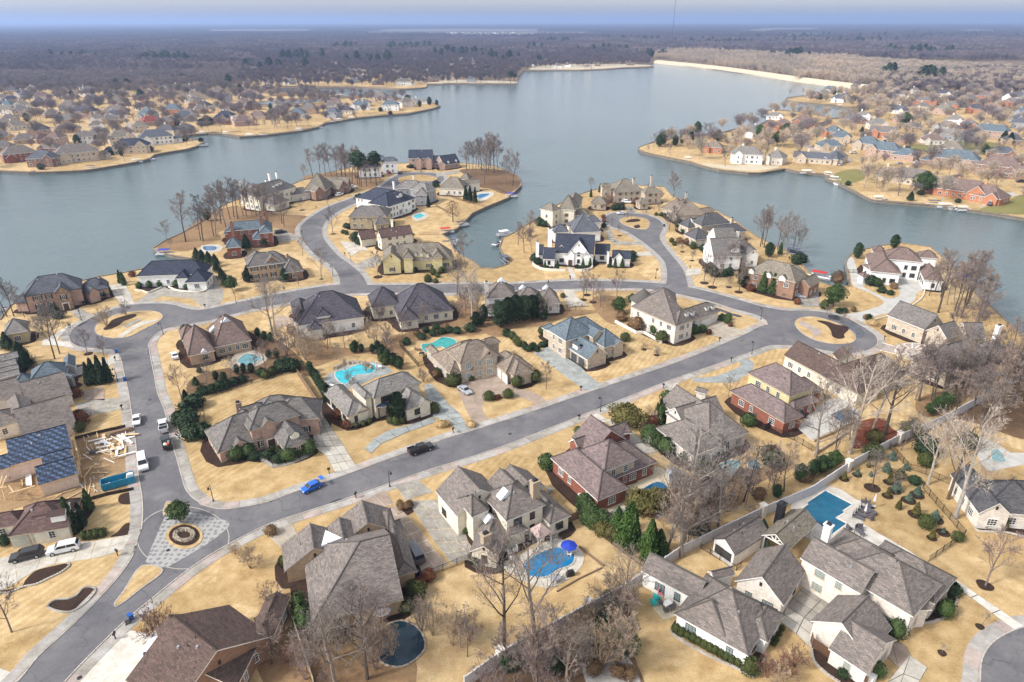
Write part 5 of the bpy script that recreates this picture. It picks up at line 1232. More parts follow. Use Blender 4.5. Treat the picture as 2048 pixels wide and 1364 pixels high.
for k_, a_ in dict(magnolia=(21, 9, 2.7, oval, 2600, .24, 'leaf_dark', .3, .8), holly=(22, 8, 3.4, cone, 2600, .22, 'leaf_dark', .25, .5), pine=(23, 18, 3.4, ball, 2200, .34, 'leaf_pine', .5, 10.5), oak=(24, 9, 3.1, ball, 2800, .24, 'leaf_mid', .4, 2.0), cedar=(25, 10, 2.9, oval, 2600, .24, 'leaf_pine', .3, .6),
                   yellowpine=(26, 9, 3.2, oval, 2200, .26, 'leaf_bright', .4, 2.0), tanleaf=(27, 8, 2.6, ball, 1500, .14, 'leaf_brown', .4, 2.0)).items():
    fm = foliage(*a_, core=k_ != 'tanleaf').build('crown', MAT[a_[6]]); mb = MB(); mb.tube((0, 0, -.3), (0, 0, a_[1] * .8), .22 if a_[1] < 12 else .3, .08, 7)
    for i in range(6):
        an = i * 1.1; zz = a_[8] + (a_[1] - a_[8]) * (.1 + .12 * i); mb.tube((0, 0, zz), (a_[2] * .7 * math.cos(an), a_[2] * .7 * math.sin(an), zz + 1), .09, .03, 4)
    EVG[k_] = (mb.build('trunk', MAT['bark_dark']), fm, a_[1])
PLANTS = []   # (object, kind word, x, y) for labelling later
rp = random.Random(5)
def put_tree(x, y, h, kind, world=None):
    q = world if world is not None else P(x, y)
    if kind in EVG: T, C, H = EVG[kind]
    else:
        if kind in ('big', 'tall', 'mid', 'small'): kind = kind + str(rp.randrange(3))
        elif kind in ('thicket', ): kind = kind + str(rp.randrange(2))
        elif kind == 'bush': kind = kind + str(rp.randrange(3))
        T, C, H = TREES[kind]
    s = h / H
    nm = {'pine': 'pine_tree', 'magnolia': 'magnolia_tree', 'holly': 'evergreen_tree', 'oak': 'evergreen_tree', 'cedar': 'evergreen_tree', 'yellowpine': 'pine_tree', 'tanleaf': 'tree'}.get(kind, 'bare_bush' if kind.startswith('bush') else 'bare_tree')
    e = empty(nm, q, rp.random() * 6.283); e.scale = (s * rp.uniform(.92, 1.1), s * rp.uniform(.92, 1.1), s)
    obj('trunk', T, e); obj('crown', C, e)
    PLANTS.append((e, kind, h)); return e
def put_shrub(x, y, size, kind, world=None):
    q = world if world is not None else P(x, y)
    nm = {'cone': 'cone_evergreen', 'conebrown': 'cone_evergreen', 'colm': 'column_evergreen', 'spruce': 'young_spruce', 'arbor': 'evergreen_tree', 'thuja': 'evergreen_tree', 'straw': 'grass_clump'}.get(kind, 'shrub')
    e = obj(nm, SHR[kind], None, (q.x, q.y, 0), rp.random() * 6.283, (size * rp.uniform(.9, 1.15), size * rp.uniform(.9, 1.15), size * rp.uniform(.85, 1.05)))
    if kind in ('cone', 'colm', 'conebrown', 'thuja', 'arbor', 'spruce'): e.scale.z = size
    PLANTS.append((e, kind, size)); return e
def T(crp, kind, *pts):
    crop(crp)
    for i in range(0, len(pts), 3): put_tree(pts[i], pts[i + 1], pts[i + 2], kind)
    crop('p')
def TC(crp, kind, f, *pts): T(crp, kind, *[v * (f if i % 3 == 2 else 1) for i, v in enumerate(pts)])
def SC_(crp, kind, f, *pts): S(crp, kind, *[v * (f if i % 3 == 2 else 1) for i, v in enumerate(pts)])
def S(crp, kind, *pts):
    crop(crp)
    for i in range(0, len(pts), 3): put_shrub(pts[i], pts[i + 1], pts[i + 2], kind)
    crop('p')
# west island
TC('R', 'tall', 1.15, 325,925,19, 485,920,17, 460,910,13, 600,880,18, 580,870,15, 690,790,18, 645,760,17, 610,740,15, 730,720,14, 765,700,16, 800,720,16, 850,690,15, 930,680,15, 880,700,13, 970,690,14, 1000,670,13, 1040,690,14, 1100,700,13, 1200,760,13, 1220,790,11, 1180,720,12)
T('R', 'mid', 155,938,10.5, 190,990,5, 1385,635,7, 1665,855,12, 1630,620,9, 1390,1055,9, 1560,1265,12, 1355,1325,9, 1405,360,10)
TC('R', 'tall', 1.3, 1480,330,13, 1550,330,14, 1600,335,15, 1650,330,15, 1700,338,14, 1740,330,15, 1780,335,14)
TC('S', 'tall', 1.25, 20,370,14, 60,400,15, 110,400,15, 160,410,15, 200,430,16, 245,420,14, 280,390,13, 370,380,12, 50,350,14, 90,340,14, 140,350,15, 225,370,13)
T('S', 'pine', 182,425,20, 332,412,19)
TC('S', 'tall', 1.35, 1150,270,13, 1190,330,15, 1230,300,15, 1310,400,15, 1330,300,16, 1370,250,16, 1400,300,18, 1440,300,15, 1260,250,14, 1500,400,12, 1570,420,14, 1290,280,15, 1540,330,12, 1210,280,13, 1350,290,16)
T('S', 'tanleaf', 1028,742,10); T('S', 'small', 600,360,5, 745,340,5, 575,720,5)
T('S', 'mid', 345,1240,10, 110,800,6)
T('S', 'tall', 1145,1170,15); T('C', 'tall', 540,420,17, 520,400,12); T('C', 'big', 660,700,20)
T('S', 'tall', 1620,960,10, 1675,1025,12, 1745,1025,10, 1700,920,10, 1720,890,12)
T('T', 'mid', 680,280,9, 1110,560,6, 1060,590,5, 1245,580,6, 1390,510,7, 1500,680,9, 1340,470,6, 1290,300,8)
T('T', 'tall', 1550,340,14, 1535,350,13, 1570,690,12, 1620,560,11); T('T', 'small', 985,735,5.5, 1640,905,4.5, 1740,995,5)
T('T', 'bush', 870,420,6, 900,440,5, 830,460,5, 1310,380,6, 1390,380,7, 1080,350,6, 60,740,4, 30,750,4)
TC('U', 'tall', 1.15, 865,560,14, 900,570,15, 885,540,13, 1020,590,12, 1110,640,15); T('U', 'mid', 1060,600,9, 1170,560,13, 1190,610,10, 1230,560,9, 355,890,11, 430,930,11, 460,800,8, 500,790,8, 620,760,11, 700,700,10, 670,975,12, 40,410,9, 90,410,8)
T('U', 'small', 580,930,4.5, 1560,900,5, 1530,890,5, 245,690,4.5, 150,605,3)
T('D', 'mid', 150,460,11, 10,520,8, 30,560,6); T('C', 'mid', 1665,455,9, 1700,410,10, 1755,475,10)
T('X', 'tall', 990,690,11, 1045,650,15, 1100,700,16, 1155,770,12, 1215,770,13, 1225,830,16, 1240,875,17, 1280,890,18, 1310,800,19, 1330,780,20, 1350,760,18, 1150,640,12, 1400,640,12)
T('X', 'big', 1072,842,21); T('X', 'tall', 1415,930,14, 1430,890,15, 1470,880,14)
T('Q', 'big0' if False else 'big', 262,745,25, 470,530,19, 960,1020,16, 1140,1150,20, 1205,1320,23); T('Q', 'tall', 880,280,15, 1000,310,17, 1230,260,14, 1240,300,15, 1340,230,13, 1400,200,12, 1510,240,15, 1570,380,16, 1680,250,13, 1750,200,13, 1120,230,12); T('Q', 'mid', 720,715,9, 130,740,12)
T('M', 'big', 1590,870,20, 415,1345,22, 705,1345,20); T('M', 'mid', 1310,1100,12, 1780,730,11, 940,1200,14, 960,1230,10, 300,1364,11, 520,1300,9, 610,1250,9, 700,1180,8)
T('M', 'small', 800,240,6.5, 1190,870,5); T('i', 'mid', 930,1240,14, 1340,690,9, 1500,780,9); T('i', 'big', 1115,1200,20)
T('V', 'big', 505,1295,21, 215,1360,22, 1262,1105,15); T('h', 'big', 370,1140,16, 660,1200,13, 1220,470,11); T('h', 'mid', 430,1100,9, 60,900,9, 590,930,8, 760,1000,8)
T('W', 'big', 1520,1335,18, 1250,1450,17); T('W', 'mid', 650,1200,9, 1140,1190,8, 1360,860,9, 980,1290,8); T('W', 'thicket', 660,740,6.5, 1600,1250,7, 1750,1120,6, 960,1340,6, 1080,1040,4, 1250,1060,5, 900,1200,5)
T('W', 'bush', 460,330,4.5, 320,200,2.5, 700,1180,3, 800,1180,3)
T('g', 'tall', 905,660,17, 830,740,16); T('A', 'tall', 65,605,14, 35,600,12, 225,610,11, 130,605,13); T('g', 'mid', 1330,680,8, 1600,790,8, 1050,400,5); T('g', 'thicket', 560,450,8, 640,380,6, 500,400,6, 700,240,6)
T('A', 'bush', 970,690,6.5, 1150,590,5)
T('B', 'big', 690,785,19, 662,765,18); T('B', 'mid', 880,740,9, 910,770,7, 600,1090,9, 280,1180,7, 60,1230,7, 1330,1110,5, 1180,860,8, 1160,900,9, 1320,900,7)
T('B', 'thicket', 720,900,8, 790,960,9, 860,880,8, 900,960,8, 960,1000,8, 1000,900,7, 1050,1000,7, 1100,960,7, 1640,650,8, 1560,640,7, 1600,860,7, 1700,900,7, 1530,800,7, 1440,870,6, 1240,1000,6, 740,1010,6, 500,1110,6, 1700,820,7, 1760,950,6, 200,680,4, 820,830,6, 930,870,6)
T('C', 'mid', 210,690,8, 350,640,6, 1330,640,9, 20,800,9, 90,760,7, 600,600,10, 700,620,12, 650,560,11); T('C', 'thicket', 480,600,6, 560,640,7, 600,530,8, 700,540,8, 30,700,6, 720,700,6, 540,520,6, 1580,600,4, 1640,590,4)
T('C', 'mid', 1330,1268,8); T('C', 'small', 205,1200,4.2, 1440,590,4); T('D', 'bush', 400,905,2.5, 515,955,3); T('F', 'mid', 1650,75,9.5); T('K', 'mid', 100,945,11); T('K', 'bush', 1320,960,5.5, 1290,940,4)
T('O', 'mid', 1317,680,12.5); T('O', 'small', 1290,955,3, 1010,1155,2, 1500,20,4); T('N', 'tall', 128,400,10); T('N', 'big', 235,430,20, 510,200,13); T('N', 'bush', 870,1330,4, 1000,1300,4, 1080,1250,4, 950,1364,4, 760,120,3)
T('E', 'tall', 1080,1364,16, 1190,1370,15, 1430,1340,15, 1500,1250,16, 1640,1210,15, 1700,1250,14, 1290,1364,13, 1350,1300,12); T('E', 'small', 250,640,5, 390,690,5); T('E', 'bush', 1130,750,3.5, 1190,860,4, 1260,880,5, 1150,850,3)
T('p', 'big', 1770,870,23); T('p', 'mid', 1690,760,10, 1650,800,9, 1700,880,10, 1830,800,14, 1860,770,14, 1900,740,13)
def scatter_trees(pts, n, kinds, hr, seed, minx=None):
    rnd = random.Random(seed); w = zpts(pts); xs = [p.x for p in w]; ys = [p.y for p in w]; k = 0; tries = 0
    while k < n and tries < n * 60:
        tries += 1
        x, y = rnd.uniform(min(xs), max(xs)), rnd.uniform(min(ys), max(ys))
        if not pip(x, y, w): continue
        if any(b.inside(Vector((x, y, 0)), 1.5) for hh in HOUSES for b in hh[2]): continue
        put_tree(0, 0, rnd.uniform(*hr), rnd.choice(kinds), Vector((x, y, 0))); k += 1
scatter_trees([1870,850, 1960,800, 2080,745, 2100,860, 1990,870, 1900,900], 16, ['tall', 'tall', 'mid'], (9, 15), 3)
scatter_trees([950,1400, 1090,1270, 1180,1235, 1260,1215, 1272,1260, 1270,1330, 1180,1380], 16, ['mid', 'thicket', 'mid'], (5, 11), 4)
scatter_trees([600,1230, 760,1240, 900,1180, 960,1280, 900,1370, 640,1370], 12, ['mid', 'thicket'], (5, 10), 14)
scatter_trees([1240,1140, 1330,1060, 1450,1000, 1560,960, 1500,1040, 1400,1085], 14, ['mid', 'thicket'], (5, 9), 6)
scatter_trees([1880,640, 2040,690, 2048,740, 1900,800, 1850,760], 9, ['tall', 'mid'], (9, 14), 8)
# evergreens
T('C', 'magnolia', 915,700,8.5, 980,680,9, 1050,655,9, 1130,645,8.5, 1205,640,8.5, 1255,620,8, 1300,640,5, 690,700,5, 730,690,4.5, 760,640,5)
S('H', 'laurel', 885,1150,8.5); T('F', 'oak', 1640,1200,4.8); TC('R', 'holly', .85, 880,1000,8, 1050,960,7, 430,1090,6, 480,1110,6, 540,1125,6, 600,1150,6, 610,1200,5, 660,1270,5.5, 690,1335,5, 900,1280,7, 1225,1280,6)
T('R', 'oak', 750,1370,5.5); T('R', 'cedar', 525,735,6); T('D', 'oak', 170,575,5.6, 290,500,4); T('E', 'oak', 300,515,8); T('X', 'cedar', 670,262,6, 335,350,6.5); T('U', 'magnolia', 695,925,7.5, 940,655,6); T('E', 'oak', 1190,1140,6.5, 700,340,3.5)
TC('B', 'cedar', .6, 1400,935,5.5, 1470,930,4.5, 1570,940,5, 1640,980,5, 1700,1020,5, 1780,1060,5, 1000,1110,5.5, 1020,1150,5.5, 1050,1190,6, 1080,1240,6, 1110,1290,6, 1150,1340,6, 1190,1364,6, 650,840,5.5, 590,820,5, 530,790,5, 700,980,5, 630,990,5, 400,1120,5, 470,1120,5, 340,1130,5, 150,1190,5, 220,1200,5)
TC('H', 'cedar', .75, 370,330,5, 640,330,5, 700,380,5, 760,440,5, 830,500,5.5, 900,540,5.5, 40,950,5.5, 20,900,6)
TC('Q', 'oak', .65, 120,860,6, 60,900,5.5, 0,930,5.5, 1060,360,6, 1130,310,6, 980,400,5, 1320,670,5); TC('M', 'cedar', .7, 640,1000,6, 1450,1010,6, 1560,970,6, 1640,930,6, 1240,1160,4.5); T('g', 'holly', 130,600,5, 350,830,7, 420,900,6, 320,760,5, 110,540,4.5)
TC('p', 'holly', .5, 372,800,6, 385,835,6, 378,860,5, 392,770,5, 400,745,4.5); T('p', 'oak', 1660,1040*0+612,3)
S('i', 'arbor', 470,1150,9.5, 330,1010,6, 715,1310,8.5, 830,1290,6)
S('g', 'thuja', 1365,1130,6.5, 1450,1120,7.5, 1560,1110,8, 1660,1085,7); S('S', 'thuja', 1145,552,8, 1185,565,8.5, 1230,572,8, 805,612,6.5); S('S', 'dark', 875,425,4, 490,680,6)
S('V', 'boxdark', 950,70,3.2, 960,120,3.6, 1010,160,3.6, 1040,240,3.6, 1110,230,3.4, 985,200,3, 1190,290,2.6); S('V', 'spread', 1120,300,2.5, 1190,330,2.4, 1240,370,2.4)
S('L', 'boxdark', 75,885,3.6, 510,1320,3, 535,1358,3, 1250,605,4, 1340,650,3.2, 1425,690,4, 1450,160,2.8, 435,490,2); S('L', 'spread', 980,385,5.5); S('L', 'cone', 1360,380,5, 1385,330,4)
S('L', 'red', 1450,210,3.2, 1390,1180,0.1); S('i', 'spread', 600,720,4.5, 700,700,4, 800,650,3.5, 870,640,3)
S('C', 'box', 485,1232,3.8, 1065,1245,3.4, 1235,1195,3.4, 985,1340,2.6, 810,1364,2.6, 650,1185,1.8, 1700,1060,2.6, 340,1140,2.2); S('C', 'red', 900,1350,1.3, 870,1360,1.3)
S('G', 'boxdark', 450,1015,3.6, 600,985,3.4, 1080,1030,3.4, 1340,945,3.6, 1200,975,2); S('G', 'red', 310,870,2.6, 350,960,2.6, 330,920,2.2, 240,700,2.6); S('G', 'dark', 290,790,2.6, 520,1010,2, 660,1020,2, 950,1060,2, 60,740,4, 250,740,2.4, 830,1000,2, 980,950,1.8)
S('G', 'box', 880,920,1.6, 960,930,1.6, 850,940,1.4, 980,990,1.4)
S('H', 'box', 860,1205,2.2, 800,1190,2.0, 920,1190,2, 470,1220,1.5, 540,1190,1.4, 380,1240,1.4, 1560,710,3.8, 1330,1060,2.8); S('H', 'straw', 1420,1225,1.6, 1380,1222,1.4, 1470,1215,1.4, 1780,1225,1.5); S('H', 'red', 155,1120,2.6, 270,1240,2.2, 790,1100,1.8); S('H', 'brown', 1370,620,1.6)
T('H', 'bush', 1190,690,4, 300,710,4, 500,560,3)
S('D', 'boxdark', 430,690,5, 500,760,4, 610,800,4.4, 680,775,3.6, 850,755,3.2, 930,745,2.6, 350,640,4, 1110,640,2.6, 1165,635,2.4, 1155,665,2.2); S('D', 'brown', 750,735,4.6, 330,720,4, 200,640,3.4); S('D', 'red', 990,765,1.6, 1185,695,1.6); S('D', 'box', 230,825,3, 130,860,2.8, 20,985,2.6, 560,830,3.4)
S('D', 'red', 60,960,2, 180,870,2)
S('E', 'box', 220,535,3.4, 1120,775,2); S('E', 'dark', 350,575,2, 400,570,2, 620,635,2, 700,330,3, 640,320,4, 740,390,2.4, 820,410,2); S('E', 'straw', 665,685,2, 640,680,1.6); S('E', 'brown', 480,560,1.8, 600,630,1.8, 340,300,4.5, 850,350,2.5)
S('U', 'cone', 885,975,7.5, 975,992,7.5, 780,920,6, 1115,1015,5, 1045,630,5); S('U', 'red', 775,960,2.6, 1200,1080,2.4); S('U', 'dark', 1025,990,2.6, 1085,1012,2.4, 450,830,3.4, 520,830,3, 400,800,4, 580,820,3, 360,600,3.4, 170,435,2, 200,440,1.8, 1190,715,4, 1240,710,4); S('U', 'box', 255,580,2.6, 60,522,2, 85,550,1.8)
S('U', 'brown', 130,530,2.6, 200,530,2.6)
S('T', 'cone', 207,1088,3.6, 337,1093,3.8, 602,1075,4, 675,1062,3.8, 937,1072,4, 1010,1070,4, 1060,1040,3, 685,335,4.5, 780,285,5); S('T', 'dark', 235,1085,1.6, 100,1010,3.5, 125,1030,3, 540,1075,1.6, 570,1080,1.4, 640,1080,1.4, 715,1035,2, 880,1065,1.6, 1110,1000,3, 1115,960,3, 820,650,2.4, 150,630,3.6, 190,640,3, 1600,645,3.6, 1650,700,2.2, 1700,710,2, 930,470,3, 1010,465,3, 960,460,3)
S('T', 'red', 815,555,2.2, 820,595,2, 1160,420,4, 280,1080,1.2); S('T', 'box', 1525,802,2, 1555,835,2, 1750,870,3, 1420,530,2, 1450,545,2, 1365,525,1.8)
S('A', 'boxdark', 1268,345,2.4, 1362,340,2.4, 1455,328,2.4, 1610,330,2.8, 1700,355,2.2, 1825,355,2.6); S('A', 'cone', 1540,305,3.8, 1005,405,4, 1100,300,5, 1130,320,5); S('A', 'dark', 960,425,2.4, 840,450,2.4, 880,440,2, 760,490,1.6, 720,485,1.8, 480,560,2.6, 400,600,2.6, 540,620,3, 1740,760,2.4); S('A', 'box', 1685,750,3, 1710,880,2.8, 1745,930,2.4, 760,480,1.4); S('A', 'red', 1205,240,2.4, 1760,1020,2.6, 1730,990,2)
S('B', 'box', 25,320,3, 600,1160,2.6, 660,1135,2.6, 40,1010,3.4); S('B', 'dark', 30,1310,2.6, 110,1295,2.6, 180,1275,2.6, 245,1255,2.6, 315,1225,2.6, 390,1205,2.4, 740,1100,3.4, 800,1080,3.4, 860,1090,3.4, 560,1140,2.2); S('B', 'box', 1660,1010,2.4, 1690,1040,2.4, 300,930,2)
S('C', 'dark', 60,860,2.2, 200,810,2.2, 300,780,2.2, 380,760,2.2, 450,750,2.4, 520,760,2.4, 240,750,2, 330,720,2, 640,740,3, 970,780,2.6, 1000,790,2, 1250,920,1.8, 1200,900,1.8, 1140,900,2, 1170,920,1.8, 1210,890,1.8, 1290,880,1.8, 1330,870,1.8); S('C', 'box', 1025,810,2.4, 1055,840,2.4, 1080,870,2.4, 1130,890,2, 1290,760,2.4, 260,290,2.6, 1480,430,1.8)
S('C', 'brown', 330,1150,2.2, 160,780,2, 420,720,2)
S('S', 'box', 395,1135,2.2, 550,1175,2.6, 650,1175,1.8, 845,1175,2.2, 920,1210,2.4, 850,1225,2.4, 800,1290,2.8, 950,1150,1.8, 420,1165,2, 890,1250,2, 870,1300,2, 960,1200,2.2, 60,860,2, 30,850,2); S('S', 'dark', 685,1200,2, 900,1170,1.8, 150,920,4, 190,950,4, 60,800,2.6, 100,800,2.4, 160,540,3, 180,530,3, 905,250,3, 945,265,2.6, 645,255,2.6)
S('M', 'boxdark', 90,625,4, 160,680,3.4, 235,750,4.4, 250,300,3.6, 980,505,3.4); S('M', 'cone', 183,430,5, 150,440,4.2); S('M', 'red', 265,340,3.2, 110,500,2.6); S('M', 'dark', 400,770,2.4, 1190,850,4.5, 440,830,3, 650,790,2.4, 700,800,2.2)
T('M', 'bush', 90,480,4.5, 1150,830,5)
SC_('Q', 'spruce', .62, 590,910,4, 640,800,3.6, 330,935,2.4, 765,890,3, 870,1100,3, 790,1165,3, 1020,1330,3.4, 450,945,2, 680,1075,4); SC_('Q', 'conebrown', .8, 215,975,2.6, 620,1000,2.8, 695,1235,2.6, 850,1290,2.8, 600,1125,2.6, 430,865,2.4); S('Q', 'dark', 930,745,4.5, 1310,680,4, 840,1010,2); S('Q', 'box', 930,850,3, 970,860,2, 460,780,4, 700,970,2.4, 940,1360,2); S('Q', 'spread', 800,570,3.4, 480,640,3)
T('Q', 'mid', 465,1052,9); T('Q', 'small', 665,1075,5)
S('O', 'boxdark', 675,1035,3.4, 1020,885,3, 520,1300,2.6, 700,990,1.6, 740,970,1.6); S('O', 'box', 890,265,2.8, 1115,355,2); SC_('O', 'spruce', .62, 955,205,3.4, 830,35,3, 1015,305,2, 780,75,2); S('O', 'conebrown', 935,340,2.4, 820,175,3, 698,135,2.4, 1320,260,3, 1440,270,3); S('O', 'dark', 580,950,2.2, 1070,740,2.4, 930,830,1.4, 860,880,1.4, 300,1320,1.4)
S('N', 'box', *[v for i in range(12) for v in (195 + i * 42, 985 + i * 23, 1.5)]); S('N', 'box', 750,1290,2.8, 925,1085,1, 940,1055,1, 965,1015,1, 985,975,1); S('N', 'spruce', 835,255,3.4, 860,360,2.4)
S('W', 'boxdark', 910,705,3.2, 950,790,3.6, 970,850,3.4); S('W', 'box', 790,305,2.4); S('J', 'boxdark', 1745,410,1.7, 1768,445,1.7, 1792,480,1.7); S('J', 'red', 1440,905,2.4, 1370,960,2); S('J', 'brown', 1200,265,1.4, 1250,255,1.4, 1270,235,1.4, 1185,235,1.3, 15,490,2); S('J', 'box', 1340,1045,3, 1250,1190,2.6, 1300,1000,2, 690,370,1.2)
S('I', 'dark', 540,1165,2.2, 500,1150,1.8, 600,1180,1.6); S('I', 'boxdark', 1265,170,3.8)
S('K', 'box', 720,155,1.8, 770,148,1.8, 820,140,1.8, 870,132,1.8, 620,330,.1); S('F', 'cone', 665,1290,7, 640,1210,6, 820,1090,5); S('F', 'colm', 740,1180,4, 770,1240,4, 720,1290,4); S('F', 'red', 740,310,4, 700,60,3); S('F', 'box', 735,375,2.6); S('F', 'dark', 1700,200,3.4, 1780,150,4, 1720,310,4.4, 1650,300,3.6, 1750,440,3.6, 1690,360,3, 50,1400,2)
S('F', 'spruce', 1690,215,3.4); S('h', 'boxdark', 1110,680,3.6, 990,640,3.4, 1330,720,3, 1240,560,2.6); S('h', 'dark', 980,620,3.4, 560,900,3, 1040,460,2.6, 90,900,2.6, 1130,240,2.6); S('h', 'brown', 1010,850,2, 1200,970,2, 960,930,2.6, 1320,980,2); S('h', 'brown', 540,740,2.4, 640,700,2, 700,760,2.2, 860,640,2.2)
T('h', 'bush', 760,560,4, 840,500,4, 900,420,4.5, 480,700,4, 660,860,4, 1230,330,5, 1290,260,4); T('i', 'bush', 1300,900,5, 1180,950,5, 700,720,3.5, 1060,600,4, 1200,680,5, 1260,560,5, 180,830,2.5, 1430,640,5)
S('i', 'dark', 1420,340,4.5, 1290,960,3.4, 1230,990,3); S('i', 'brown', 820,640,2.8, 960,640,3, 1050,560,3.4, 700,780,2.6)
S('M', 'brown', 1480,1000,3, 1080,1160,2.6)
# leaf litter bushes and dry clumps that fill the beds are one mass of ground cover
# ---------------- far shores: lawns, houses, forest ----------------
def farsheet(crp, pts, m='dormant_lawn', z=.02, sm=True): return patch('far_lawn', crp, pts, m, z, sm)
crop('p')
sheet('far_lawn', [Vector(p) for p in smooth(zpts([-60,344, 0,340, 57,343, 110,342, 171,339, 198,335, 264,324, 299,316, 308,308, 340,302, 373,297, 405,286, 400,281, 376,280, 369,270, 415,264, 444,265, 480,271, 537,267, 595,260, 639,251, 649,244, 715,233, 766,228, 815,225, 860,216, 876,211,
    850,205, 803,200, 740,196, 690,197, 640,203, 560,212, 480,216, 420,214, 330,190, 250,182, 180,182, 120,200, 90,175, 40,180, -60,190]), 2)], .02, MAT['dormant_lawn'])
farsheet('p', [480,172, 545,172, 600,172, 760,174, 800,176, 848,174, 850,167, 800,150, 700,148, 600,152, 480,158], z=.03)
farsheet('p', [560,183, 640,188, 690,189, 650,192, 600,196, 480,206, 420,208, 420,196, 500,190], z=.024)
farsheet('p', [850,167, 900,166, 1030,166, 1030,163, 900,160], 'bank_sand', .04)
farsheet('p', [1060,139, 1110,139, 1158,139, 1206,137, 1250,134, 1300,132, 1290,129, 1200,128, 1100,130], 'bank_sand', .04)
farsheet('p', [1278,297, 1290,303, 1333,313, 1383,323, 1400,329, 1438,338, 1497,344, 1522,344, 1570,336, 1597,342, 1650,347, 1665,357, 1690,370, 1717,384, 1745,398, 1790,402, 1858,408, 1938,418, 1988,424, 2060,437, 2200,440, 2400,380, 2100,250, 2048,225, 1900,215, 1760,215, 1700,235, 1668,238, 1628,230, 1570,222, 1534,222, 1536,228, 1544,239, 1513,255, 1478,258, 1461,263, 1432,270, 1380,273, 1312,285], z=.02)
farsheet('p', [1574,200, 1628,206, 1670,210, 1700,214, 1800,200, 1720,186, 1660,188, 1606,194], z=.03)
farsheet('p', [1500,330, 1560,333, 1500,342, 1420,333, 1400,325, 1450,330], 'bank_sand', .05)
# dam bank
crop('p'); mb = MB(); dl = smooth(zpts([1305,125, 1410,136, 1519,151, 1629,167, 1725,178, 1790,184]), 4, False)
for i in range(len(dl) - 1):
    a, b = dl[i], dl[i + 1]; d = (b - a).normalized(); nn = Vector((-d.y, d.x, 0))
    if nn.dot(Vector((0, 1, 0))) < 0: nn = -nn
    mb.add([a - nn * 2 + W(0, 0, -1.5), b - nn * 2 + W(0, 0, -1.5), b + nn * 9 + W(0, 0, 5), a + nn * 9 + W(0, 0, 5), b + nn * 14 + W(0, 0, 5), a + nn * 14 + W(0, 0, 5), b + nn * 40 + W(0, 0, 0), a + nn * 40], [(0, 1, 2, 3), (3, 2, 4, 5)], 0)
    mb.add([b + nn * 14 + W(0, 0, 5), a + nn * 14 + W(0, 0, 5), b + nn * 40 + W(0, 0, 0), a + nn * 40], [(1, 0, 2, 3)], 1)
tag(obj('dam', mb.build('dam', [MAT['bank_sand'], MAT['dormant_lawn']])), kind='structure')
# pale meadows and fields in the forest
FIELDS = []
for x0, x1, y in ((880, 1060, 69), (700, 1200, 66), (750, 1100, 60), (1470, 1560, 62), (1770, 1850, 84), (1560, 1700, 70), (1900, 2000, 62), (1500, 1660, 58), (400, 640, 61), (2000, 2100, 70)):
    farsheet('p', [x0,y, (x0+x1)/2,y-2, x1,y-.5, x1-20,y+2, (x0+x1)/2,y+2.5, x0+30,y+2], 'far_field', 1.0); FIELDS.append([(p.x, p.y) for p in zpts([x0,y-1.5, x1,y-1.5, x1,y+4.5, x0,y+4.5])])
crop('p')
far_mb = []
FARH = []
def fh(crp, *rows):
    """x, y (front foot), width m, depth m, turn deg, wall height, wall, roof"""
    for r in rows:
        crop(crp); x, y, w, d, rot, h, wm, rm = r[:8]
        q = P(x, y); base = math.atan2(q.x, q.y)
        ang = -base + R(rot)
        U = Vector((math.cos(ang), math.sin(ang), 0)); N = Vector((-U.y, U.x, 0))
        p = .75; bl = [Blk(q - U * w / 2, ang, w, d, h, 'h' if len(r) < 9 else r[8][0], 'h' if len(r) < 9 else r[8][1], p, False, {})]
        rnd = random.Random(int(x * 7 + y))
        s = rnd.choice([-1, 1]); gw = w * rnd.uniform(.28, .36); gx = w * (.5 + s * .28)
        O = q - U * w / 2 + U * (gx - gw / 2) - N * 1.6
        b2 = Blk(O, ang + math.pi / 2, d * .62, gw, h * (1 if h < 5 or rnd.random() < .5 else .62), 'g', 'g', .9, False, {}); b2.V = U.copy(); b2.typ = 'G'; bl[0].typ = 'L'
        bl.append(b2)
        if w > 20:
            O = q - U * w / 2 - U * s * 0 + (U * (w - 1) if s < 0 else -U * (w * .3 - 1)) + N * (d * .2)
            b3 = Blk(O, ang, w * .3, d * .55, 3.0, 'h', 'h', .7, False, {}); b3.typ = 'L'; bl.append(b3)
        hn = {'wall_white': 'white', 'wall_cream': 'cream', 'wall_red': 'red brick', 'wall_tan': 'tan brick', 'wall_pinkbrick': 'pink brick', 'wall_grey': 'grey', 'wall_beige': 'beige', 'wall_brownbrick': 'brown brick', 'wall_terra': 'terracotta', 'wall_whitebrick': 'pale brick', 'wall_limestone': 'limestone', 'wall_olive': 'olive'}[wm]
        rn = {'roof_taupe': 'taupe', 'roof_grey': 'grey', 'roof_slate': 'slate', 'roof_navy': 'navy', 'roof_brown': 'brown', 'roof_tan': 'tan', 'roof_bluegrey': 'blue grey', 'roof_lilac': 'lilac grey', 'roof_pink': 'pinkish', 'roof_khaki': 'khaki', 'roof_red': 'red', 'roof_charcoal': 'charcoal', 'roof_palegrey': 'pale grey', 'roof_mauve': 'mauve', 'roof_chocolate': 'chocolate'}[rm]
        e, c, _ = build_house('house', '%s house with %s roof' % (hn, rn), bl, wm, rm, near=False, bed=False, nowin=q.y > 1100)
        mb = MB(); mb.box((0, 0, (h + 4.2) / 2), (1.2, .9, h + 4.2 + d * .18)); o = obj('chimney', mb.build('chimney', MAT[wm]), e, bl[0].pt(w * .35, d * .7, 0) - c, ang)
        FARH.append((e, '%s house with %s roof' % (hn, rn), crp)); HOUSES.pop(); HOUSES.append(('%s house with %s roof' % (hn, rn), c, bl, e))
    crop('p')
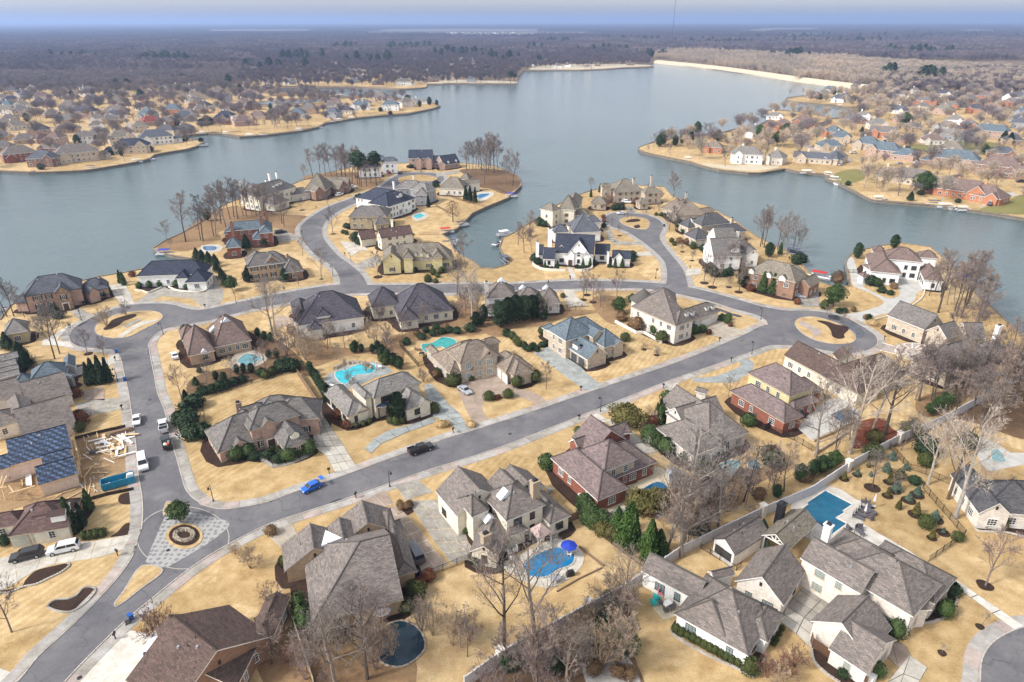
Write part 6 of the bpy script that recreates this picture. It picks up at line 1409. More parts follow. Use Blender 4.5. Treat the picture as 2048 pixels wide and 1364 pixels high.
wh, cr, rd, tn, pb, gy, be, bb, te, wb, li, ol = ['wall_' + s for s in 'white cream red tan pinkbrick grey beige brownbrick terra whitebrick limestone olive'.split()]
rt, rg, rs, rn_, rb, rta, rbl, rl, rpk, rk, rr, rc, rpg, rm_, rch = ['roof_' + s for s in 'taupe grey slate navy brown tan bluegrey lilac pink khaki red charcoal palegrey mauve chocolate'.split()]
fh('Y', (205,790,20,12,8,5.6,rd,rt), (430,715,14,11,-30,3.6,rd,rt), (725,795,26,13,4,6.4,be,rt), (1200,720,24,12,-10,5.6,be,rn_), (1440,635,24,13,6,5.8,wh,rs), (805,630,14,9,0,5.6,wh,rt,'gg'), (480,640,12,12,-35,5.4,pb,rm_), (250,625,17,11,5,3.2,tn,rt), (55,600,14,11,10,3.4,tn,rg), (40,730,14,11,-10,5.2,tn,rg),
   (630,530,20,12,0,3.2,tn,rt), (920,560,15,11,8,3.2,be,rt), (890,492,13,9,0,3.2,wh,rt), (900,440,15,10,-5,4.2,wh,rt), (620,440,20,12,0,3.4,tn,rpg), (320,535,14,12,-25,3.4,pb,rk), (170,500,17,12,10,3.4,cr,rk), (50,505,16,12,0,3.4,tn,rk), (1050,370,22,13,-15,4.6,tn,rt), (760,390,22,14,-30,5.8,pb,rl), (620,330,18,14,-20,5.2,gy,rt),
   (1400,460,18,12,20,3.6,pb,rr), (1340,300,15,10,10,3.2,te,rr), (1560,360,18,13,-20,5,te,rbl), (1790,350,20,13,-10,4.4,bb,rb), (1700,425,20,13,8,4.4,gy,rs), (2010,440,14,11,-15,4.5,te,rn_), (790,170,13,9,5,5.6,wh,rg,'gg'), (1040,195,22,10,3,3.2,wh,rk,'gg'), (350,290,15,12,-20,4.2,pb,rl), (250,215,15,12,10,4.2,gy,rs), (290,180,13,10,0,4.2,gy,rs),
   (150,110,12,10,0,3.6,gy,rs), (460,295,13,11,15,4.2,pb,rl), (180,345,15,11,0,3.6,cr,rbl), (30,350,14,11,0,3.4,cr,rt), (100,440,16,12,0,3.2,tn,rt), (1385,195,13,10,0,4,wh,rt), (1480,130,12,9,0,3.6,cr,rg), (1620,130,13,9,0,3.2,cr,rk), (1740,145,13,9,-10,4.6,wh,rg), (1755,230,13,9,0,4.6,wh,rta), (500,390,16,12,15,3.6,bb,rt), (1010,440,14,10,0,3.4,tn,rg), (1400,200,11,8,0,3.2,cr,rta), (60,40,13,10,0,4,cr,rta), (420,620,12,10,20,3.2,bb,rch))
fh('Z', (20,400,14,12,10,4.6,tn,rt), (240,380,15,12,-10,4.6,wb,rm_), (215,490,8,8,5,3.6,bb,rm_), (200,450,17,11,-20,3.8,wh,rn_), (370,500,18,14,10,4.2,pb,rm_), (430,280,22,12,0,5.6,be,rm_), (150,250,14,10,0,5,pb,rt), (220,300,14,10,0,5,gy,rc), (440,370,18,12,5,4.4,bb,rm_), (700,255,22,12,0,4.6,tn,rc), (650,360,15,12,5,4.2,wb,rg), (790,440,18,14,-10,4.2,wb,rbl),
   (890,400,18,14,-10,4.6,tn,rt), (1080,370,15,11,5,4.2,wb,rt), (1150,360,10,9,0,4,pb,rt), (1090,330,18,12,0,4,pb,rm_), (1290,370,15,13,-10,4.8,wh,rbl), (1360,370,11,11,10,4.8,wh,rbl), (1460,300,20,14,-20,5.2,be,rt), (1270,290,12,12,0,5,pb,rs), (1560,375,18,12,-8,6,wh,rbl), (1790,320,20,7,-5,3,wh,rpg),
   (540,150,13,9,0,4,wh,rg), (510,45,11,8,0,4,wh,rg), (710,160,10,12,-20,3.6,wh,rk,'gg'), (760,160,11,9,0,4.4,gy,rs), (880,140,16,10,0,4,gy,rc), (1060,110,15,10,0,4,te,rt), (1130,150,12,9,0,4,be,rt), (1260,150,16,10,0,3.8,gy,rs), (1340,130,12,10,0,3.8,gy,rbl), (1470,80,12,8,-10,3.8,cr,rk,'gg'), (1600,90,13,8,0,3.8,wh,rpg,'gg'), (1460,165,18,9,3,3,bb,rc), (1670,170,22,11,0,5.6,wh,rg), (1800,130,14,10,0,4.2,gy,rg), (1920,140,14,10,0,4.2,bb,rc), (2030,130,13,9,0,4.2,be,rt), (650,50,12,9,0,4,pb,rta), (840,40,12,8,0,4,wh,rt), (980,80,13,9,0,4,be,rta), (1080,50,12,9,0,4,te,rt), (560,200,16,9,0,3.4,bb,rc))
fh('a', (730,650,14,10,-10,4,te,rta), (1060,755,20,12,5,6.2,wh,rpg), (1310,760,12,12,-15,4.6,wb,rpg), (1680,750,24,9,-4,3.4,be,rs,'gg'), (1850,760,10,13,-20,3.8,li,rs), (1060,500,12,14,-45,4.4,wh,rg,'gg'), (1290,440,12,10,0,4.6,te,rm_), (1600,400,20,13,0,4.2,te,rm_), (1400,420,14,10,0,4,te,rm_), (1850,500,14,12,-20,4.4,te,rbl), (1950,550,16,11,0,4,li,rbl), (1330,330,16,8,0,3.2,wh,rpg), (1690,130,18,10,-20,4,bb,rm_), (1850,70,16,10,0,4,wb,rbl), (1970,160,14,12,-20,4.8,wh,rs))
fh('b', (560,740,22,13,-14,5.4,pb,rbl), (780,770,16,11,-12,3.8,pb,rbl), (400,660,18,12,-8,4.6,li,rbl), (60,790,12,13,-20,3.8,li,rpg), (1290,840,26,13,-6,5.8,pb,rbl), (1720,920,24,14,-10,5.8,bb,rm_), (1950,960,18,11,-8,3.2,bb,rm_), (1350,1150,26,14,-10,4.0,te,rm_), (1560,1190,18,13,-20,3.4,te,rm_), (830,1010,26,13,-12,3.6,be,rt), (650,960,16,9,0,3.2,be,rt), (570,540,20,11,-4,4.8,te,rt,'gg'), (540,450,16,11,20,4.6,wb,rpg), (380,350,14,8,0,4,wh,rpg), (1650,540,26,12,-4,5.8,pb,rbl), (1260,560,26,9,-3,4.4,gy,rpg), (1980,440,16,11,0,4.4,gy,rs), (1500,290,16,12,0,4.6,te,rl), (1700,300,18,12,0,4,pb,rpg),
   (1020,200,22,11,0,4.4,te,rt), (1250,250,18,11,0,4.4,te,rt), (760,130,18,11,0,4.2,wb,rt), (900,90,12,9,0,4,wb,rt), (1190,120,18,11,0,4,wb,rl), (1340,140,14,10,0,4,li,rt), (1640,150,24,13,0,4.4,te,rpk), (1900,160,24,12,0,4.4,wh,rs), (1700,210,18,11,0,4,te,rta), (1890,215,20,11,0,4,te,rt), (520,180,18,11,0,4,be,rt), (700,200,14,9,0,4,be,rt), (120,180,14,12,0,4.6,wh,rs), (1440,450,14,10,0,4,te,rt), (1300,400,14,10,0,4,wh,rpg), (980,260,14,10,0,4,be,rg), (1980,320,14,10,0,4,gy,rbl))
fh('d', (60,345,13,9,0,4,cr,rt), (260,350,12,9,0,4,wh,rpg), (1215,310,16,9,0,4,wh,rpk), (1275,305,13,9,0,4,wh,rpk), (1065,300,13,9,0,4,wh,rg), (980,315,11,9,0,4,bb,rg), (1390,315,16,9,0,4,be,rt), (700,240,14,9,0,4,gy,rs), (750,245,13,9,0,4,gy,rpg), (1010,235,13,9,0,5,be,rk), (1075,235,14,9,0,5,be,rk), (710,395,14,8,0,4.6,gy,rs), (590,380,14,8,0,4,be,rta), (690,310,13,9,0,4,wh,rg), (250,270,12,9,0,4,be,rt), (1640,295,16,7,0,3.6,bb,rc), (1450,300,12,8,0,3.6,bb,rt))
fh('c', (1530,325,14,9,0,4,wh,rg), (1650,330,13,9,0,4,te,rt), (1770,315,12,9,0,4,wh,rg), (40,370,15,9,0,4,be,rta), (610,320,13,8,0,4,wh,rg), (1340,320,12,8,0,4,wh,rg), (990,320,13,9,0,4,be,rta), (1500,280,11,8,0,4,wh,rg), (1240,350,12,8,0,4,wh,rt), (1950,300,12,8,0,4,wh,rg), (1730,150,22,10,0,5,wh,rpg), (455,36,60,20,0,12,wh,rpg))

# infill of roofs seen between the trees
rnd = random.Random(99)
def infill(poly, n, zone):
    w = zpts(poly); xs = [q.x for q in w]; ys = [q.y for q in w]; k = 0; tr = 0
    while k < n and tr < 3000:
        tr += 1; q = Vector((rnd.uniform(min(xs), max(xs)), rnd.uniform(min(ys), max(ys)), 0))
        if not pip(q.x, q.y, w) or not pip(q.x, q.y, far_land) or any((h[1] - q).length < 24 for h in HOUSES): continue
        X, Y = proj(q); c = CROPS[zone]
        if not (-20 < X < 2070): continue
        fh(zone, ((X - c[0]) * c[2], (Y - c[1]) * c[2], rnd.uniform(13, 19), rnd.uniform(10, 13), rnd.uniform(-35, 35), rnd.choice([3.2, 3.4, 5.4]), rnd.choice([tn, pb, be, gy, wb, wh, bb, cr]), rnd.choice([rt, rg, rs, rm_, rl, rk, rc, rbl])))
        k += 1
infill([0,335, 0,185, 90,180, 330,195, 470,215, 640,205, 860,216, 720,228, 600,255, 450,262, 360,268, 400,280, 300,310, 180,335], 42, 'Y')
infill([1560,330, 1700,240, 1900,190, 2060,190, 2060,330, 1900,330, 1780,300, 1650,330], 16, 'b')
infill([600,170, 640,140, 900,120, 1030,130, 1030,160, 860,164, 800,172], 14, 'd')
crop('p'); sheet('channel_water', zpts([424,213, 480,206, 545,202.5, 600,200.5, 642,198.5, 642,203, 600,206, 545,208, 480,212, 440,216]), .06, MAT['lake_water'])
# low detail leafless trees for the masses
def lowtree(seed, h, r, n, w, mat, wide=.6):
    rnd = random.Random(seed); mb = MB()
    mb.tube((0, 0, 0), (0, 0, h * .55), .2, .1, 3)
    return lowcrown(mb, rnd, Vector((0, 0, 0)), h, r, n, w)
def lowcrown(mb, rnd, c, h, r, n, w):
    for _ in range(n):
        a = rnd.random() * 6.283; b = rnd.random()
        p = c + Vector((0, 0, h * (.3 + .3 * rnd.random()))); rr = r * math.sqrt(b)
        q = c + Vector((rr * math.cos(a), rr * math.sin(a), h * (.55 + .45 * math.sqrt(max(0, 1 - b)) * rnd.uniform(.75, 1.0))))
        q2 = q + Vector((rnd.gauss(0, .7), rnd.gauss(0, .7), rnd.uniform(.2, 1.2)))
        tri_twig(mb, p.lerp(q, rnd.uniform(0, .5)), q, w * .6, rnd); 
        for _k in range(2):
            s = q + Vector((rnd.gauss(0, .9), rnd.gauss(0, .9), rnd.uniform(-.4, 1.1))); tri_twig(mb, q.lerp(p, rnd.random() * .4), s, w, rnd)
    return mb
def scatter_stuff(name, me, pts, label=None, kind='stuff'):
    """pts: (x, y, z, scale, turn)"""
    src = bpy.data.objects.new(name + '_source', me)
    pm = bpy.data.meshes.new(name); pm.from_pydata([(p[0], p[1], p[2]) for p in pts], [], [])
    a = pm.attributes.new('scl', 'FLOAT', 'POINT'); a.data.foreach_set('value', [p[3] for p in pts])
    b = pm.attributes.new('trn', 'FLOAT', 'POINT'); b.data.foreach_set('value', [p[4] for p in pts])
    pm.materials.append(me.materials[0])
    o = obj(name, pm); tag(o, label, None, None, kind)
    ng = bpy.data.node_groups.new(name, 'GeometryNodeTree')
    ng.interface.new_socket('Geometry', in_out='INPUT', socket_type='NodeSocketGeometry'); ng.interface.new_socket('Geometry', in_out='OUTPUT', socket_type='NodeSocketGeometry')
    gi, go = ng.nodes.new('NodeGroupInput'), ng.nodes.new('NodeGroupOutput'); ip = ng.nodes.new('GeometryNodeInstanceOnPoints'); oi = ng.nodes.new('GeometryNodeObjectInfo')
    oi.inputs['Object'].default_value = src; oi.inputs['As Instance'].default_value = True
    na = ng.nodes.new('GeometryNodeInputNamedAttribute'); na.data_type = 'FLOAT'; na.inputs['Name'].default_value = 'scl'
    nb_ = ng.nodes.new('GeometryNodeInputNamedAttribute'); nb_.data_type = 'FLOAT'; nb_.inputs['Name'].default_value = 'trn'
    cx = ng.nodes.new('ShaderNodeCombineXYZ')
    L = ng.links.new
    L(gi.outputs[0], ip.inputs['Points']); L(oi.outputs['Geometry'], ip.inputs['Instance']); L(na.outputs['Attribute'], ip.inputs['Scale']); L(nb_.outputs['Attribute'], cx.inputs['Z']); L(cx.outputs[0], ip.inputs['Rotation']); L(ip.outputs[0], go.inputs[0])
    md = o.modifiers.new('scatter', 'NODES'); md.node_group = ng
    return o
lake_w = near_land
def on_land(x, y): return pip(x, y, FARLAND)
FARLAND = [(p.x, p.y) for p in far_land]
def area_pts(poly, step, jit, seed, sc, avoid=True, keep=1.0, z=0, excl=()):
    rnd = random.Random(seed); w = [(p.x, p.y) for p in poly]; xs = [p[0] for p in w]; ys = [p[1] for p in w]; out = []
    hs = [(h[1].x, h[1].y) for h in HOUSES] if avoid else []
    grid = {}
    for hx, hy in hs: grid.setdefault((int(hx // 40), int(hy // 40)), []).append((hx, hy))
    y = min(ys)
    while y < max(ys):
        x = max(min(xs), -y * .85 - 60)
        xe = min(max(xs), y * .85 + 60)
        while x < xe:
            px_, py_ = x + rnd.uniform(-jit, jit), y + rnd.uniform(-jit, jit); x += step
            if rnd.random() > keep or not pip(px_, py_, w) or not on_land(px_, py_): continue
            if any(pip(px_, py_, e) for e in excl) or (py_ > 1500 and any(pip(px_, py_, e) for e in FIELDS)): continue
            if avoid:
                k = (int(px_ // 40), int(py_ // 40)); bad = False
                for i in (-1, 0, 1):
                    for j in (-1, 0, 1):
                        for hx, hy in grid.get((k[0] + i, k[1] + j), ()):
                            if (hx - px_) ** 2 + (hy - py_) ** 2 < 240: bad = True
                            # keep the sight line to the house front open
                            elif -30 < py_ - hy < 0 and abs(px_ - hx * py_ / hy) < 11 and rnd.random() < .8: bad = True
                if bad: continue
            out.append((px_, py_, z, rnd.uniform(*sc), rnd.random() * 6.28))
        y += step
    return out
crop('p')
bark_mat('far_bark', (.13, .11, .115), .3); bark_mat('far_bark_tan', (.40, .34, .265), .2); bark_mat('far_bark_lilac', (.215, .185, .18), .25)
# residential trees on the far shores
resL = zpts([-60,340, 170,338, 300,316, 400,285, 372,272, 450,266, 537,267, 640,250, 720,232, 860,216, 800,200, 690,190, 640,188, 560,180, 480,170, 480,150, -60,160])
resC = zpts([480,172, 545,174, 760,175, 850,168, 1030,166, 1036,150, 1060,138, 1300,130, 1300,112, 480,112])
resR = zpts([1300,285, 1460,262, 1540,240, 1535,222, 1668,237, 1710,226, 1600,200, 1660,186, 1800,180, 2300,180, 2300,430, 2048,428, 1860,404, 1740,392, 1650,345, 1520,338, 1400,322])
for i, (poly, st, kp, mt) in enumerate(((resL, 12, .42, 'far_bark_lilac'), (resC, 11, .75, 'far_bark'), (resR, 13, .45, 'far_bark_tan'), (resR, 14, .3, 'far_bark_lilac'), (resL, 15, .35, 'bark_grey'))):
    me = lowtree(200 + i, 12, 4.8, 150, .12, mt).build('treeline', MAT[mt])
    scatter_stuff('treeline', me, area_pts(poly, st, st * .45, 300 + i, (.6, 1.25), True, kp), 'leafless trees standing thick between the houses of the far shore')
# woods: clumps of about forty trees
def clump(seed, mat, n=36, size=60, h=14, ntri=44, w=.26):
    rnd = random.Random(seed); mb = MB()
    for i in range(n):
        c = Vector((rnd.uniform(-size / 2, size / 2), rnd.uniform(-size / 2, size / 2), 0)); hh = h * rnd.uniform(.75, 1.2)
        mb.tube(c, c + Vector((0, 0, hh * .5)), .25, .15, 3); lowcrown(mb, rnd, c, hh, rnd.uniform(3.6, 5.6), ntri, w)
    return mb.build('woodland', MAT[mat])
tanwood = zpts([1312,118, 1410,130, 1519,145, 1629,160, 1725,171, 1800,178, 2300,178, 2300,150, 2048,148, 1900,140, 1700,122, 1550,112, 1420,108, 1330,106])
tanfar = zpts([1900,128, 2300,135, 2300,118, 2048,112, 1900,116, 1760,122, 1850,130])
darkR = zpts([1725,171, 1800,184, 2300,200, 2300,140, 2048,142, 1900,146])
wood = zpts([-700,152, 0,150, 300,155, 480,150, 480,112, 900,112, 1300,112, 1330,108, 1700,118, 2300,125, 2300,81, -700,81])
res_b = zpts([-700,190, 90,178, 180,180, 330,178, 480,160, 480,148, 300,150, -700,150])
TW = [(p.x, p.y) for p in tanwood]
for i, (nm, poly, st, mt, ex, hh) in enumerate((('woodland', tanwood, 40, 'far_bark_tan', (), 13), ('woodland', wood, 52, 'far_bark', (TW,), 15), ('woodland', wood, 70, 'far_bark_lilac', (TW,), 15), ('woodland', res_b, 42, 'far_bark_lilac', (), 12), ('woodland', darkR, 50, 'far_bark', (), 12))):
    scatter_stuff(nm, clump(400 + i, mt, h=hh), area_pts(poly, st, st * .3, 500 + i, (.85, 1.2), False, .97, 0, ex), ['pale tan leafless wood behind the dam', 'grey purple leafless woods reaching towards the horizon', 'lilac brown leafless woods mixed into the distance', 'leafless wood behind the far left houses', 'dark leafless wood beyond the far right houses'][i])
# evergreens in the distance
pinef = foliage(60, 13, 3.2, oval, 260, .8, 'leaf_dark', .3, 1.5).build('evergreen_woods', MAT['leaf_dark'])
ep = []
rnd = random.Random(77); crop('p')
for cx_, cy_, n_, sx_, sy_ in ((120, 122, 12, 60, 3), (330, 128, 14, 40, 4), (690, 100, 18, 40, 4), (820, 100, 30, 60, 5), (900, 112, 24, 80, 6), (1095, 88, 16, 20, 2), (1130, 90, 10, 20, 3), (1300, 84, 12, 30, 2), (1250, 82, 14, 60, 2), (1310, 116, 8, 30, 4), (1000, 120, 8, 60, 6), (760, 128, 12, 60, 6), (600, 122, 10, 60, 6), (1900, 75, 40, 200, 4), (1600, 78, 60, 180, 5), (1700, 88, 30, 150, 4), (1450, 90, 30, 120, 5), (1590, 118, 14, 40, 3), (1850, 110, 20, 120, 5), (1770, 160, 4, 20, 3), (1860, 168, 5, 20, 4), (560, 140, 8, 60, 8), (1060, 104, 6, 30, 5), (1200, 104, 10, 60, 6)):
    for _ in range(n_):
        q = P(cx_ + rnd.gauss(0, sx_ / 2), max(cy_ + rnd.gauss(0, sy_ / 2), 70))
        if on_land(q.x, q.y): ep.append((q.x, q.y, 0, rnd.uniform(1.2, 2.1), rnd.random() * 6))
scatter_stuff('evergreen_woods', pinef, ep, 'dark evergreens scattered through the distant woods')
# the farthest woods: broad tufted carpet
farwood = zpts([-2500,80, 4500,84, 4500,49, -2500,48])
big_clump = clump(600, 'far_bark', 60, 220, 15, 30, .9)
pts_ = area_pts(farwood, 170, 60, 601, (.9, 1.3), False, .93)
scatter_stuff('woodland', big_clump, pts_, 'farthest blue woods under the horizon')
sheet('far_plain', [W(-45000, 3600), W(45000, 3600), W(45000, 47000), W(-45000, 47000)], .6, MAT['carpet_forest'])
# distant suburb of pale houses, read as one mass
mb = MB()
for i in range(110):
    q = P(905 + 125 * rnd.random(), 66 + 6.5 * rnd.random()); w = rnd.uniform(14, 24); rz = rnd.random() * 3; ml = Matrix.Translation((q.x, q.y, 0)) @ Matrix.Rotation(rz, 4, 'Z')
    mb.box((q.x, q.y, 4), (w, 12, 8), rz, 0); mb.add([ml @ Vector(v) for v in [(-w / 2, -6.5, 8), (w / 2, -6.5, 8), (w / 2 - 4, 0, 12), (-w / 2 + 4, 0, 12), (w / 2, 6.5, 8), (-w / 2, 6.5, 8)]], [(0, 1, 2, 3), (4, 5, 3, 2), (1, 4, 2), (5, 0, 3)], 1 + i % 2)
tag(obj('distant_suburb', mb.build('distant_suburb', [MAT['wall_white'], MAT['roof_palegrey'], MAT['roof_tan']])), kind='stuff')
# radio mast
q = P(1347, 47); mb = MB()
for i in range(29):
    z = i * 6
    for a in range(3):
        t0 = a * 2.094; t1 = (a + 1) * 2.094
        mb.tube((math.cos(t0) * 1.2, math.sin(t0) * 1.2, z), (math.cos(t0) * 1.2, math.sin(t0) * 1.2, z + 6), .4, .4, 3)
        mb.tube((math.cos(t0) * 1.2, math.sin(t0) * 1.2, z), (math.cos(t1) * 1.2, math.sin(t1) * 1.2, z + 6), .2, .2, 3)
q = Vector((q.x, q.y, 0)); q = q * (3600 / q.length)
tag(obj('radio_mast', mb.build('radio_mast', MAT['metal_dark']), None, q), 'thin lattice radio mast rising above the horizon', 'mast')
# visible individual trees on the far shores
T('Y', 'mid', 820,280,11, 1250,480,13, 1080,600,16, 940,810,9, 920,810,7, 1180,320,13, 1350,330,12, 420,880,9, 380,800,9, 1680,500,12, 1730,480,12, 1770,600,8, 500,400,12, 600,380,12, 560,560,9, 1250,330,11, 520,540,10, 130,420,12, 640,420,10)
T('Y', 'cedar', 1070,140,15, 1170,135,15, 1290,245,14, 710,640,8, 890,630,7, 660,210,9, 250,430,8, 1110,740,6); S('Y', 'dark', 1010,730,4, 1370,695,4, 990,580,3.5, 1690,600,4, 1610,460,5, 1650,600,3, 1840,460,7, 1870,450,7, 1920,440,6, 1830,605,3.5, 380,860,4, 900,640,4)
T('Z', 'mid', 460,530,10, 540,520,8, 610,520,11, 640,530,11, 790,500,10, 830,500,9, 1000,320,14, 1110,280,14, 720,450,8, 840,340,12, 910,330,10, 870,280,10, 590,490,9, 660,500,10, 1560,270,9, 1640,330,9); T('Z', 'cedar', 690,430,9, 1700,330,11, 590,150,9, 650,150,9, 1880,330,9, 1940,330,6, 1800,345,7, 580,370,7, 240,170,16, 330,230,11)
S('Z', 'dark', 1480,380,4.5, 1560,405,4, 60,490,9)
T('a', 'tall', 180,590,11, 220,580,12, 290,590,13, 350,590,14, 400,590,14, 450,580,14, 500,570,13, 540,550,13, 320,560,14, 260,560,12); T('a', 'cedar', 230,590,9, 270,570,10, 380,580,8, 530,560,9, 590,480,11, 790,540,9, 450,560,8, 1660,270,3)
T('a', 'mid', 860,775,13, 1240,770,14, 1510,770,13, 125,650,6, 335,680,9, 640,700,6, 1000,400,10, 1100,370,11, 640,520,14, 700,520,14, 850,560,9, 960,540,8, 1470,100,8, 1600,90,8, 1550,230,7, 1740,470,10, 1960,720,10, 1800,440,11, 1860,430,10, 1690,540,6, 1140,600,6); T('a', 'yellowpine', 1180,505,10, 1350,575,10, 940,500,4.5); T('a', 'oak', 1430,500,11, 1760,155,8, 1820,150,7)
T('b', 'mid', 160,745,12, 390,1050,14, 520,1020,14, 740,1120,17, 750,1090,13, 920,510,13, 1100,960,6, 1140,720,9, 1310,690,13, 1410,700,12, 1550,1010,10, 1720,1090,14, 850,550,6, 300,490,6, 1540,740,13, 560,1080,7, 1000,800,5, 1600,850,9, 1850,880,10, 1230,700,10, 1700,730,12, 1800,720,12, 1900,720,12, 1960,700,12)
T('b', 'yellowpine', 360,290,8); T('b', 'oak', 790,420,12, 480,690,6.5, 985,1100,12, 270,190,9, 560,200,8, 1600,700,7, 1680,720,6, 90,110,7, 150,90,7); T('b', 'holly', 860,1170,5, 1100,1070,5, 370,480,5, 1860,600,9, 1800,580,9)
S('b', 'dark', 230,1015,3, 830,670,4, 590,600,3.5, 960,1110,3, 1340,1190,2.5)
T('d', 'pine', 940,400,18, 1108,300,22, 965,400,14); T('d', 'tall', 985,398,12, 800,400,11, 830,395,11, 870,400,12, 900,400,12, 1590,300,9, 1640,300,9, 1690,300,9, 1740,300,9, 1770,300,9, 1520,300,9)
# ---------------- vehicles ----------------
def heading(a, b): d = b - a; return math.atan2(d.y, d.x)
def vehicle(name, crp, x, y, x2, y2, label, paint_, kind='sedan', cat='car'):
    """(x, y) foot of the middle, (x2, y2) a point towards which it faces"""
    crop(crp); q = P(x, y); rz = heading(q, P(x2, y2)); crop('p')
    dims = dict(sedan=(4.7, 1.8, 1.42), suv=(5.2, 2.0, 1.85), pickup=(5.8, 2.0, 1.9), van=(5.6, 2.05, 2.25), hatch=(4.2, 1.78, 1.5))[kind]
    L, Wd, H = dims; e = empty(name, (q.x, q.y, .05), rz); tag(e, label, cat)
    prof = dict(
        sedan=([(-2.35, .3), (2.3, .3), (2.35, .62), (2.2, .8), (1.15, .92), (-1.6, .95), (-2.3, .88)], [(1.15, .92), (.35, 1.38), (-.85, 1.42), (-1.75, .95)]),
        hatch=([(-2.05, .3), (2.05, .3), (2.1, .65), (1.95, .82), (1.1, .95), (-1.95, .98), (-2.1, .7)], [(1.1, .95), (.4, 1.45), (-1.2, 1.5), (-1.95, .98)]),
        suv=([(-2.55, .38), (2.5, .38), (2.6, .8), (2.45, 1.02), (1.3, 1.15), (-2.45, 1.15), (-2.6, .8)], [(1.35, 1.15), (.65, 1.8), (-2.1, 1.85), (-2.5, 1.15)]),
        pickup=([(-2.85, .45), (2.85, .45), (2.9, .9), (2.75, 1.1), (1.5, 1.18), (-2.85, 1.18)], [(1.5, 1.18), (.8, 1.85), (-.75, 1.88), (-1.0, 1.18)]),
        van=([(-2.75, .35), (2.7, .35), (2.8, .8), (2.65, 1.1), (1.75, 1.3), (-2.75, 1.3)], [(1.75, 1.3), (1.05, 2.15), (-2.6, 2.25), (-2.75, 1.3)]))[kind]
    def extr(mb, pr, w0, w1, m=0):
        zs = [p[1] for p in pr]; z0, z1 = min(zs), max(zs); n = len(pr)
        wd = [w0 + (w1 - w0) * (p[1] - z0) / max(z1 - z0, .01) for p in pr]
        v = [(p[0], -w / 2, p[1]) for p, w in zip(pr, wd)] + [(p[0], w / 2, p[1]) for p, w in zip(pr, wd)]
        mb.add(v, [list(range(n)), list(range(2 * n - 1, n - 1, -1))] + [[(i + 1) % n, i, n + i, n + (i + 1) % n] for i in range(n)], m)
    low, cab = prof
    mb = MB(); extr(mb, low, Wd * .98, Wd * .94); extr(mb, cab, Wd * .92, Wd * .76)
    if kind == 'pickup':
        for s in (-1, 1): mb.box((-1.95, s * (Wd / 2 - .06), 1.32), (1.8, .12, .3))
        mb.box((-2.83, 0, 1.32), (.1, Wd, .3))
    for s in (-1, 1): mb.box((cab[0][0] - .15, s * (Wd / 2 + .08), cab[0][1] + .12), (.15, .18, .14))
    bo = obj('body', mb.build('body', MAT[paint_]), e); bm = bo.modifiers.new('soft_edges', 'BEVEL'); bm.width = .07; bm.segments = 2
    if kind == 'pickup':
        g = MB(); g.box((-1.93, 0, 1.2), (1.7, Wd - .3, .04)); obj('cargo_bed', g.build('cargo_bed', MAT['tyre']), e)
    # glass
    def pan(a, b, in0, in1, wa, wb):
        g = MB(); a, b = Vector((a[0], 0, a[1])), Vector((b[0], 0, b[1])); d = (b - a); n = Vector((d.z, 0, -d.x)).normalized()
        if n.z < 0: n = -n
        p, r = a + d * in0 + n * .04, a + d * in1 + n * .04
        g.add([(p.x, -wa, p.z), (p.x, wa, p.z), (r.x, wb, r.z), (r.x, -wb, r.z)], [(0, 1, 2, 3)]); return g
    obj('windscreen', pan(cab[0], cab[1], .1, .92, Wd * .40, Wd * .35).build('windscreen', MAT['car_glass']), e)
    obj('rear_window', pan(cab[3], cab[2], .25, .9, Wd * .37, Wd * .34).build('rear_window', MAT['car_glass']), e)
    for s in (-1, 1):
        z0, z1 = cab[0][1] + .08, cab[1][1] - .1
        def wy(z): t = (z - cab[0][1]) / (cab[2][1] - cab[0][1]); return (Wd * .92 + (Wd * .76 - Wd * .92) * t) / 2 + .02
        xa0 = cab[0][0] + (cab[1][0] - cab[0][0]) * .25; xa1 = cab[1][0] - .03; xb0 = cab[3][0] + .25; xb1 = cab[2][0] + .12; mid = (xa1 + xb1) / 2
        for u0, u1, w0, w1 in ((xa0, mid + .05, xa1, mid + .05), (mid - .05, xb0, mid - .05, xb1)):
            g = MB(); g.add([(u0, s * wy(z0), z0), (u1, s * wy(z0), z0), (w1, s * wy(z1), z1), (w0, s * wy(z1), z1)], [(0, 1, 2, 3)]); obj('side_window', g.build('side_window', MAT['car_glass']), e)
        g = MB(); g.box((low[2][0] - .1, s * (Wd / 2 - .3), low[2][1] + .02), (.2, .38, .16)); obj('headlight', g.build('headlight', MAT['headlight']), e)
        g = MB(); g.box((low[0][0] + .02, s * (Wd / 2 - .2), .85), (.12, .24, .28)); obj('tail_light', g.build('tail_light', MAT['taillight']), e)
        for xx in (L * .31, -L * .3):
            r = .34 if kind in ('sedan', 'hatch') else .4
            g = MB(); g.tube((xx, s * (Wd / 2 - .24), r - .03), (xx, s * (Wd / 2 + .01), r - .03), r, r, 14, 0, True); w = obj('wheel', g.build('wheel', MAT['tyre']), e)
            g = MB(); g.tube((xx, s * (Wd / 2 + .0), r - .03), (xx, s * (Wd / 2 + .03), r - .03), r * .62, r * .55, 10, 0, True); obj('rim', g.build('rim', MAT['rim']), w)
    return e
V = vehicle
V('pickup_truck', 'p', 842, 903, 872, 893, 'black pickup truck driving along the main street', 'paint_black', 'pickup', 'pickup truck')
e_b = V('hatchback', 'J', 380, 85, 330, 108, 'bright blue hatchback with open tailgate stopped at the kerb', 'paint_blue', 'hatch')
g = MB(); g.box((-2.3, 0, 1.7), (.75, 1.4, .08), 0, 0, 1, 0); obj('tailgate', g.build('tailgate', MAT['paint_blue']), e_b)
V('sedan', 'F', 1248, 290, 1245, 335, 'white sedan parked by the lawn above the building plot', 'paint_white', 'sedan')
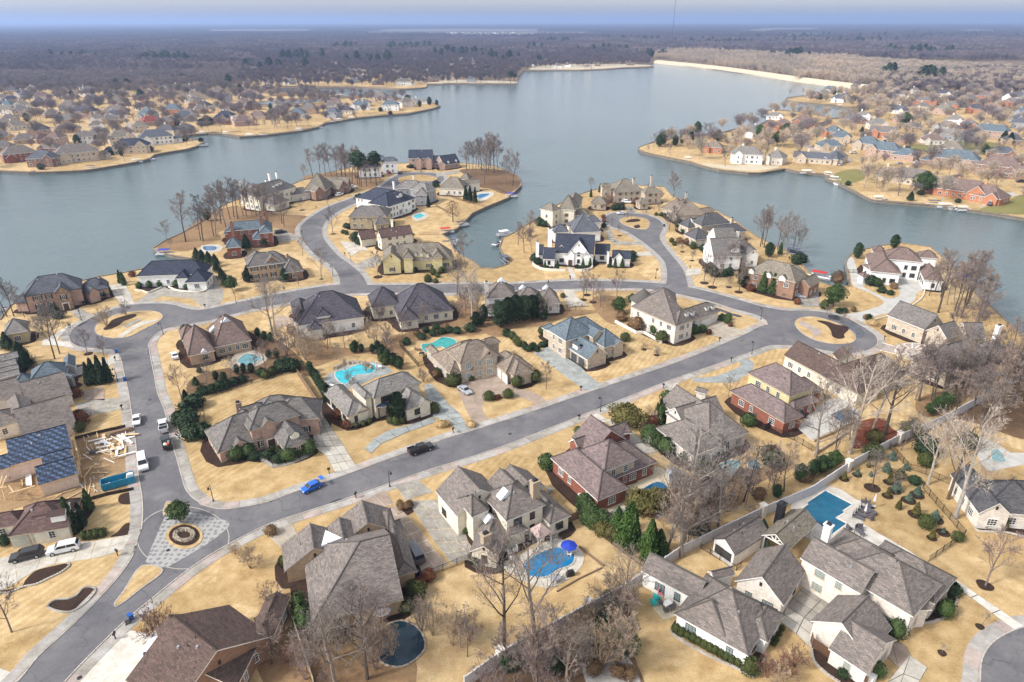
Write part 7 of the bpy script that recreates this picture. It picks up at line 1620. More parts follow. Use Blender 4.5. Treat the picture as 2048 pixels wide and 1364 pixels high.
V('pickup_truck', 'F', 1490, 350, 1480, 290, 'white pickup truck parked ahead of the loaded black one', 'paint_white', 'pickup', 'pickup truck')
e_d = V('pickup_truck', 'F', 1520, 500, 1500, 430, 'black pickup truck loaded with tools and debris', 'paint_black', 'pickup', 'pickup truck')
for i, (xx, yy, m) in enumerate(((-1.4, .3, 'leaf_bright'), (-2.1, -.2, 'orange'), (-1.9, .4, 'board_white'), (-2.4, .2, 'lumber'), (-1.3, -.4, 'galv'))):
    g = MB(); g.box((xx, yy, 1.45), (.6, .5, .35), i, 0, .7); tag(obj('work_item', g.build('work_item', MAT[m]), None, None), ['green tool bag', 'orange crate', 'white box', 'timber offcuts', 'grey metal can'][i] + ' in the bed of the black pickup', 'tool box'); o_ = SC.objects[-1] if False else bpy.data.objects[[o.name for o in SC.objects if o.name.startswith('work_item')][-1]]
    o_.matrix_world = Matrix.Translation(e_d.location) @ Matrix.Rotation(e_d.rotation_euler.z, 4, 'Z')
V('van', 'F', 1305, 690, 1315, 750, 'white van parked beside the building plot', 'paint_white', 'van', 'van')
V('suv', 'K', 235, 318, 120, 345, 'black SUV parked before the pale garage doors', 'paint_black', 'suv', 'SUV')
V('suv', 'K', 545, 260, 430, 285, 'white SUV with roof hatch on the pale driveway', 'paint_white', 'suv', 'SUV')
V('minivan', 'J', 1320, 690, 1270, 600, 'dark grey minivan beside the huge grey roof', 'paint_grey', 'van', 'minivan')
V('sedan', 'C', 590, 1290, 660, 1340, 'silver sedan on the circular brick drive', 'paint_silver', 'sedan')
V('sedan', 'A', 1592, 975, 1570, 920, 'white car on the brown driveway near the mauve roof', 'paint_white', 'sedan')
V('sedan', 'U', 1215, 1020, 1270, 1030, 'silver sedan beside the two storey stone house', 'paint_silver', 'sedan')
V('suv', 'K', 1245, 1200, 1270, 1120, 'white car half hidden under the brown carport roof', 'paint_white', 'sedan')
V('suv', 'K', 1310, 1080, 1340, 1000, 'second white car beside the hedge at the brown carport', 'paint_white', 'suv', 'SUV')
V('suv', 'T', 1057, 395, 1090, 400, 'white SUV in the limestone mansion forecourt', 'paint_white', 'suv', 'SUV')
V('sedan', 'T', 1005, 512, 960, 515, 'white car at the top of the east island loop', 'paint_white', 'sedan')
V('suv', 'R', 1722, 508, 1760, 495, 'white car outside the long brown brick house', 'paint_white', 'suv', 'SUV')
V('pickup_truck', 'S', 105, 440, 140, 437, 'white pickup beside the brick gable on the west island', 'paint_white', 'pickup', 'pickup truck')
V('sedan', 'S', 3, 498, 15, 490, 'white car in the drive at the island bend', 'paint_white', 'sedan')
V('sedan', 'S', 458, 302, 490, 290, 'dark red car outside the tall white island house', 'paint_red', 'sedan')
V('suv', 'S', 545, 308, 560, 290, 'black SUV at the island loop', 'paint_black', 'suv', 'SUV')
V('suv', 'R', 1190, 850, 1250, 840, 'black SUV on the drive of the red brick lake house', 'paint_black', 'suv', 'SUV')
for c_, x_, y_, x2_, y2_, lb, pt, kd in (('b', 285, 692, 320, 690, 'white pickup on the lane behind the tan tree', 'paint_white', 'pickup'), ('b', 160, 812, 195, 805, 'silver car beside the waterside cottage', 'paint_silver', 'sedan'), ('b', 750, 800, 790, 795, 'grey car in front of the pink brick garage', 'paint_silver', 'sedan'),
    ('b', 925, 795, 960, 790, 'white pickup beside the dark car under the hedge', 'paint_white', 'pickup'), ('b', 905, 772, 880, 770, 'black car behind the white pickup by the pink house', 'paint_black', 'suv'), ('b', 1665, 1215, 1690, 1190, 'dark blue SUV on the pale driveway near the water', 'paint_navy', 'suv'), ('b', 1975, 985, 2000, 985, 'black car beside the brown roof at the right edge', 'paint_black', 'suv'), ('a', 1195, 495, 1220, 500, 'silver car beneath the yellow green pine', 'paint_silver', 'sedan'), ('Y', 400, 530, 430, 535, 'dark car in the street behind the lake houses', 'paint_navy', 'sedan'), ('Y', 1500, 470, 1520, 475, 'white car by the maroon roofed house', 'paint_white', 'sedan')):
    V('car', c_, x_, y_, x2_, y2_, lb, pt, kd)

# ---------------- boats ----------------
BO = []
def boat(crp, x, y, rot, hull, canopy=None, L=7.0, low=False):
    crop(crp); q = P(x, y, -1.1); crop('p'); e = empty('pontoon_boat' if canopy else 'motor_boat', (q.x, q.y, -1.05), R(rot)); mb = MB()
    if canopy:
        for s in (-1, 1): mb.tube((-L / 2, s * .85, .25), (L / 2, s * .85, .25), .35, .3, 6, 0, True)
        mb.box((0, 0, .65), (L, 2.5, .12)); obj('hull', mb.build('hull', MAT['galv']), e)
        g = MB()
        for s in (-1, 1): g.box((0, s * 1.22, 1.0), (L * .92, .06, .6))
        g.box((L * .46, 0, 1.0), (.06, 2.4, .6)); obj('railing', g.build('railing', MAT[hull]), e)
        g = MB(); g.box((-.3, 0, 2.55), (L * .62, 2.5, .14), 0, 0, .86)
        o = obj('canopy', g.build('canopy', MAT[canopy]), e)
        for sx in (-1, 1):
            for s in (-1, 1):
                g = MB(); g.tube((-.3 + sx * L * .25, s * 1.15, .7), (-.3 + sx * L * .28, s * 1.15, 2.5), .04, .04, 4); obj('canopy_post', g.build('canopy_post', MAT['galv']), e)
    else:
        v = []
        for z, k in ((0, .75), (.9, 1.0)):
            for xx, w in ((-L / 2, 1.0), (L * .15, 1.05), (L * .38, .6), (L / 2, .05)): v += [(xx * k, -w * k, z), (xx * k, w * k, z)]
        f = []
        for i in range(3):
            f += [(2 * i, 2 * i + 2, 10 + 2 * i, 8 + 2 * i), (2 * i + 3, 2 * i + 1, 9 + 2 * i, 11 + 2 * i), (8 + 2 * i, 10 + 2 * i, 11 + 2 * i, 9 + 2 * i)]
        f += [(1, 0, 8, 9)]
        mb.add(v, f); obj('hull', mb.build('hull', MAT[hull]), e)
        g = MB(); g.box((-.4, 0, 1.05), (L * .5, 1.5, .35), 0, 0, .8); obj('cockpit_cover', g.build('cockpit_cover', MAT['paint_navy' if hull != 'paint_navy' else 'wicker']), e)
        g = MB(); g.add([(.9, -.8, .9), (.9, .8, .9), (.5, .65, 1.5), (.5, -.65, 1.5)], [(0, 1, 2, 3)]); obj('windscreen', g.build('windscreen', MAT['car_glass']), e)
    BO.append((e, hull, canopy)); return e
bw = 'board_white'
for a in (('R', 140, 1050, 8, bw, 'umbrella_blue'), ('S', 1555, 525, 12, bw, 'umbrella_blue'), ('S', 968, 850, 18, bw, 'red_fabric'), ('S', 1105, 790, 30, bw, 'wicker'), ('S', 1040, 945, 85, bw, 'paint_navy'), ('S', 978, 942, 10, bw, None), ('S', 1495, 875, 25, bw, 'board_white'), ('S', 1432, 955, 60, bw, None), ('S', 1512, 1115, -70, 'paint_navy', 'paint_navy'), ('U', 1400, 850, -35, bw, 'red_fabric', 8.5), ('U', 1165, 625, -50, 'paint_navy', 'paint_navy', 8),
    ('X', 1262, 545, 10, bw, 'umbrella_blue', 6), ('X', 1335, 575, -10, bw, 'umbrella_blue', 6), ('Y', 310, 893, 5, bw, None), ('Y', 832, 862, 6, bw, 'wicker', 9), ('Y', 1245, 800, 10, bw, 'board_white', 8), ('Y', 1370, 775, 15, bw, None), ('Y', 1852, 650, 25, bw, 'wicker'), ('Y', 1845, 540, 0, bw, 'board_white'), ('Z', 212, 572, 0, bw, 'board_white'), ('Z', 410, 590, 8, bw, 'board_white', 9), ('Z', 520, 582, 0, bw, 'wicker', 8), ('Z', 812, 543, 0, bw, 'board_white', 8),
    ('Z', 980, 518, 20, bw, None), ('Z', 1090, 472, 10, bw, 'wicker'), ('Z', 1142, 460, 5, bw, 'board_white'), ('Z', 1240, 442, 5, bw, 'board_white'), ('Z', 30, 655, 30, bw, None), ('a', 505, 722, 0, bw, 'board_white'), ('a', 1245, 300, 0, bw, 'paint_navy'), ('a', 1635, 850, 0, bw, 'board_white', 10), ('a', 1840, 870, -40, bw, 'board_white'), ('a', 1960, 212, 0, bw, None), ('b', 30, 920, -50, bw, None), ('b', 95, 970, -30, bw, 'board_white'), ('b', 145, 1015, -50, bw, None), ('b', 535, 1172, 5, bw, 'board_white'),
    ('b', 605, 1182, 10, bw, None), ('b', 1100, 1215, -5, bw, 'wicker', 10), ('b', 1212, 1248, -5, bw, 'board_white', 10), ('b', 1310, 1262, -5, bw, None), ('b', 1390, 1278, 0, bw, 'board_white'), ('b', 150, 222, 0, bw, 'board_white'), ('A', 80, 545, 20, bw, None)): boat(*a)
def dock(crp, pts, w=1.6):
    crop(crp); ps = [P(pts[i], pts[i + 1], 0) for i in range(0, len(pts), 2)]; crop('p')
    e = empty('boat_dock', (ps[0].x, ps[0].y, -.4)); o0 = Vector((ps[0].x, ps[0].y, 0))
    for a, b in zip(ps, ps[1:]):
        d = b - a; n = max(1, int(d.length / 1.2)); rz = math.atan2(d.y, d.x)
        for i in range(n):
            c = a.lerp(b, (i + .5) / n) - o0; g = MB(); g.box((0, 0, 0), (d.length / n - .08, w, .1), 0); obj('plank', g.build('plank', MAT['fence_wood']), e, (c.x, c.y, .1), rz)
    for p in (ps[0], ps[-1]):
        g = MB(); g.tube((0, 0, -2), (0, 0, .5), .12, .12, 6, 0, True); obj('piling', g.build('piling', MAT['fence_wood']), e, (p.x - o0.x, p.y - o0.y, 0))
    PLANTS.append((e, 'dock', 1)); return e
for a in (('S', (1560, 860, 1590, 850)), ('S', (930, 865, 960, 880)), ('U', (1370, 880, 1400, 890, 1450, 915)), ('X', (1600, 930, 1690, 935, 1712, 930)), ('T', (60, 590, 90, 600)), ('S', (1120, 690, 1180, 680)), ('a', (1070, 835, 1200, 832)), ('a', (1590, 830, 1680, 850)), ('Y', (1590, 690, 1650, 685)), ('R', (230, 1000, 270, 1010)), ('b', (1050, 1200, 1420, 1250)), ('U', (830, 520, 870, 560))): dock(*a)

# ---------------- fences and walls ----------------
def wall_fence(pts):
    ps = zpts(pts); e = empty('privacy_wall', ps[0]); o0 = ps[0]; tag(e, 'long pale grey panel wall running diagonally past the lower yards', 'wall')
    tot = 0; i = 0
    for a, b in zip(ps, ps[1:]):
        d = b - a; n = max(1, int(round(d.length / 2.5))); rz = math.atan2(d.y, d.x)
        for k in range(n):
            c = a.lerp(b, (k + .5) / n) - o0; key = 'wf'; ln = d.length / n
            g = MB(); g.box((0, 0, 1.05), (ln - .16, .12, 2.05)); g.box((0, 0, 2.12), (ln - .16, .2, .1)); obj('panel', g.build('panel', MAT['fence_white']), e, c, rz)
            p = a.lerp(b, k / n) - o0; g = MB(); g.box((0, 0, 1.1), (.2, .2, 2.2)); g.box((0, 0, 2.25), (.26, .26, .1)); obj('post', g.build('post', MAT['fence_white']), e, p, rz)
    for x, y in ((1000, 1324), (1176, 1226), (1312, 1145), (1524, 1032), (1694, 942), (1797, 885)):
        q = P(x, y) - o0; g = MB(); g.box((0, 0, 1.3), (1.0, 1.0, 2.6), .5); g.box((0, 0, 2.7), (1.25, 1.25, .2), .5); obj('pillar', g.build('pillar', MAT['wall_whitebrick']), e, q)
crop('p'); wall_fence([930,1375, 1000,1324, 1100,1268, 1176,1226, 1245,1190, 1312,1145, 1362,1110, 1462,1062, 1524,1032, 1622,990, 1696,940, 1798,884, 1888,845, 1978,795, 2070,745])
FM = {}
def iron_fence(crp, pts, label, m='iron', h=1.5, solid=False, name='iron_fence', gap=.14):
    crop(crp); ps = zpts(pts); crop('p'); e = empty(name, ps[0]); tag(e, label, 'fence'); o0 = ps[0]
    for a, b in zip(ps, ps[1:]):
        d = b - a; n = max(1, int(round(d.length / 2.4))); rz = math.atan2(d.y, d.x); ln = d.length / n
        for k in range(n):
            key = (round(ln, 1), m, h, solid)
            if key not in FM:
                g = MB()
                if solid:
                    nb_ = max(2, int(ln / .3))
                    for i in range(nb_): g.box((-ln / 2 + (i + .5) * ln / nb_, 0, h / 2), (ln / nb_ - .015, .04, h - .03 * (i % 2)))
                    for z in (.3, h - .25): g.box((0, .04, z), (ln - .02, .05, .1))
                else:
                    for z in (.18, h - .12): g.box((0, 0, z), (ln - .06, .04, .05))
                    nb_ = int(ln / gap)
                    for i in range(1, nb_): g.box((-ln / 2 + i * ln / nb_, 0, h / 2), (.022, .022, h - .05))
                pm_ = MB(); pm_.box((0, 0, h / 2 + .05), (.09, .09, h + .1)); FM[key] = (g.build('panel', MAT[m]), pm_.build('post', MAT[m]))
            c = a.lerp(b, (k + .5) / n) - o0; obj('panel', FM[key][0], e, c, rz); obj('post', FM[key][1], e, a.lerp(b, k / n) - o0, rz)
    return e
iron_fence('p', [795,1196, 857,1153, 942,1119], 'black iron fence closing the rear drives of the grey and cream houses')
iron_fence('W', [510,845, 590,790, 660,740], 'short black iron fence beside the purple bare bush')
iron_fence('W', [740,600, 890,530], 'iron fence stub between yard wall and grey roofed house')
iron_fence('O', [870,-10, 1165,330, 905,515], 'black mesh fence around the yard of young conifers', gap=.2)
iron_fence('Q', [620,700, 800,900], 'dark fence climbing from young conifers to the pale wall')
iron_fence('Q', [800,890, 940,930, 1170,1030], 'low black fence behind the white brick house trees')
iron_fence('M', [1130,545, 1220,500], 'dark gate beside the long red brick wall', solid=True)
iron_fence('M', [1140,545, 1400,640, 1640,780], 'thin iron fence crossing the lawn below the red brick house')
iron_fence('V', [920,155, 1090,320, 1300,480, 1540,655], 'iron fence beneath the two tall green evergreens')
iron_fence('I', [1485,760, 1630,700], 'wooden fence stub beside the cream house sunroom', 'fence_wood', 1.8, True, 'wooden_fence')
iron_fence('G', [1185,0, 1300,170, 1420,350], 'dark wooden fence right of the tan back lawn', 'fence_wood', 1.8, True, 'wooden_fence')
iron_fence('G', [20,310, 500,145, 1000,0, 1185,-30], 'thin black fence along the top of the tan back lawn', h=1.2)
iron_fence('G', [15,320, 60,560, 100,745], 'thin black fence left of the tan back lawn', h=1.2)
iron_fence('C', [0,875, 170,1065, 268,1015], 'black iron fence around the covered teal pool')
iron_fence('F', [680,450, 900,395, 1145,340], 'black silt fence above the building plot', 'iron', .8, True, 'silt_fence')
iron_fence('F', [745,1025, 980,960, 1220,912], 'black silt fence below the blue dumpster', 'iron', .8, True, 'silt_fence')
iron_fence('W', [735,575, 860,870, 1040,1400], 'tan wooden fence running down the bottom yard', 'trim_tan', 1.8, True, 'wooden_fence')
iron_fence('N', [380,365, 520,450, 640,530], 'white framed mesh fence beside the pool house', 'iron', 1.2)
iron_fence('N', [645,530, 690,490], 'short white fence return at the pool house', 'iron', 1.2)
iron_fence('S', [870,605, 960,650, 1070,700], 'brown fence across the inlet lawn', 'fence_wood', 1.2)
iron_fence('S', [920,485, 1120,560, 1330,612], 'thin brown fence behind the three tall evergreens', 'fence_wood', 1.4)
iron_fence('S', [720,865, 900,860], 'thin garden fence behind the brown roofed gable house', 'fence_wood', 1.2)
iron_fence('S', [1340,425, 1420,440, 1520,490], 'brown fence at the edge of the island grove', 'fence_wood', 1.2)
iron_fence('U', [1665,800, 1760,800], 'short dark gate beside the white mansion', h=1.4)
iron_fence('C', [1470,545, 1620,515, 1720,520], 'low iron fence behind the driveway of the pale house')
iron_fence('b', [720,545, 860,540, 1010,600], 'pale paddock fence behind the far brick house', 'board_white', 1.3)
iron_fence('b', [520,600, 760,620, 1020,605], 'dark fence below the pale paddock', 'fence_wood', 1.5)
iron_fence('Z', [1000,395, 1090,455], 'brown fence running to the far shore', 'fence_wood', 1.5)
iron_fence('Z', [1210,365, 1285,435], 'brown fence beside the pale far shore house', 'fence_wood', 1.5)
crop('i'); 
# louvred timber screen beside the courtyard house
def screen(pts, hh=2.0):
    crop('O'); ps = zpts(pts); crop('p'); e = empty('timber_screen', ps[0]); tag(e, 'brown louvred timber screen below the courtyard house', 'screen'); o0 = ps[0]
    for a, b in zip(ps, ps[1:]):
        d = b - a; n = max(1, int(round(d.length / 2.6))); rz = math.atan2(d.y, d.x); ln = d.length / n
        for k in range(n):
            c = a.lerp(b, (k + .5) / n) - o0
            for s in range(9): g = MB(); g.box((0, 0, 0), (ln - .1, .05, .17), 0, 0, 1, .3); obj('slat', g.build('slat', MAT['door_wood']), e, (c.x, c.y, .2 + s * .21), rz)
            g = MB(); g.box((0, 0, hh / 2), (.12, .12, hh)); p = a.lerp(b, k / n) - o0; obj('post', g.build('post', MAT['door_wood']), e, p, rz)
screen([75,1080, 85,1120, 200,1200, 330,1300, 470,1400])
crop('O')
for x_, y_, w_, l_ in ((185, 1080, .9, 'grey air conditioner beside the timber screen'), (275, 1150, 1.0, 'white air conditioner against the brick wall'), (130, 1050, .9, 'white storage box by the timber screen')):
    q = P(x_, y_); g = MB(); g.box((0, 0, .45), (w_, w_, .9)); g.tube((0, 0, .9), (0, 0, .95), .35, .35, 10, 0, True); tag(obj('air_conditioner' if 'air' in l_ else 'storage_box', g.build('air_conditioner', MAT['board_white' if 'white' in l_ else 'galv']), None, q, .6), l_, 'air conditioner' if 'air' in l_ else 'box')
q = P(420, 1300); g = MB(); g.box((0, 0, .55), (4.2, 1.3, 1.1)); tag(obj('storage_bench', g.build('storage_bench', MAT['board_white']), None, q, heading(P(350, 1240), P(480, 1330))), 'long pale storage bench at the foot of the brick wall', 'bench')
crop('p')

# ---------------- small street things ----------------
def lamp_set():
    e = empty('street_lamp', (0, 0, 0)); g = MB(); g.tube((0, 0, 0), (0, 0, 3.9), .08, .055, 8); g.tube((0, 0, 0), (0, 0, .5), .16, .12, 8); obj('pole', g.build('pole', MAT['metal_dark']), e)
    g = MB(); g.tube((0, 0, 3.7), (.45, 0, 4.0), .035, .03, 5); g.tube((.45, 0, 4.0), (.6, 0, 3.8), .03, .03, 5); obj('arm', g.build('arm', MAT['metal_dark']), e)
    g = MB(); g.tube((.6, 0, 3.8), (.6, 0, 3.35), .12, .26, 8, 0, True); obj('lamp_shade', g.build('lamp_shade', MAT['metal_dark']), e); return e
def mailbox_set():
    e = empty('mailbox', (0, 0, 0)); g = MB(); g.box((0, 0, .55), (.14, .14, 1.1)); obj('post', g.build('post', MAT['metal_dark']), e); g = MB(); g.box((0, 0, 1.15), (.6, .3, .32)); g.tube((-.3, 0, 1.3), (.3, 0, 1.3), .16, .16, 8, 0, True); obj('box', g.build('box', MAT['metal_dark']), e); return e
def copy_tree(o, parent=None):
    c = o.copy(); COL.objects.link(c); c.parent = parent
    for ch in [x for x in o.children]: copy_tree(ch, c)
    return c
NEARBY = []
def many(mk, cat, group, lst, word, rz=True):
    first = None
    for i, (c_, x, y) in enumerate(lst):
        crop(c_); q = P(x, y); o = mk() if first is None else copy_tree(first); first = first or o
        o.location = (q.x, q.y, .02); o.rotation_euler.z = rp.random() * 6.28 if rz else 0; o['group'] = group; o['category'] = cat; NEARBY.append((o, word))
    crop('p')
many(lamp_set, 'street lamp', 'black street lamps with one hooked arm', [('D', 1380, 950), ('D', 505, 260), ('D', 1462, 632), ('L', 688, 248), ('J', 1090, 62), ('A', 742, 642), ('A', 1485, 768), ('g', 1788, 1085), ('T', 905, 640), ('p', 427, 1003), ('B', 330, 482), ('B', 1210, 236), ('S', 100, 1105), ('U', 140, 270), ('T', 1360, 1185)], 'black hooked street lamp')
many(mailbox_set, 'mailbox', 'black mailboxes on posts', [('G', 1568, 1195), ('D', 1086, 833), ('D', 1192, 1018), ('D', 575, 1258), ('L', 443, 338), ('C', 1645, 1282), ('H', 1555, 1308), ('K', 975, 1003), ('K', 992, 300), ('J', 782, 165), ('g', 1752, 775), ('U', 226, 765), ('T', 468, 1190), ('C', 1548, 268), ('B', 768, 375), ('B', 48, 528), ('E', 765, 820), ('S', 46, 1055), ('g', 1070, 275), ('F', 1112, 180), ('R', 1383, 850), ('R', 1512, 628)], 'black mailbox')
def bin_(crp, x, y, m, label):
    crop(crp); q = P(x, y); crop('p'); e = empty('wheeled_bin', q, rp.random()); tag(e, label, 'bin'); g = MB(); g.box((0, 0, .5), (.6, .7, .95), 0, 0, 1.12); obj('body', g.build('body', MAT[m]), e); g = MB(); g.box((0, 0, 1.02), (.72, .84, .1)); obj('lid', g.build('lid', MAT[m]), e)
    for s in (-1, 1): g = MB(); g.tube((s * .3, -.35, .12), (s * .36, -.35, .12), .13, .13, 8, 0, True); obj('wheel', g.build('wheel', MAT['tyre']), e)
bin_('K', 1105, 835, 'bin_blue', 'bright blue wheeled bin on the lower pavement'); bin_('K', 1075, 868, 'paint_grey', 'dark bin beside the bright blue bin'); bin_('g', 1770, 650, 'bin_blue', 'blue bin at the west island kerb'); bin_('g', 1895, 1075, 'bin_blue', 'small blue bin by the road edge'); bin_('V', 430, 370, 'metal_dark', 'black bin beside the bay window'); bin_('J', 1335, 870, 'paint_navy', 'dark blue bin by the brick corner'); bin_('T', 1447, 640, 'metal_dark', 'black bin beside the east loop')
bin_('G', 1340, 470, 'paint_navy', 'dark blue bin in the side drive'); bin_('O', 115, 1040, 'metal_dark', 'black bin in front of the timber screen')
for c_, x_, y_, l_ in (('K', 1415, 256, 'small round manhole cover on the pale pavers'), ('p', 1020, 868, 'round manhole cover in the middle of the main street'), ('p', 300, 800, 'round manhole cover in the side street'), ('p', 640, 500, 'round manhole cover on the island road'), ('K', 670, 1330, 'round drain cover on the white driveway')):
    crop(c_); q = P(x_, y_); crop('p'); g = MB(); g.tube((0, 0, .04), (0, 0, .075), .36, .36, 14, 0, True); tag(obj('manhole_cover', g.build('manhole_cover', MAT['metal_dark']), None, q), l_, 'manhole cover')
# furniture
def chair_mesh(m, rec=False):
    k = ('chair', m, rec)
    if k not in FM:
        g = MB(); L = 1.7 if rec else .65
        g.box((0, 0, .35), (L, .65, .12)); g.box((-L / 2 + (.1 if rec else 0), 0, .7), (.12, .65, .75))
        for sx in (-1, 1):
            for s in (-1, 1): g.box((sx * L * .42, s * .27, .16), (.07, .07, .32))
        if not rec:
            for s in (-1, 1): g.box((0, s * .34, .55), (.6, .07, .07))
        FM[k] = g.build('chair', MAT[m])
    return FM[k]
def seat(crp, x, y, rz, m, label, rec=False, cat=None, sc=1.15):
    crop(crp); q = P(x, y); crop('p'); o = obj('lounger' if rec else 'garden_chair', chair_mesh(m, rec), None, (q.x, q.y, .12), R(rz), sc); tag(o, label, cat or ('lounger' if rec else 'chair')); return o
def table(crp, x, y, w, d, m, label, rz=0, h=.75):
    crop(crp); q = P(x, y); crop('p'); e = empty('garden_table', (q.x, q.y, .1), R(rz)); tag(e, label, 'table'); g = MB(); g.box((0, 0, h), (w, d, .08)); obj('table_top', g.build('table_top', MAT[m]), e)
    for sx in (-1, 1):
        for s in (-1, 1): g = MB(); g.box((sx * (w / 2 - .1), s * (d / 2 - .1), h / 2), (.08, .08, h)); obj('leg', g.build('leg', MAT[m]), e)
nth = ['lowest', 'second', 'third', 'topmost']
for i in range(4): seat('O', 408 + i * 19, 205 - i * 20, -35, 'wicker', '%s of the four dark loungers lined up by the dark blue pool' % nth[i], True)
seat('O', 445, 92, 160, 'wicker', 'dark armchair nearest the diving slab of the dark pool'); seat('O', 475, 105, 140, 'wicker', 'dark armchair with its back to the closed white parasol'); seat('O', 485, 130, 60, 'wicker', 'dark chair between loungers and the square fire table'); seat('O', 345, 285, 20, 'wicker', 'dark swivel chair on the white deck'); seat('O', 408, 290, -60, 'wicker', 'left one of two dark stools behind the roof edge'); seat('O', 428, 290, -100, 'wicker', 'right one of two dark stools behind the roof edge'); seat('O', 348, 352, 40, 'wicker', 'dark chair partly behind the low roof'); seat('O', 500, 215, 100, 'wicker', 'dark chair beside the square outdoor table')
table('O', 490, 172, 1.9, 1.9, 'wicker', 'square dark outdoor table between the closed parasols', 30, .6); table('O', 418, 320, 1.0, 1.6, 'wicker', 'dark narrow table behind the roof edge', 20)
def parasol(crp, x, y, m, label, open_=True, r=1.7, h=2.6):
    crop(crp); q = P(x, y); crop('p'); e = empty('parasol', (q.x, q.y, .1)); tag(e, label, 'parasol'); g = MB(); g.tube((0, 0, 0), (0, 0, h), .04, .04, 6); obj('pole', g.build('pole', MAT['galv']), e)
    g = MB(); g.tube((0, 0, h - (.55 if open_ else 1.7)), (0, 0, h + .05), r if open_ else .22, .03, 8 if open_ else 7)
    obj('canopy', g.build('canopy', MAT[m]), e); g = MB(); g.tube((0, 0, 0), (0, 0, .12), .35, .35, 8, 0, True); obj('base', g.build('base', MAT['metal_dark']), e)
parasol('O', 515, 130, 'board_white', 'closed white parasol at the end of the white deck', False, h=3.4); parasol('O', 452, 195, 'board_white', 'closed white parasol across the row of loungers', False, h=3.2); parasol('V', 805, 500, 'umbrella_blue', 'blue umbrella with white edge over the pool corner', True, 1.5); parasol('J', 1020, 1260, 'galv', 'grey umbrella beneath the edge of the huge grey roof', True, 1.6, 2.4)
parasol('i', 1020, 380, 'galv', 'grey umbrella beside the navy pool', True, 1.9)
seat('V', 815, 505, -20, 'board_white', 'white chair beneath the blue umbrella'); seat('V', 270, 500, 20, 'board_white', 'white patio chair nearest the cream house bay'); seat('V', 320, 475, 200, 'board_white', 'white patio chair right of the small patio table'); seat('V', 290, 550, 90, 'board_white', 'white patio chair below the small patio table'); table('V', 235, 480, 1.2, 1.2, 'galv', 'small patio table behind the cream house'); seat('V', 560, 375, 100, 'board_white', 'white chair under the pink pavilion')
def grill(crp, x, y, label, rz=20):
    crop(crp); q = P(x, y); crop('p'); e = empty('gas_grill', q, R(rz)); tag(e, label, 'grill'); g = MB(); g.box((0, 0, .45), (1.4, .6, .85)); obj('cabinet', g.build('cabinet', MAT['metal_dark']), e); g = MB(); g.tube((-.5, 0, 1.0), (.5, 0, 1.0), .32, .32, 8, 0, True); obj('lid', g.build('lid', MAT['metal_dark']), e)
grill('V', 820, 690, 'black covered fire pit set below the bright blue pool'); grill('L', 790, 1300, 'black grill against the red brick end wall')
table('V', 690, 740, 1.8, 1.2, 'galv', 'grey table under bare branches beside the pool', 30)
seat('i', 300, 775, 60, 'galv', 'left grey lounger on the navy pool deck', True); seat('i', 375, 775, 50, 'galv', 'right grey lounger on the navy pool deck', True); seat('i', 640, 325, 200, 'gazebo_pink', 'pale recliner beside the patio windows', True); seat('i', 690, 295, 200, 'gazebo_pink', 'second pale recliner beneath the patio windows', True); seat('i', 160, 690, 0, 'board_white', 'white covered chair at the red brick corner')
table('H', 665, 530, 1.0, 1.0, 'board_white', 'white table on the turquoise pool deck'); seat('H', 640, 500, 0, 'board_white', 'white chair behind the turquoise pool'); seat('H', 75, 745, -30, 'board_white', 'white lounger left of the turquoise pool', True)
seat('C', 165, 915, 0, 'fence_wood', 'wooden bench by the fenced teal pool', True); table('C', 200, 960, 1.4, 1.4, 'metal_dark', 'dark round garden table by the fenced teal pool')
crop('N'); sheet('patio', zpts([20,810, 90,690, 230,760, 175,880, 100,900]), .08, MAT['pool_deck'], skirt=.08, m2=MAT['pool_deck']); crop('p')
seat('N', 30, 790, 30, 'teal_chair', 'lower of the two teal garden chairs', sc=1.3); seat('N', 50, 752, 30, 'teal_chair', 'upper of the two teal garden chairs', sc=1.3); seat('N', 85, 715, -30, 'pink_fabric', 'pink and white cushioned garden chair', sc=1.4); table('N', 185, 735, 1.9, 1.5, 'board_white', 'large white square table near the taupe roof', -30); table('N', 125, 800, 1.5, 1.0, 'board_white', 'white table with dark chairs on the paved patio', 30); seat('N', 90, 790, 40, 'wicker', 'dark wicker chair left of the white table'); seat('N', 165, 820, 200, 'wicker', 'dark wicker chair right of the white table'); seat('N', 118, 838, 100, 'wicker', 'dark wicker chair in front of the white table')
seat('M', 1050, 430, 30, 'wicker', 'left dark seat along the red brick wall', sc=1.2); seat('M', 1100, 455, 30, 'wicker', 'right dark seat along the red brick wall', sc=1.2); seat('M', 1490, 440, -20, 'paint_navy', 'dark blue covered chair on the stone terrace', sc=1.6); seat('M', 1400, 525, 20, 'red_fabric', 'red garden cart at the corner of the red brick house', cat='cart', sc=1.0)
seat('M', 1690, 250, 10, 'wicker', 'dark wicker sofa on the terrace behind the yellow storey', True)
# air conditioners and other fixed boxes near walls
for c_, x_, y_, l_ in (('L', 462, 1222, 'pale round topped air conditioner by the red brick wall'), ('L', 505, 1240, 'dark air conditioner by the red brick wall'), ('I', 1300, 440, 'dark unit under the right eave of the cream house'), ('J', 1305, 960, 'grey unit outside the brick window'), ('H', 155, 1060, 'green plant tub beside the cream wing'), ('M', 930, 330, 'white unit beside the long brick wall')):
    crop(c_); q = P(x_, y_); crop('p'); g = MB(); g.box((0, 0, .42), (.85, .85, .84)); g.tube((0, 0, .84), (0, 0, .9), .33, .33, 10, 0, True); tag(obj('air_conditioner', g.build('air_conditioner', MAT['board_white' if 'pale' in l_ or 'white' in l_ else 'galv']), None, q, .4), l_, 'air conditioner')
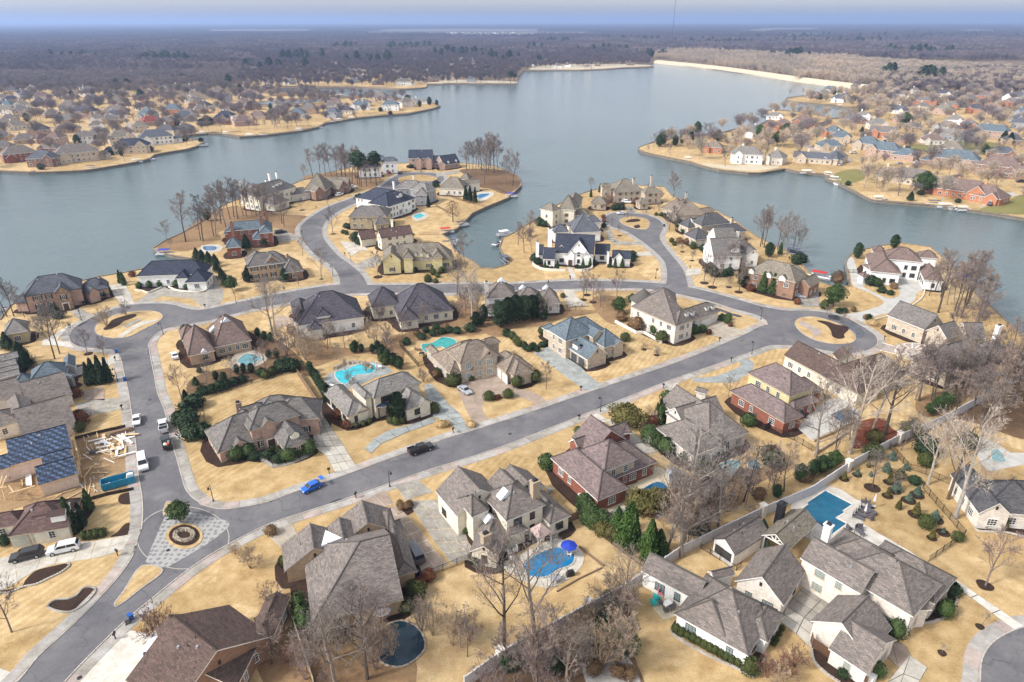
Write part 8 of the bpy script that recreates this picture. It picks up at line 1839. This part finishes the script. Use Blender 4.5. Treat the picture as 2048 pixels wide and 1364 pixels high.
# pink pavilion behind the cream house
def pavilion(crp, corners, apex, h, roofm, label):
    crop(crp); c4 = [P(corners[i], corners[i + 1], h) for i in range(0, 8, 2)]; ap = P(apex[0], apex[1], h + 1.9); crop('p'); c = sum(c4, Vector()) / 4; e = empty('garden_pavilion', (c.x, c.y, 0)); tag(e, label, 'pavilion'); c0 = Vector((c.x, c.y, 0))
    g = MB(); t = Vector((c.x, c.y, h + 1.8)) - c0
    v = [p - c0 for p in c4]; g.add(v + [t] + [q + Vector((0, 0, -.15)) for q in v] + [t - Vector((0, 0, .15))], [(i, (i + 1) % 4, 4) for i in range(4)] + [((i + 1) % 4 + 5, i + 5, 9) for i in range(4)] + [(i, i + 5, (i + 1) % 4 + 5, (i + 1) % 4) for i in range(4)]); obj('roof', g.build('roof', MAT[roofm]), e)
    for p in v: g = MB(); q = p * .9; g.tube((q.x, q.y, 0), (q.x, q.y, h + .1), .12, .12, 6); obj('post', g.build('post', MAT['post_white']), e)
pavilion('I', [1085,820, 1178,930, 1327,858, 1225,765], (1210, 750), 2.6, 'gazebo_pink', 'pink grey pyramid pavilion on white posts beside the bright pool')
pavilion('i', [955,300, 990,400, 1110,385, 1080,280], (1030, 250), 2.4, 'roof_slate', 'slate grey umbrella pavilion beside the navy pool')
# white triangle on the huge grey roof and timber truss of the pavilion
hh_ = [h for h in HOUSES if 'huge grey' in h[0]][0]
crop('J'); a_, b_, c_ = [hit(hh_[2], x, y) for x, y in ((468, 608), (655, 535), (505, 465))]; crop('p')
g = MB(); up = Vector((0, 0, .25)); pts_ = [a_ + up, b_ + up, c_ + up]; lo_ = [p - Vector((0, 0, .6)) for p in pts_]
g.add(pts_ + lo_, [(0, 1, 2), (1, 0, 3, 4), (2, 1, 4, 5), (0, 2, 5, 3)]); o_ = obj('roof_panel', g.build('roof_panel', MAT['gable_white']), hh_[3]); o_.location = -hh_[1]
for nm_ in ('open timber',):
    hp = [h for h in HOUSES if nm_ in h[0]][0]; b = hp[2][0]; g = MB()
    c0 = hp[1]
    for p, q in ((b.pt(.35, .3, b.h + .05), b.pt(.35, b.S - .3, b.h + .05)), (b.pt(.35, b.S / 2, b.h), b.pt(.35, b.S / 2, b.zr - .3)), (b.pt(.35, b.S / 2, b.h), b.pt(.35, b.S * .3, b.h + b.p * b.S * .26)), (b.pt(.35, b.S / 2, b.h), b.pt(.35, b.S * .7, b.h + b.p * b.S * .26)), (b.pt(.35, .3, b.h), b.pt(.35, b.S / 2, b.zr - .25)), (b.pt(.35, b.S - .3, b.h), b.pt(.35, b.S / 2, b.zr - .25))): g.tube(p - c0, q - c0, .13, .13, 4)
    obj('truss', g.build('truss', MAT['post_white']), hp[3])
hp = [h for h in HOUSES if 'pool house' in h[0]][0]; b = hp[2][0]; g = MB(); q = b.pt(.2, b.S / 2, 1.7) - hp[1]; g.box((q.x, q.y, q.z), (3.4, .12, 1.7), math.atan2(b.V.y, b.V.x)); obj('screen', g.build('screen', MAT['glass']), hp[3])
# garden walls
def garden_wall(crp, pts, m, label, w=.35, h=.5, sm=True):
    crop(crp); ps = zpts(pts); ps = smooth(ps, 4, False) if sm else ps; crop('p'); g = MB(); c = ps[0]; rib(g, [p - c for p in ps], w, h); tag(obj('garden_wall', g.build('garden_wall', MAT[m]), None, c), label, 'garden wall')
garden_wall('A', [1225,370, 1290,375, 1350,392, 1400,372, 1470,345], 'white_border', 'white curved kerb left of the white house door'); garden_wall('A', [1535,340, 1600,368, 1700,382, 1800,385, 1869,372, 1885,350], 'white_border', 'white curved kerb right of the white house door')
garden_wall('T', [80,1005, 85,1040, 150,1085, 230,1100, 420,1108], 'white_border', 'white garden wall left of the farmhouse path', .4, .9); garden_wall('T', [520,1108, 620,1105, 690,1085, 700,1060], 'white_border', 'white garden wall right of the farmhouse path', .4, .9)
garden_wall('N', [160,970, 165,1000, 400,1150, 660,1270, 770,1328, 800,1310, 865,1170], 'kerb', 'stone edging under the white house hedge', .3, .3); garden_wall('O', [80,1130, 100,1220, 190,1310, 280,1370], 'kerb', 'curved stone edging below the timber screen', .3, .3)
garden_wall('O', [825,910, 870,945, 1030,905, 1110,800, 1100,740], 'kerb', 'stone edging of the front bed at the courtyard house', .3, .3); garden_wall('K', [0,620, 90,610, 200,565, 300,545, 420,490, 520,440, 585,385, 570,365], 'concrete', 'pale edging around the dark bed beside the driveway', .3, .25); garden_wall('K', [405,740, 480,770, 600,775, 700,720, 800,610, 800,580, 760,565, 700,580, 640,640, 580,665, 470,675, 410,715, 405,740], 'concrete', 'pale edging around the island bed on the left lawn', .3, .25)
garden_wall('D', [140,660, 330,760, 400,760, 560,850], 'wall_whitebrick', 'low stone wall behind the turret house shrubs', .5, .8, False); garden_wall('Q', [-60,640, 120,560, 260,490, 330,470], 'chimney_stone', 'low stone wall along the angular pool terrace', .5, .7); garden_wall('Q', [-60,760, 100,660, 240,560], 'chimney_stone', 'lower stone wall of the angular pool terrace', .5, .7)
garden_wall('O', [1230,250, 1260,290, 1350,300, 1460,305, 1591,335], 'concrete', 'curved kerb below the right edge brick house', .3, .3); garden_wall('V', [905,430, 1000,510, 1120,605], 'fence_wood', 'low timber edging right of the bright pool', .2, .4, False); garden_wall('V', [700,835, 900,720, 1110,620], 'fence_wood', 'low timber edging below the bright pool', .2, .25, False)
def bed(crp, pts, m='mulch', z=.05): patch('mulch_bed', crp, pts, m, z)
bed('K', [0,600, 180,560, 220,500, 300,430, 420,395, 570,368, 575,390, 500,440, 380,500, 200,575, 60,605]); bed('K', [410,730, 470,680, 560,672, 640,645, 700,585, 770,568, 800,585, 740,670, 660,745, 560,770, 460,765]); bed('K', [930,140, 980,110, 1060,30, 1130,25, 1110,110, 960,142]); bed('F', [1075,1000, 1100,950, 1230,930, 1235,1010, 1180,1040, 1100,1035])
bed('F', [700,1010, 850,1045, 850,1100, 780,1200, 740,1290, 620,1330, 640,1200, 700,1100]); bed('N', [165,970, 300,1030, 700,1230, 760,1310, 860,1160, 800,1140, 740,1180, 300,950, 200,900]); bed('O', [830,900, 880,935, 1020,900, 1100,790, 1090,730, 960,850]); bed('O', [85,1130, 110,1220, 260,1350, 330,1400, 420,1400, 300,1280, 130,1140]); bed('O', [500,960, 560,1010, 680,1050, 775,960, 740,900, 640,1000])
bed('O', [1235,260, 1280,290, 1400,300, 1591,330, 1591,270, 1300,240]); bed('D', [-10,910, 100,880, 115,960, 60,1030, -10,1050]); bed('A', [1235,365, 1290,350, 1400,350, 1480,325, 1470,350, 1400,375, 1340,385, 1270,375]); bed('G', [230,700, 300,660, 340,880, 480,1000, 740,1010, 750,1060, 560,1045, 380,1050, 320,980, 260,880]); bed('G', [800,940, 960,860, 1030,950, 1040,1050, 1380,930, 1400,950, 1240,1020, 1050,1060, 940,1100, 850,1070])
bed('Q', [880,250, 1200,170, 1420,130, 1200,330, 960,420, 870,380], 'leaf_litter'); bed('E', [1130,1090, 1250,1080, 1390,1150, 1390,1200, 1240,1190, 1140,1140]); bed('O', [1250,640, 1300,640, 1380,690, 1360,718, 1280,700], 'mulch'); bed('O', [1245,948, 1290,955, 1315,985, 1280,995, 1250,975]); bed('O', [978,1135, 1020,1140, 1045,1170, 1010,1185, 980,1160]); bed('N', [40,575, 80,570, 85,595, 50,602])
for c_, x_, y_, r_ in (('C', 1665, 455, 1.3), ('C', 1700, 410, 1.3), ('C', 1755, 475, 1.3), ('U', 358, 892, 1.6), ('U', 430, 930, 1.7), ('U', 580, 930, 1.1), ('U', 670, 975, 1.5), ('B', 1620, 245, 1.8), ('A', 805, 945, 1.2), ('R', 1665, 855, 1.2), ('R', 1385, 638, 1.4), ('T', 985, 737, 1.1), ('T', 1740, 997, 1.0), ('B', 1105, 265, .8), ('Q', 465, 1052, 1.6), ('Q', 665, 1078, 1.3), ('Q', 790, 1165, 1.4), ('Q', 330, 937, 1.0), ('Q', 215, 975, 1.0), ('Q', 600, 1125, 1.1), ('Q', 610, 1003, 1.1), ('Q', 850, 1290, 1.4), ('Q', 1020, 1335, 1.6), ('O', 1015, 305, 1.2), ('O', 935, 343, .9), ('O', 830, 38, 1.4), ('J', 1225, 265, 2.0), ('T', 1640, 905, 1.0), ('D', 400, 905, .8), ('D', 515, 957, .8)):
    crop(c_); q = P(x_, y_); ps = [q + Vector((r_ * math.cos(i * .524), r_ * math.sin(i * .524), 0)) for i in range(12)]; crop('p'); sheet('mulch_bed', ps, .058, MAT['mulch'])
# waterfall rocks at the turquoise pool
crop('H'); e = empty('rock_waterfall', P(330, 490)); tag(e, 'piled tan boulders forming the pool waterfall', 'rocks')
for i in range(26):
    q = P(110 + 480 * rp.random(), 555 - 95 * rp.random()); q = P(*[(120 + i * 18), (540 - 85 * math.sin(i / 26 * 3.1) + rp.uniform(-8, 8))]) - e.location; g = MB(); g.box((0, 0, .3), (rp.uniform(.8, 1.6), rp.uniform(.6, 1.1), rp.uniform(.5, 1.1)), rp.random() * 3, 0, .7); obj('rock', g.build('rock', MAT['rock']), e, q)
crop('h'); e = empty('boulder_edge', P(1350, 400)); tag(e, 'line of small stones along the lower woodland edge', 'rocks')
for i in range(14):
    q = P(1290 + i * 9, 210 + i * 22 + rp.uniform(-8, 8)) - e.location; g = MB(); g.box((0, 0, .15), (rp.uniform(.5, .9), rp.uniform(.4, .7), rp.uniform(.3, .5)), rp.random() * 3, 0, .7); obj('rock', g.build('rock', MAT['rock']), e, q)
crop('p')
# ---------------- the building plot ----------------
house('unfinished_house', 'unfinished house with dark blue underlayment on its roof', 'F', [
    ('Lgg', 95, 690, 655, 535, 330, 382, 3.6, {'p': .55}), ('Lgg', 350, 868, 705, 762, 480, 655, 3.0, {'p': .6}), ('Lgg', 390, 680, 650, 620, 500, 560, 3.6, {'p': .5}), ('Lgg', -120, 760, 130, 690, 0, 600, 3.4, {'p': .5})],
    'sheathing', 'underlay', .6, tm='lumber', nowin=True, bed=False, cat='house')
e = empty('lumber_pile', (0, 0, 0)); crop('F'); e.location = P(1050, 510); tag(e, 'jumbled pile of white and tan boards beside the unfinished house', 'lumber')
for i in range(64):
    big = i < 26; x_, y_ = (rp.uniform(880, 1190), rp.uniform(400, 600)) if big or i < 44 else (rp.uniform(760, 1120), rp.uniform(420, 760)); q = P(x_, y_) - e.location
    L_ = rp.uniform(2.2, 4.2); g = MB(); g.box((0, 0, .0), (L_, rp.uniform(.25, .7) if big else .14, .09), 0, 0); obj('board', g.build('board', MAT[rp.choice(['board_white', 'board_white', 'lumber'] if big else ['lumber', 'lumber', 'board_white'])]), e, (q.x, q.y, .1 + .45 * rp.random()), rp.choice([-.9, -.6, -1.1, .5, .4]) + rp.gauss(0, .15))
e = empty('scaffold_frame', P(160, 860)); tag(e, 'timber braces and stud frames beside the unfinished house', 'timber frame')
def bar(x0, y0, z0, x1, y1, z1, w=.12, m='lumber', nm='beam'):
    a, b = P(x0, y0, z0) - e.location, P(x1, y1, z1) - e.location; g = MB(); g.tube(a, b, w, w, 4); obj(nm, g.build(nm, MAT[m]), e)
for a in ((80, 945, 2.6, 320, 875, 2.6, .22), (10, 890, 2.6, 60, 780, 2.6), (80, 870, 2.4, 130, 940, 2.4), (140, 1000, 0, 132, 935, 2.5), (250, 950, 0, 245, 905, 2.5), (180, 820, .2, 240, 800, .2), (185, 860, .2, 245, 840, .2), (200, 820, .2, 205, 880, .2), (640, 360, 3.4, 700, 560, 3.2), (660, 360, 3.4, 720, 640, .2), (690, 520, 2.8, 730, 690, .1), (705, 650, 2.8, 745, 800, .1), (700, 640, 2.8, 720, 770, 2.6), (365, 925, .8, 730, 820, .8, .06), (20, 780, 2.6, -10, 900, 2.6), (50, 1000, 0, 20, 900, 2.6), (0, 890, 2.6, 60, 880, 2.6), (770, 800, .1, 780, 930, .1), (830, 820, .1, 800, 960, .1), (850, 850, .1, 860, 930, .1), (760, 720, .4, 900, 670, .5), (760, 800, .2, 840, 690, .6), (480, 990, .1, 600, 920, .2), (500, 960, .1, 690, 900, .2), (590, 1000, .1, 740, 920, .2), (430, 980, .1, 560, 950, .1), (835, 752, .2, 990, 750, .2), (920, 810, .2, 1060, 760, .4, .16)): bar(*a)
for i in range(7): bar(232 + i * 8, 765, .25 + .04 * i, 240 + i * 8, 870, .25 + .04 * i, .09, 'board_white')
for i in range(30): 
    x_, y_ = rp.uniform(740, 960), rp.uniform(640, 950); bar(x_, y_, .1, x_ + rp.uniform(-40, 40), y_ + rp.uniform(-30, 30), rp.uniform(.1, .4), .05, rp.choice(['lumber', 'board_white']), 'offcut')
crop('F'); a_, b_ = P(905, 930), P(1205, 845); c_ = (a_ + b_) / 2; rz = heading(a_, b_); e = empty('dumpster', (c_.x, c_.y + 1.1, 0), rz); tag(e, 'open blue dumpster with white bag at the building plot', 'dumpster')
L_ = (b_ - a_).length
for s in (-1, 1): g = MB(); g.box((0, s * 1.15, .85), (L_, .1, 1.5)); obj('side_panel', g.build('side_panel', MAT['dumpster_blue']), e)
for s in (-1, 1): g = MB(); g.box((s * L_ / 2, 0, .85), (.1, 2.3, 1.5)); obj('end_panel', g.build('end_panel', MAT['dumpster_blue']), e)
g = MB(); g.box((0, 0, .2), (L_ - .2, 2.2, .15)); obj('floor', g.build('floor', MAT['dumpster_blue']), e)
for i in range(6):
    g = MB(); g.box((-L_ / 2 + .5 + i * (L_ - 1) / 5, -1.23, .85), (.12, .06, 1.5)); obj('rib', g.build('rib', MAT['dumpster_blue']), e)
for i, (xx, m_) in enumerate(((-2.6, 'lumber'), (-1.7, 'board_white'), (-2.2, 'sheathing'), (.5, 'fence_wood'), (1.4, 'lumber'))):
    g = MB(); g.box((0, 0, .25), (.9, .7, .5), i, 0, .8); o_ = obj('rubble_item', g.build('rubble_item', MAT[m_]), None, Vector((e.location.x, e.location.y, .3)) + Vector((xx * math.cos(rz), xx * math.sin(rz), 0))); tag(o_, ['tan offcut box', 'small white bag', 'pink board scrap', 'brown scrap heap', 'yellow scrap wood'][i] + ' inside the blue dumpster', 'rubbish')
g = MB(); g.box((0, 0, .45), (1.5, 1.1, .9), 0, 0, .7); q = Vector((e.location.x, e.location.y, .9)) + Vector((2.3 * math.cos(rz), 2.3 * math.sin(rz), 0)); tag(obj('bulk_bag', g.build('bulk_bag', MAT['board_white']), None, q, rz), 'white bulk bag bulging over the dumpster side', 'bag')
g = MB(); g.box((0, 0, .35), (1.3, 1.0, .7), 0, 0, .9); tag(obj('rubbish_bag', g.build('rubbish_bag', MAT['wicker']), None, P(850, 575)), 'dark rubbish bag between the board piles', 'bag')
g = MB()
for i in range(6): g.box((0, 0, .1 + i * .13), (5.5 - .3 * i, 1.6 - .15 * i, .1), 0)
tag(obj('plank_stack', g.build('plank_stack', MAT['fence_wood']), None, P(1100, 390), heading(P(1000, 400), P(1160, 360))), 'flat stack of brown planks under the silt fence', 'lumber')
crop('p')
# ---------------- people ----------------
def person(q, rz, label, joints, shirt, trousers, h=1.75):
    """one skinned body; joints: name -> (x, y, z)"""
    e = empty('person', q, rz); tag(e, label, 'person')
    names = ['pelvis', 'chest', 'neck', 'head', 'ls', 'le', 'lh', 'rs', 're', 'rh', 'lk', 'lf', 'lt', 'rk', 'rf', 'rt']
    rad = dict(pelvis=.15, chest=.17, neck=.06, head=.105, ls=.07, le=.048, lh=.035, rs=.07, re=.048, rh=.035, lk=.07, lf=.045, lt=.04, rk=.07, rf=.045, rt=.04)
    ed = [('pelvis', 'chest'), ('chest', 'neck'), ('neck', 'head'), ('chest', 'ls'), ('ls', 'le'), ('le', 'lh'), ('chest', 'rs'), ('rs', 're'), ('re', 'rh'), ('pelvis', 'lk'), ('lk', 'lf'), ('lf', 'lt'), ('pelvis', 'rk'), ('rk', 'rf'), ('rf', 'rt')]
    me = bpy.data.meshes.new('body'); me.from_pydata([joints[n] for n in names], [(names.index(a), names.index(b)) for a, b in ed], [])
    me.materials.append(MAT[trousers]); me.materials.append(MAT[shirt]); me.materials.append(MAT['skin'])
    o = obj('body', me, e); o.modifiers.new('skin', 'SKIN'); 
    for i, n in enumerate(names): me.skin_vertices[0].data[i].radius = (rad[n], rad[n])
    me.skin_vertices[0].data[0].use_root = True
    o.modifiers.new('smooth', 'SUBSURF').levels = 1
    def ball_(nm, c, r, m, sz=1):
        g = MB(); n = 8
        for i in range(6):
            t0, t1 = math.pi * i / 6 - 1.571, math.pi * (i + 1) / 6 - 1.571
            g.tube((c[0], c[1], c[2] + r * math.sin(t0) * sz), (c[0], c[1], c[2] + r * math.sin(t1) * sz), max(r * math.cos(t0), .001), max(r * math.cos(t1), .001), n)
        return obj(nm, g.build(nm, MAT[m]), e)
    hd = joints['head']; ball_('head_skin', (hd[0] + .015, hd[1], hd[2] + .02), .125, 'skin', 1.15); ball_('hair', (hd[0] - .02, hd[1], hd[2] + .06), .135, 'hair', 1.0)
    g = MB(); 
    for a, b, r0, r1 in (('pelvis', 'chest', .17, .21), ('ls', 'le', .085, .065), ('rs', 're', .085, .065), ('le', 'lh', .062, .05), ('re', 'rh', .062, .05)): g.tube(joints[a], Vector(joints[a]).lerp(Vector(joints[b]), .9), r0, r1, 8, 0, True)
    g.tube(joints['ls'], joints['rs'], .1, .1, 8, 0, True); obj('jacket', g.build('jacket', MAT[shirt]), e); return e
plain('skin', (.45, .26, .18), .6); plain('hair', (.03, .02, .015), .8)
person(P(1097, 569), R(170), 'person in dark clothes walking along the upper street', dict(pelvis=(0, 0, .92), chest=(.02, 0, 1.3), neck=(.03, 0, 1.47), head=(.05, 0, 1.62), ls=(.02, .2, 1.4), le=(-.1, .25, 1.13), lh=(.02, .25, .9), rs=(.02, -.2, 1.4), re=(.12, -.25, 1.14), rh=(.32, -.22, 1.0), lk=(.18, .1, .5), lf=(.22, .1, .07), lt=(.42, .1, .05), rk=(-.05, -.1, .5), rf=(-.32, -.1, .1), rt=(-.14, -.1, .04)), 'metal_dark', 'wicker')
crop('F'); person(P(118, 815), R(-120), 'person in red top bending over beside the unfinished house', dict(pelvis=(0, 0, .85), chest=(.38, 0, 1.0), neck=(.52, 0, .98), head=(.64, 0, .92), ls=(.4, .2, .98), le=(.5, .24, .72), lh=(.58, .2, .5), rs=(.4, -.2, .98), re=(.52, -.24, .72), rh=(.62, -.18, .5), lk=(.14, .12, .46), lf=(-.02, .13, .07), lt=(.2, .14, .05), rk=(.1, -.12, .46), rf=(-.08, -.13, .07), rt=(.14, -.14, .05)), 'red_fabric', 'wicker'); crop('p')
# past the 300 that show largest, leafless trees are one mass
bt = [(e, k, h) for e, k, h in PLANTS if e.name.startswith('bare_tree')]
bt.sort(key=lambda t: -t[2] / max(t[0].location.length, 1)); rest = bt[292:]
if rest:
    g = MB(); a, b = TREES['mid0'][0], TREES['mid0'][1]
    for me_ in (a, b): g.add([v.co for v in me_.vertices], [list(p.vertices) for p in me_.polygons])
    scatter_stuff('bare_trees', g.build('bare_trees', MAT['bark_grey']), [(e.location.x, e.location.y, 0, h / 10, e.rotation_euler.z) for e, k, h in rest], 'smaller leafless trees standing among the far shore houses')
    dead = {e.name for e, k, h in rest}; PLANTS = [t for t in PLANTS if t[0].name not in dead]
    for e, k, h in rest:
        for ch in list(e.children): bpy.data.objects.remove(ch)
        bpy.data.objects.remove(e)
# ---------------- labels worked out from what stands nearby ----------------
ORD = ['', 'second', 'third', 'fourth', 'fifth', 'sixth', 'seventh', 'eighth', 'ninth', 'tenth', 'eleventh', 'twelfth'] + ['%dth' % i for i in range(13, 120)]
def short(d):
    w = d.split(); cut = []
    for x in w:
        if x in ('beside', 'with', 'behind', 'by', 'at', 'in', 'near', 'on', 'and') and len(cut) > 4: break
        cut.append(x)
    return ' '.join(cut[:8])
near_h = [h for h in HOUSES if h[1].length < 420 and h[3] not in [f[0] for f in FARH]]
KW = dict(big='tall leafless oak', tall='slender leafless tree', mid='leafless tree', small='small leafless tree', thicket='multi stemmed leafless tree', bush='leafless bush', pine='tall pine', magnolia='dark broad evergreen', holly='dark conical evergreen', oak='rounded evergreen tree', cedar='dark bushy evergreen',
          yellowpine='yellow green pine', tanleaf='tree with dry tan leaves', box='clipped round shrub', boxdark='dark clipped round shrub', dark='dark green shrub', spread='spreading olive shrub', bright='bright shrub', red='reddish shrub', brown='brown shrub', straw='straw coloured grass clump', cone='narrow cone evergreen', conebrown='small olive cone conifer', colm='dark column evergreen', spruce='blue green young spruce', arbor='tall bright green evergreen', thuja='tall dark thuja', laurel='tall dark laurel', dock='small wooden boat dock')
CT = dict(dock='dock', straw='grass', pine='pine tree', bush='bush')
items = []
for o, kind, s in PLANTS:
    k = kind.rstrip('0123456789'); w = KW[k]
    size = ''
    if k in ('box', 'boxdark', 'dark', 'red', 'brown', 'spread'): size = 'large ' if s > 3.2 else ('low ' if s < 1.7 else '')
    o['category'] = CT.get(k, 'shrub' if k in ('box', 'boxdark', 'dark', 'spread', 'bright', 'red', 'brown') else 'tree')
    o['group'] = {'dock': 'small docks along the shores'}.get(k, w + 's of the neighbourhood')
    items.append((o, size + w))
for o, w in NEARBY: items.append((o, w))
for e, hull, can in BO:
    cn = {'umbrella_blue': 'blue', 'red_fabric': 'red', 'wicker': 'dark', 'paint_navy': 'navy', 'board_white': 'white'}.get(can)
    e['category'] = 'boat'; e['group'] = 'boats moored along the shores'
    items.append((e, '%s canopied pontoon boat' % cn if cn else 'open white motor boat'))
bpy.context.view_layer.update()
buck = {}
for o, w in items:
    p = o.matrix_world.translation; best = None
    x, y = proj((p.x, p.y, 0))
    hs = near_h if y > 335 else [h for h in HOUSES if h not in near_h and h[1].length < 1500] or near_h
    best = min(hs, key=lambda h: (h[1] - p).length)
    hx, hy = proj((best[1].x, best[1].y, 0)); inf = 'before' if y > hy + 4 else 'behind'
    nm = short(best[0])
    if best not in near_h:
        nm = 'the ' + ('far left' if x < 450 else 'left point' if x < 900 else 'far middle' if x < 1250 else 'right point' if x < 1650 else 'far right') + ' houses'; key = '%s among %s' % (w, nm)
    else: key = '%s %s the %s' % (w, inf, nm)
    buck.setdefault(key, []).append((x, y, o))
for key, l in buck.items():
    l.sort(key=lambda t: t[0]); n = len(l)
    for i, (x, y, o) in enumerate(l):
        if n == 1: o['label'] = key
        elif i == 0: o['label'] = 'leftmost ' + key
        elif i == n - 1: o['label'] = 'rightmost ' + key
        else: o['label'] = key + ', %s from left' % ORD[i]
        if len(o['label'].split()) > 16: o['label'] = ' '.join(o['label'].replace(' of the', '').replace(',', '').split()[:16])
fb = {}
for e, d, z in FARH:
    p = e.matrix_world.translation; x, y = proj((p.x, p.y, 0))
    zn = {'Y': 'on the far left shore', 'Z': 'on the long left point', 'a': 'on the right point', 'b': 'on the far right shore', 'c': 'in the distant left woods', 'd': 'on the far middle shore', 'suburb': 'in the distant pale suburb'}[z]
    e['group'] = 'houses ' + zn; e['category'] = 'house'
    fb.setdefault('%s %s' % (d, zn), []).append((x, e))
for k, l in fb.items():
    l.sort(key=lambda t: t[0]); n = len(l)
    for i, (x, e) in enumerate(l):
        if k.startswith('pale house in the distant'): e['label'] = 'tiny pale house in the distant suburb under the horizon'; continue
        e['label'] = k if n == 1 else ('leftmost ' + k if i == 0 else 'rightmost ' + k if i == n - 1 else k + ', %s from left' % ORD[i])
# ---------------- air ----------------
hm = bpy.data.materials.new('haze'); hm.use_nodes = True; ht = hm.node_tree; ht.nodes.clear()
vo = ht.nodes.new('ShaderNodeVolumePrincipled'); vo.inputs['Color'].default_value = (.45, .60, .96, 1); vo.inputs['Density'].default_value = 1.3e-4; vo.inputs['Anisotropy'].default_value = .25
ho = ht.nodes.new('ShaderNodeOutputMaterial'); ht.links.new(vo.outputs[0], ho.inputs['Volume'])
mb = MB(); mb.box((0, 24000, 84), (100000, 50000, 176)); hz = obj('haze', mb.build('haze', hm)); tag(hz, kind='stuff')
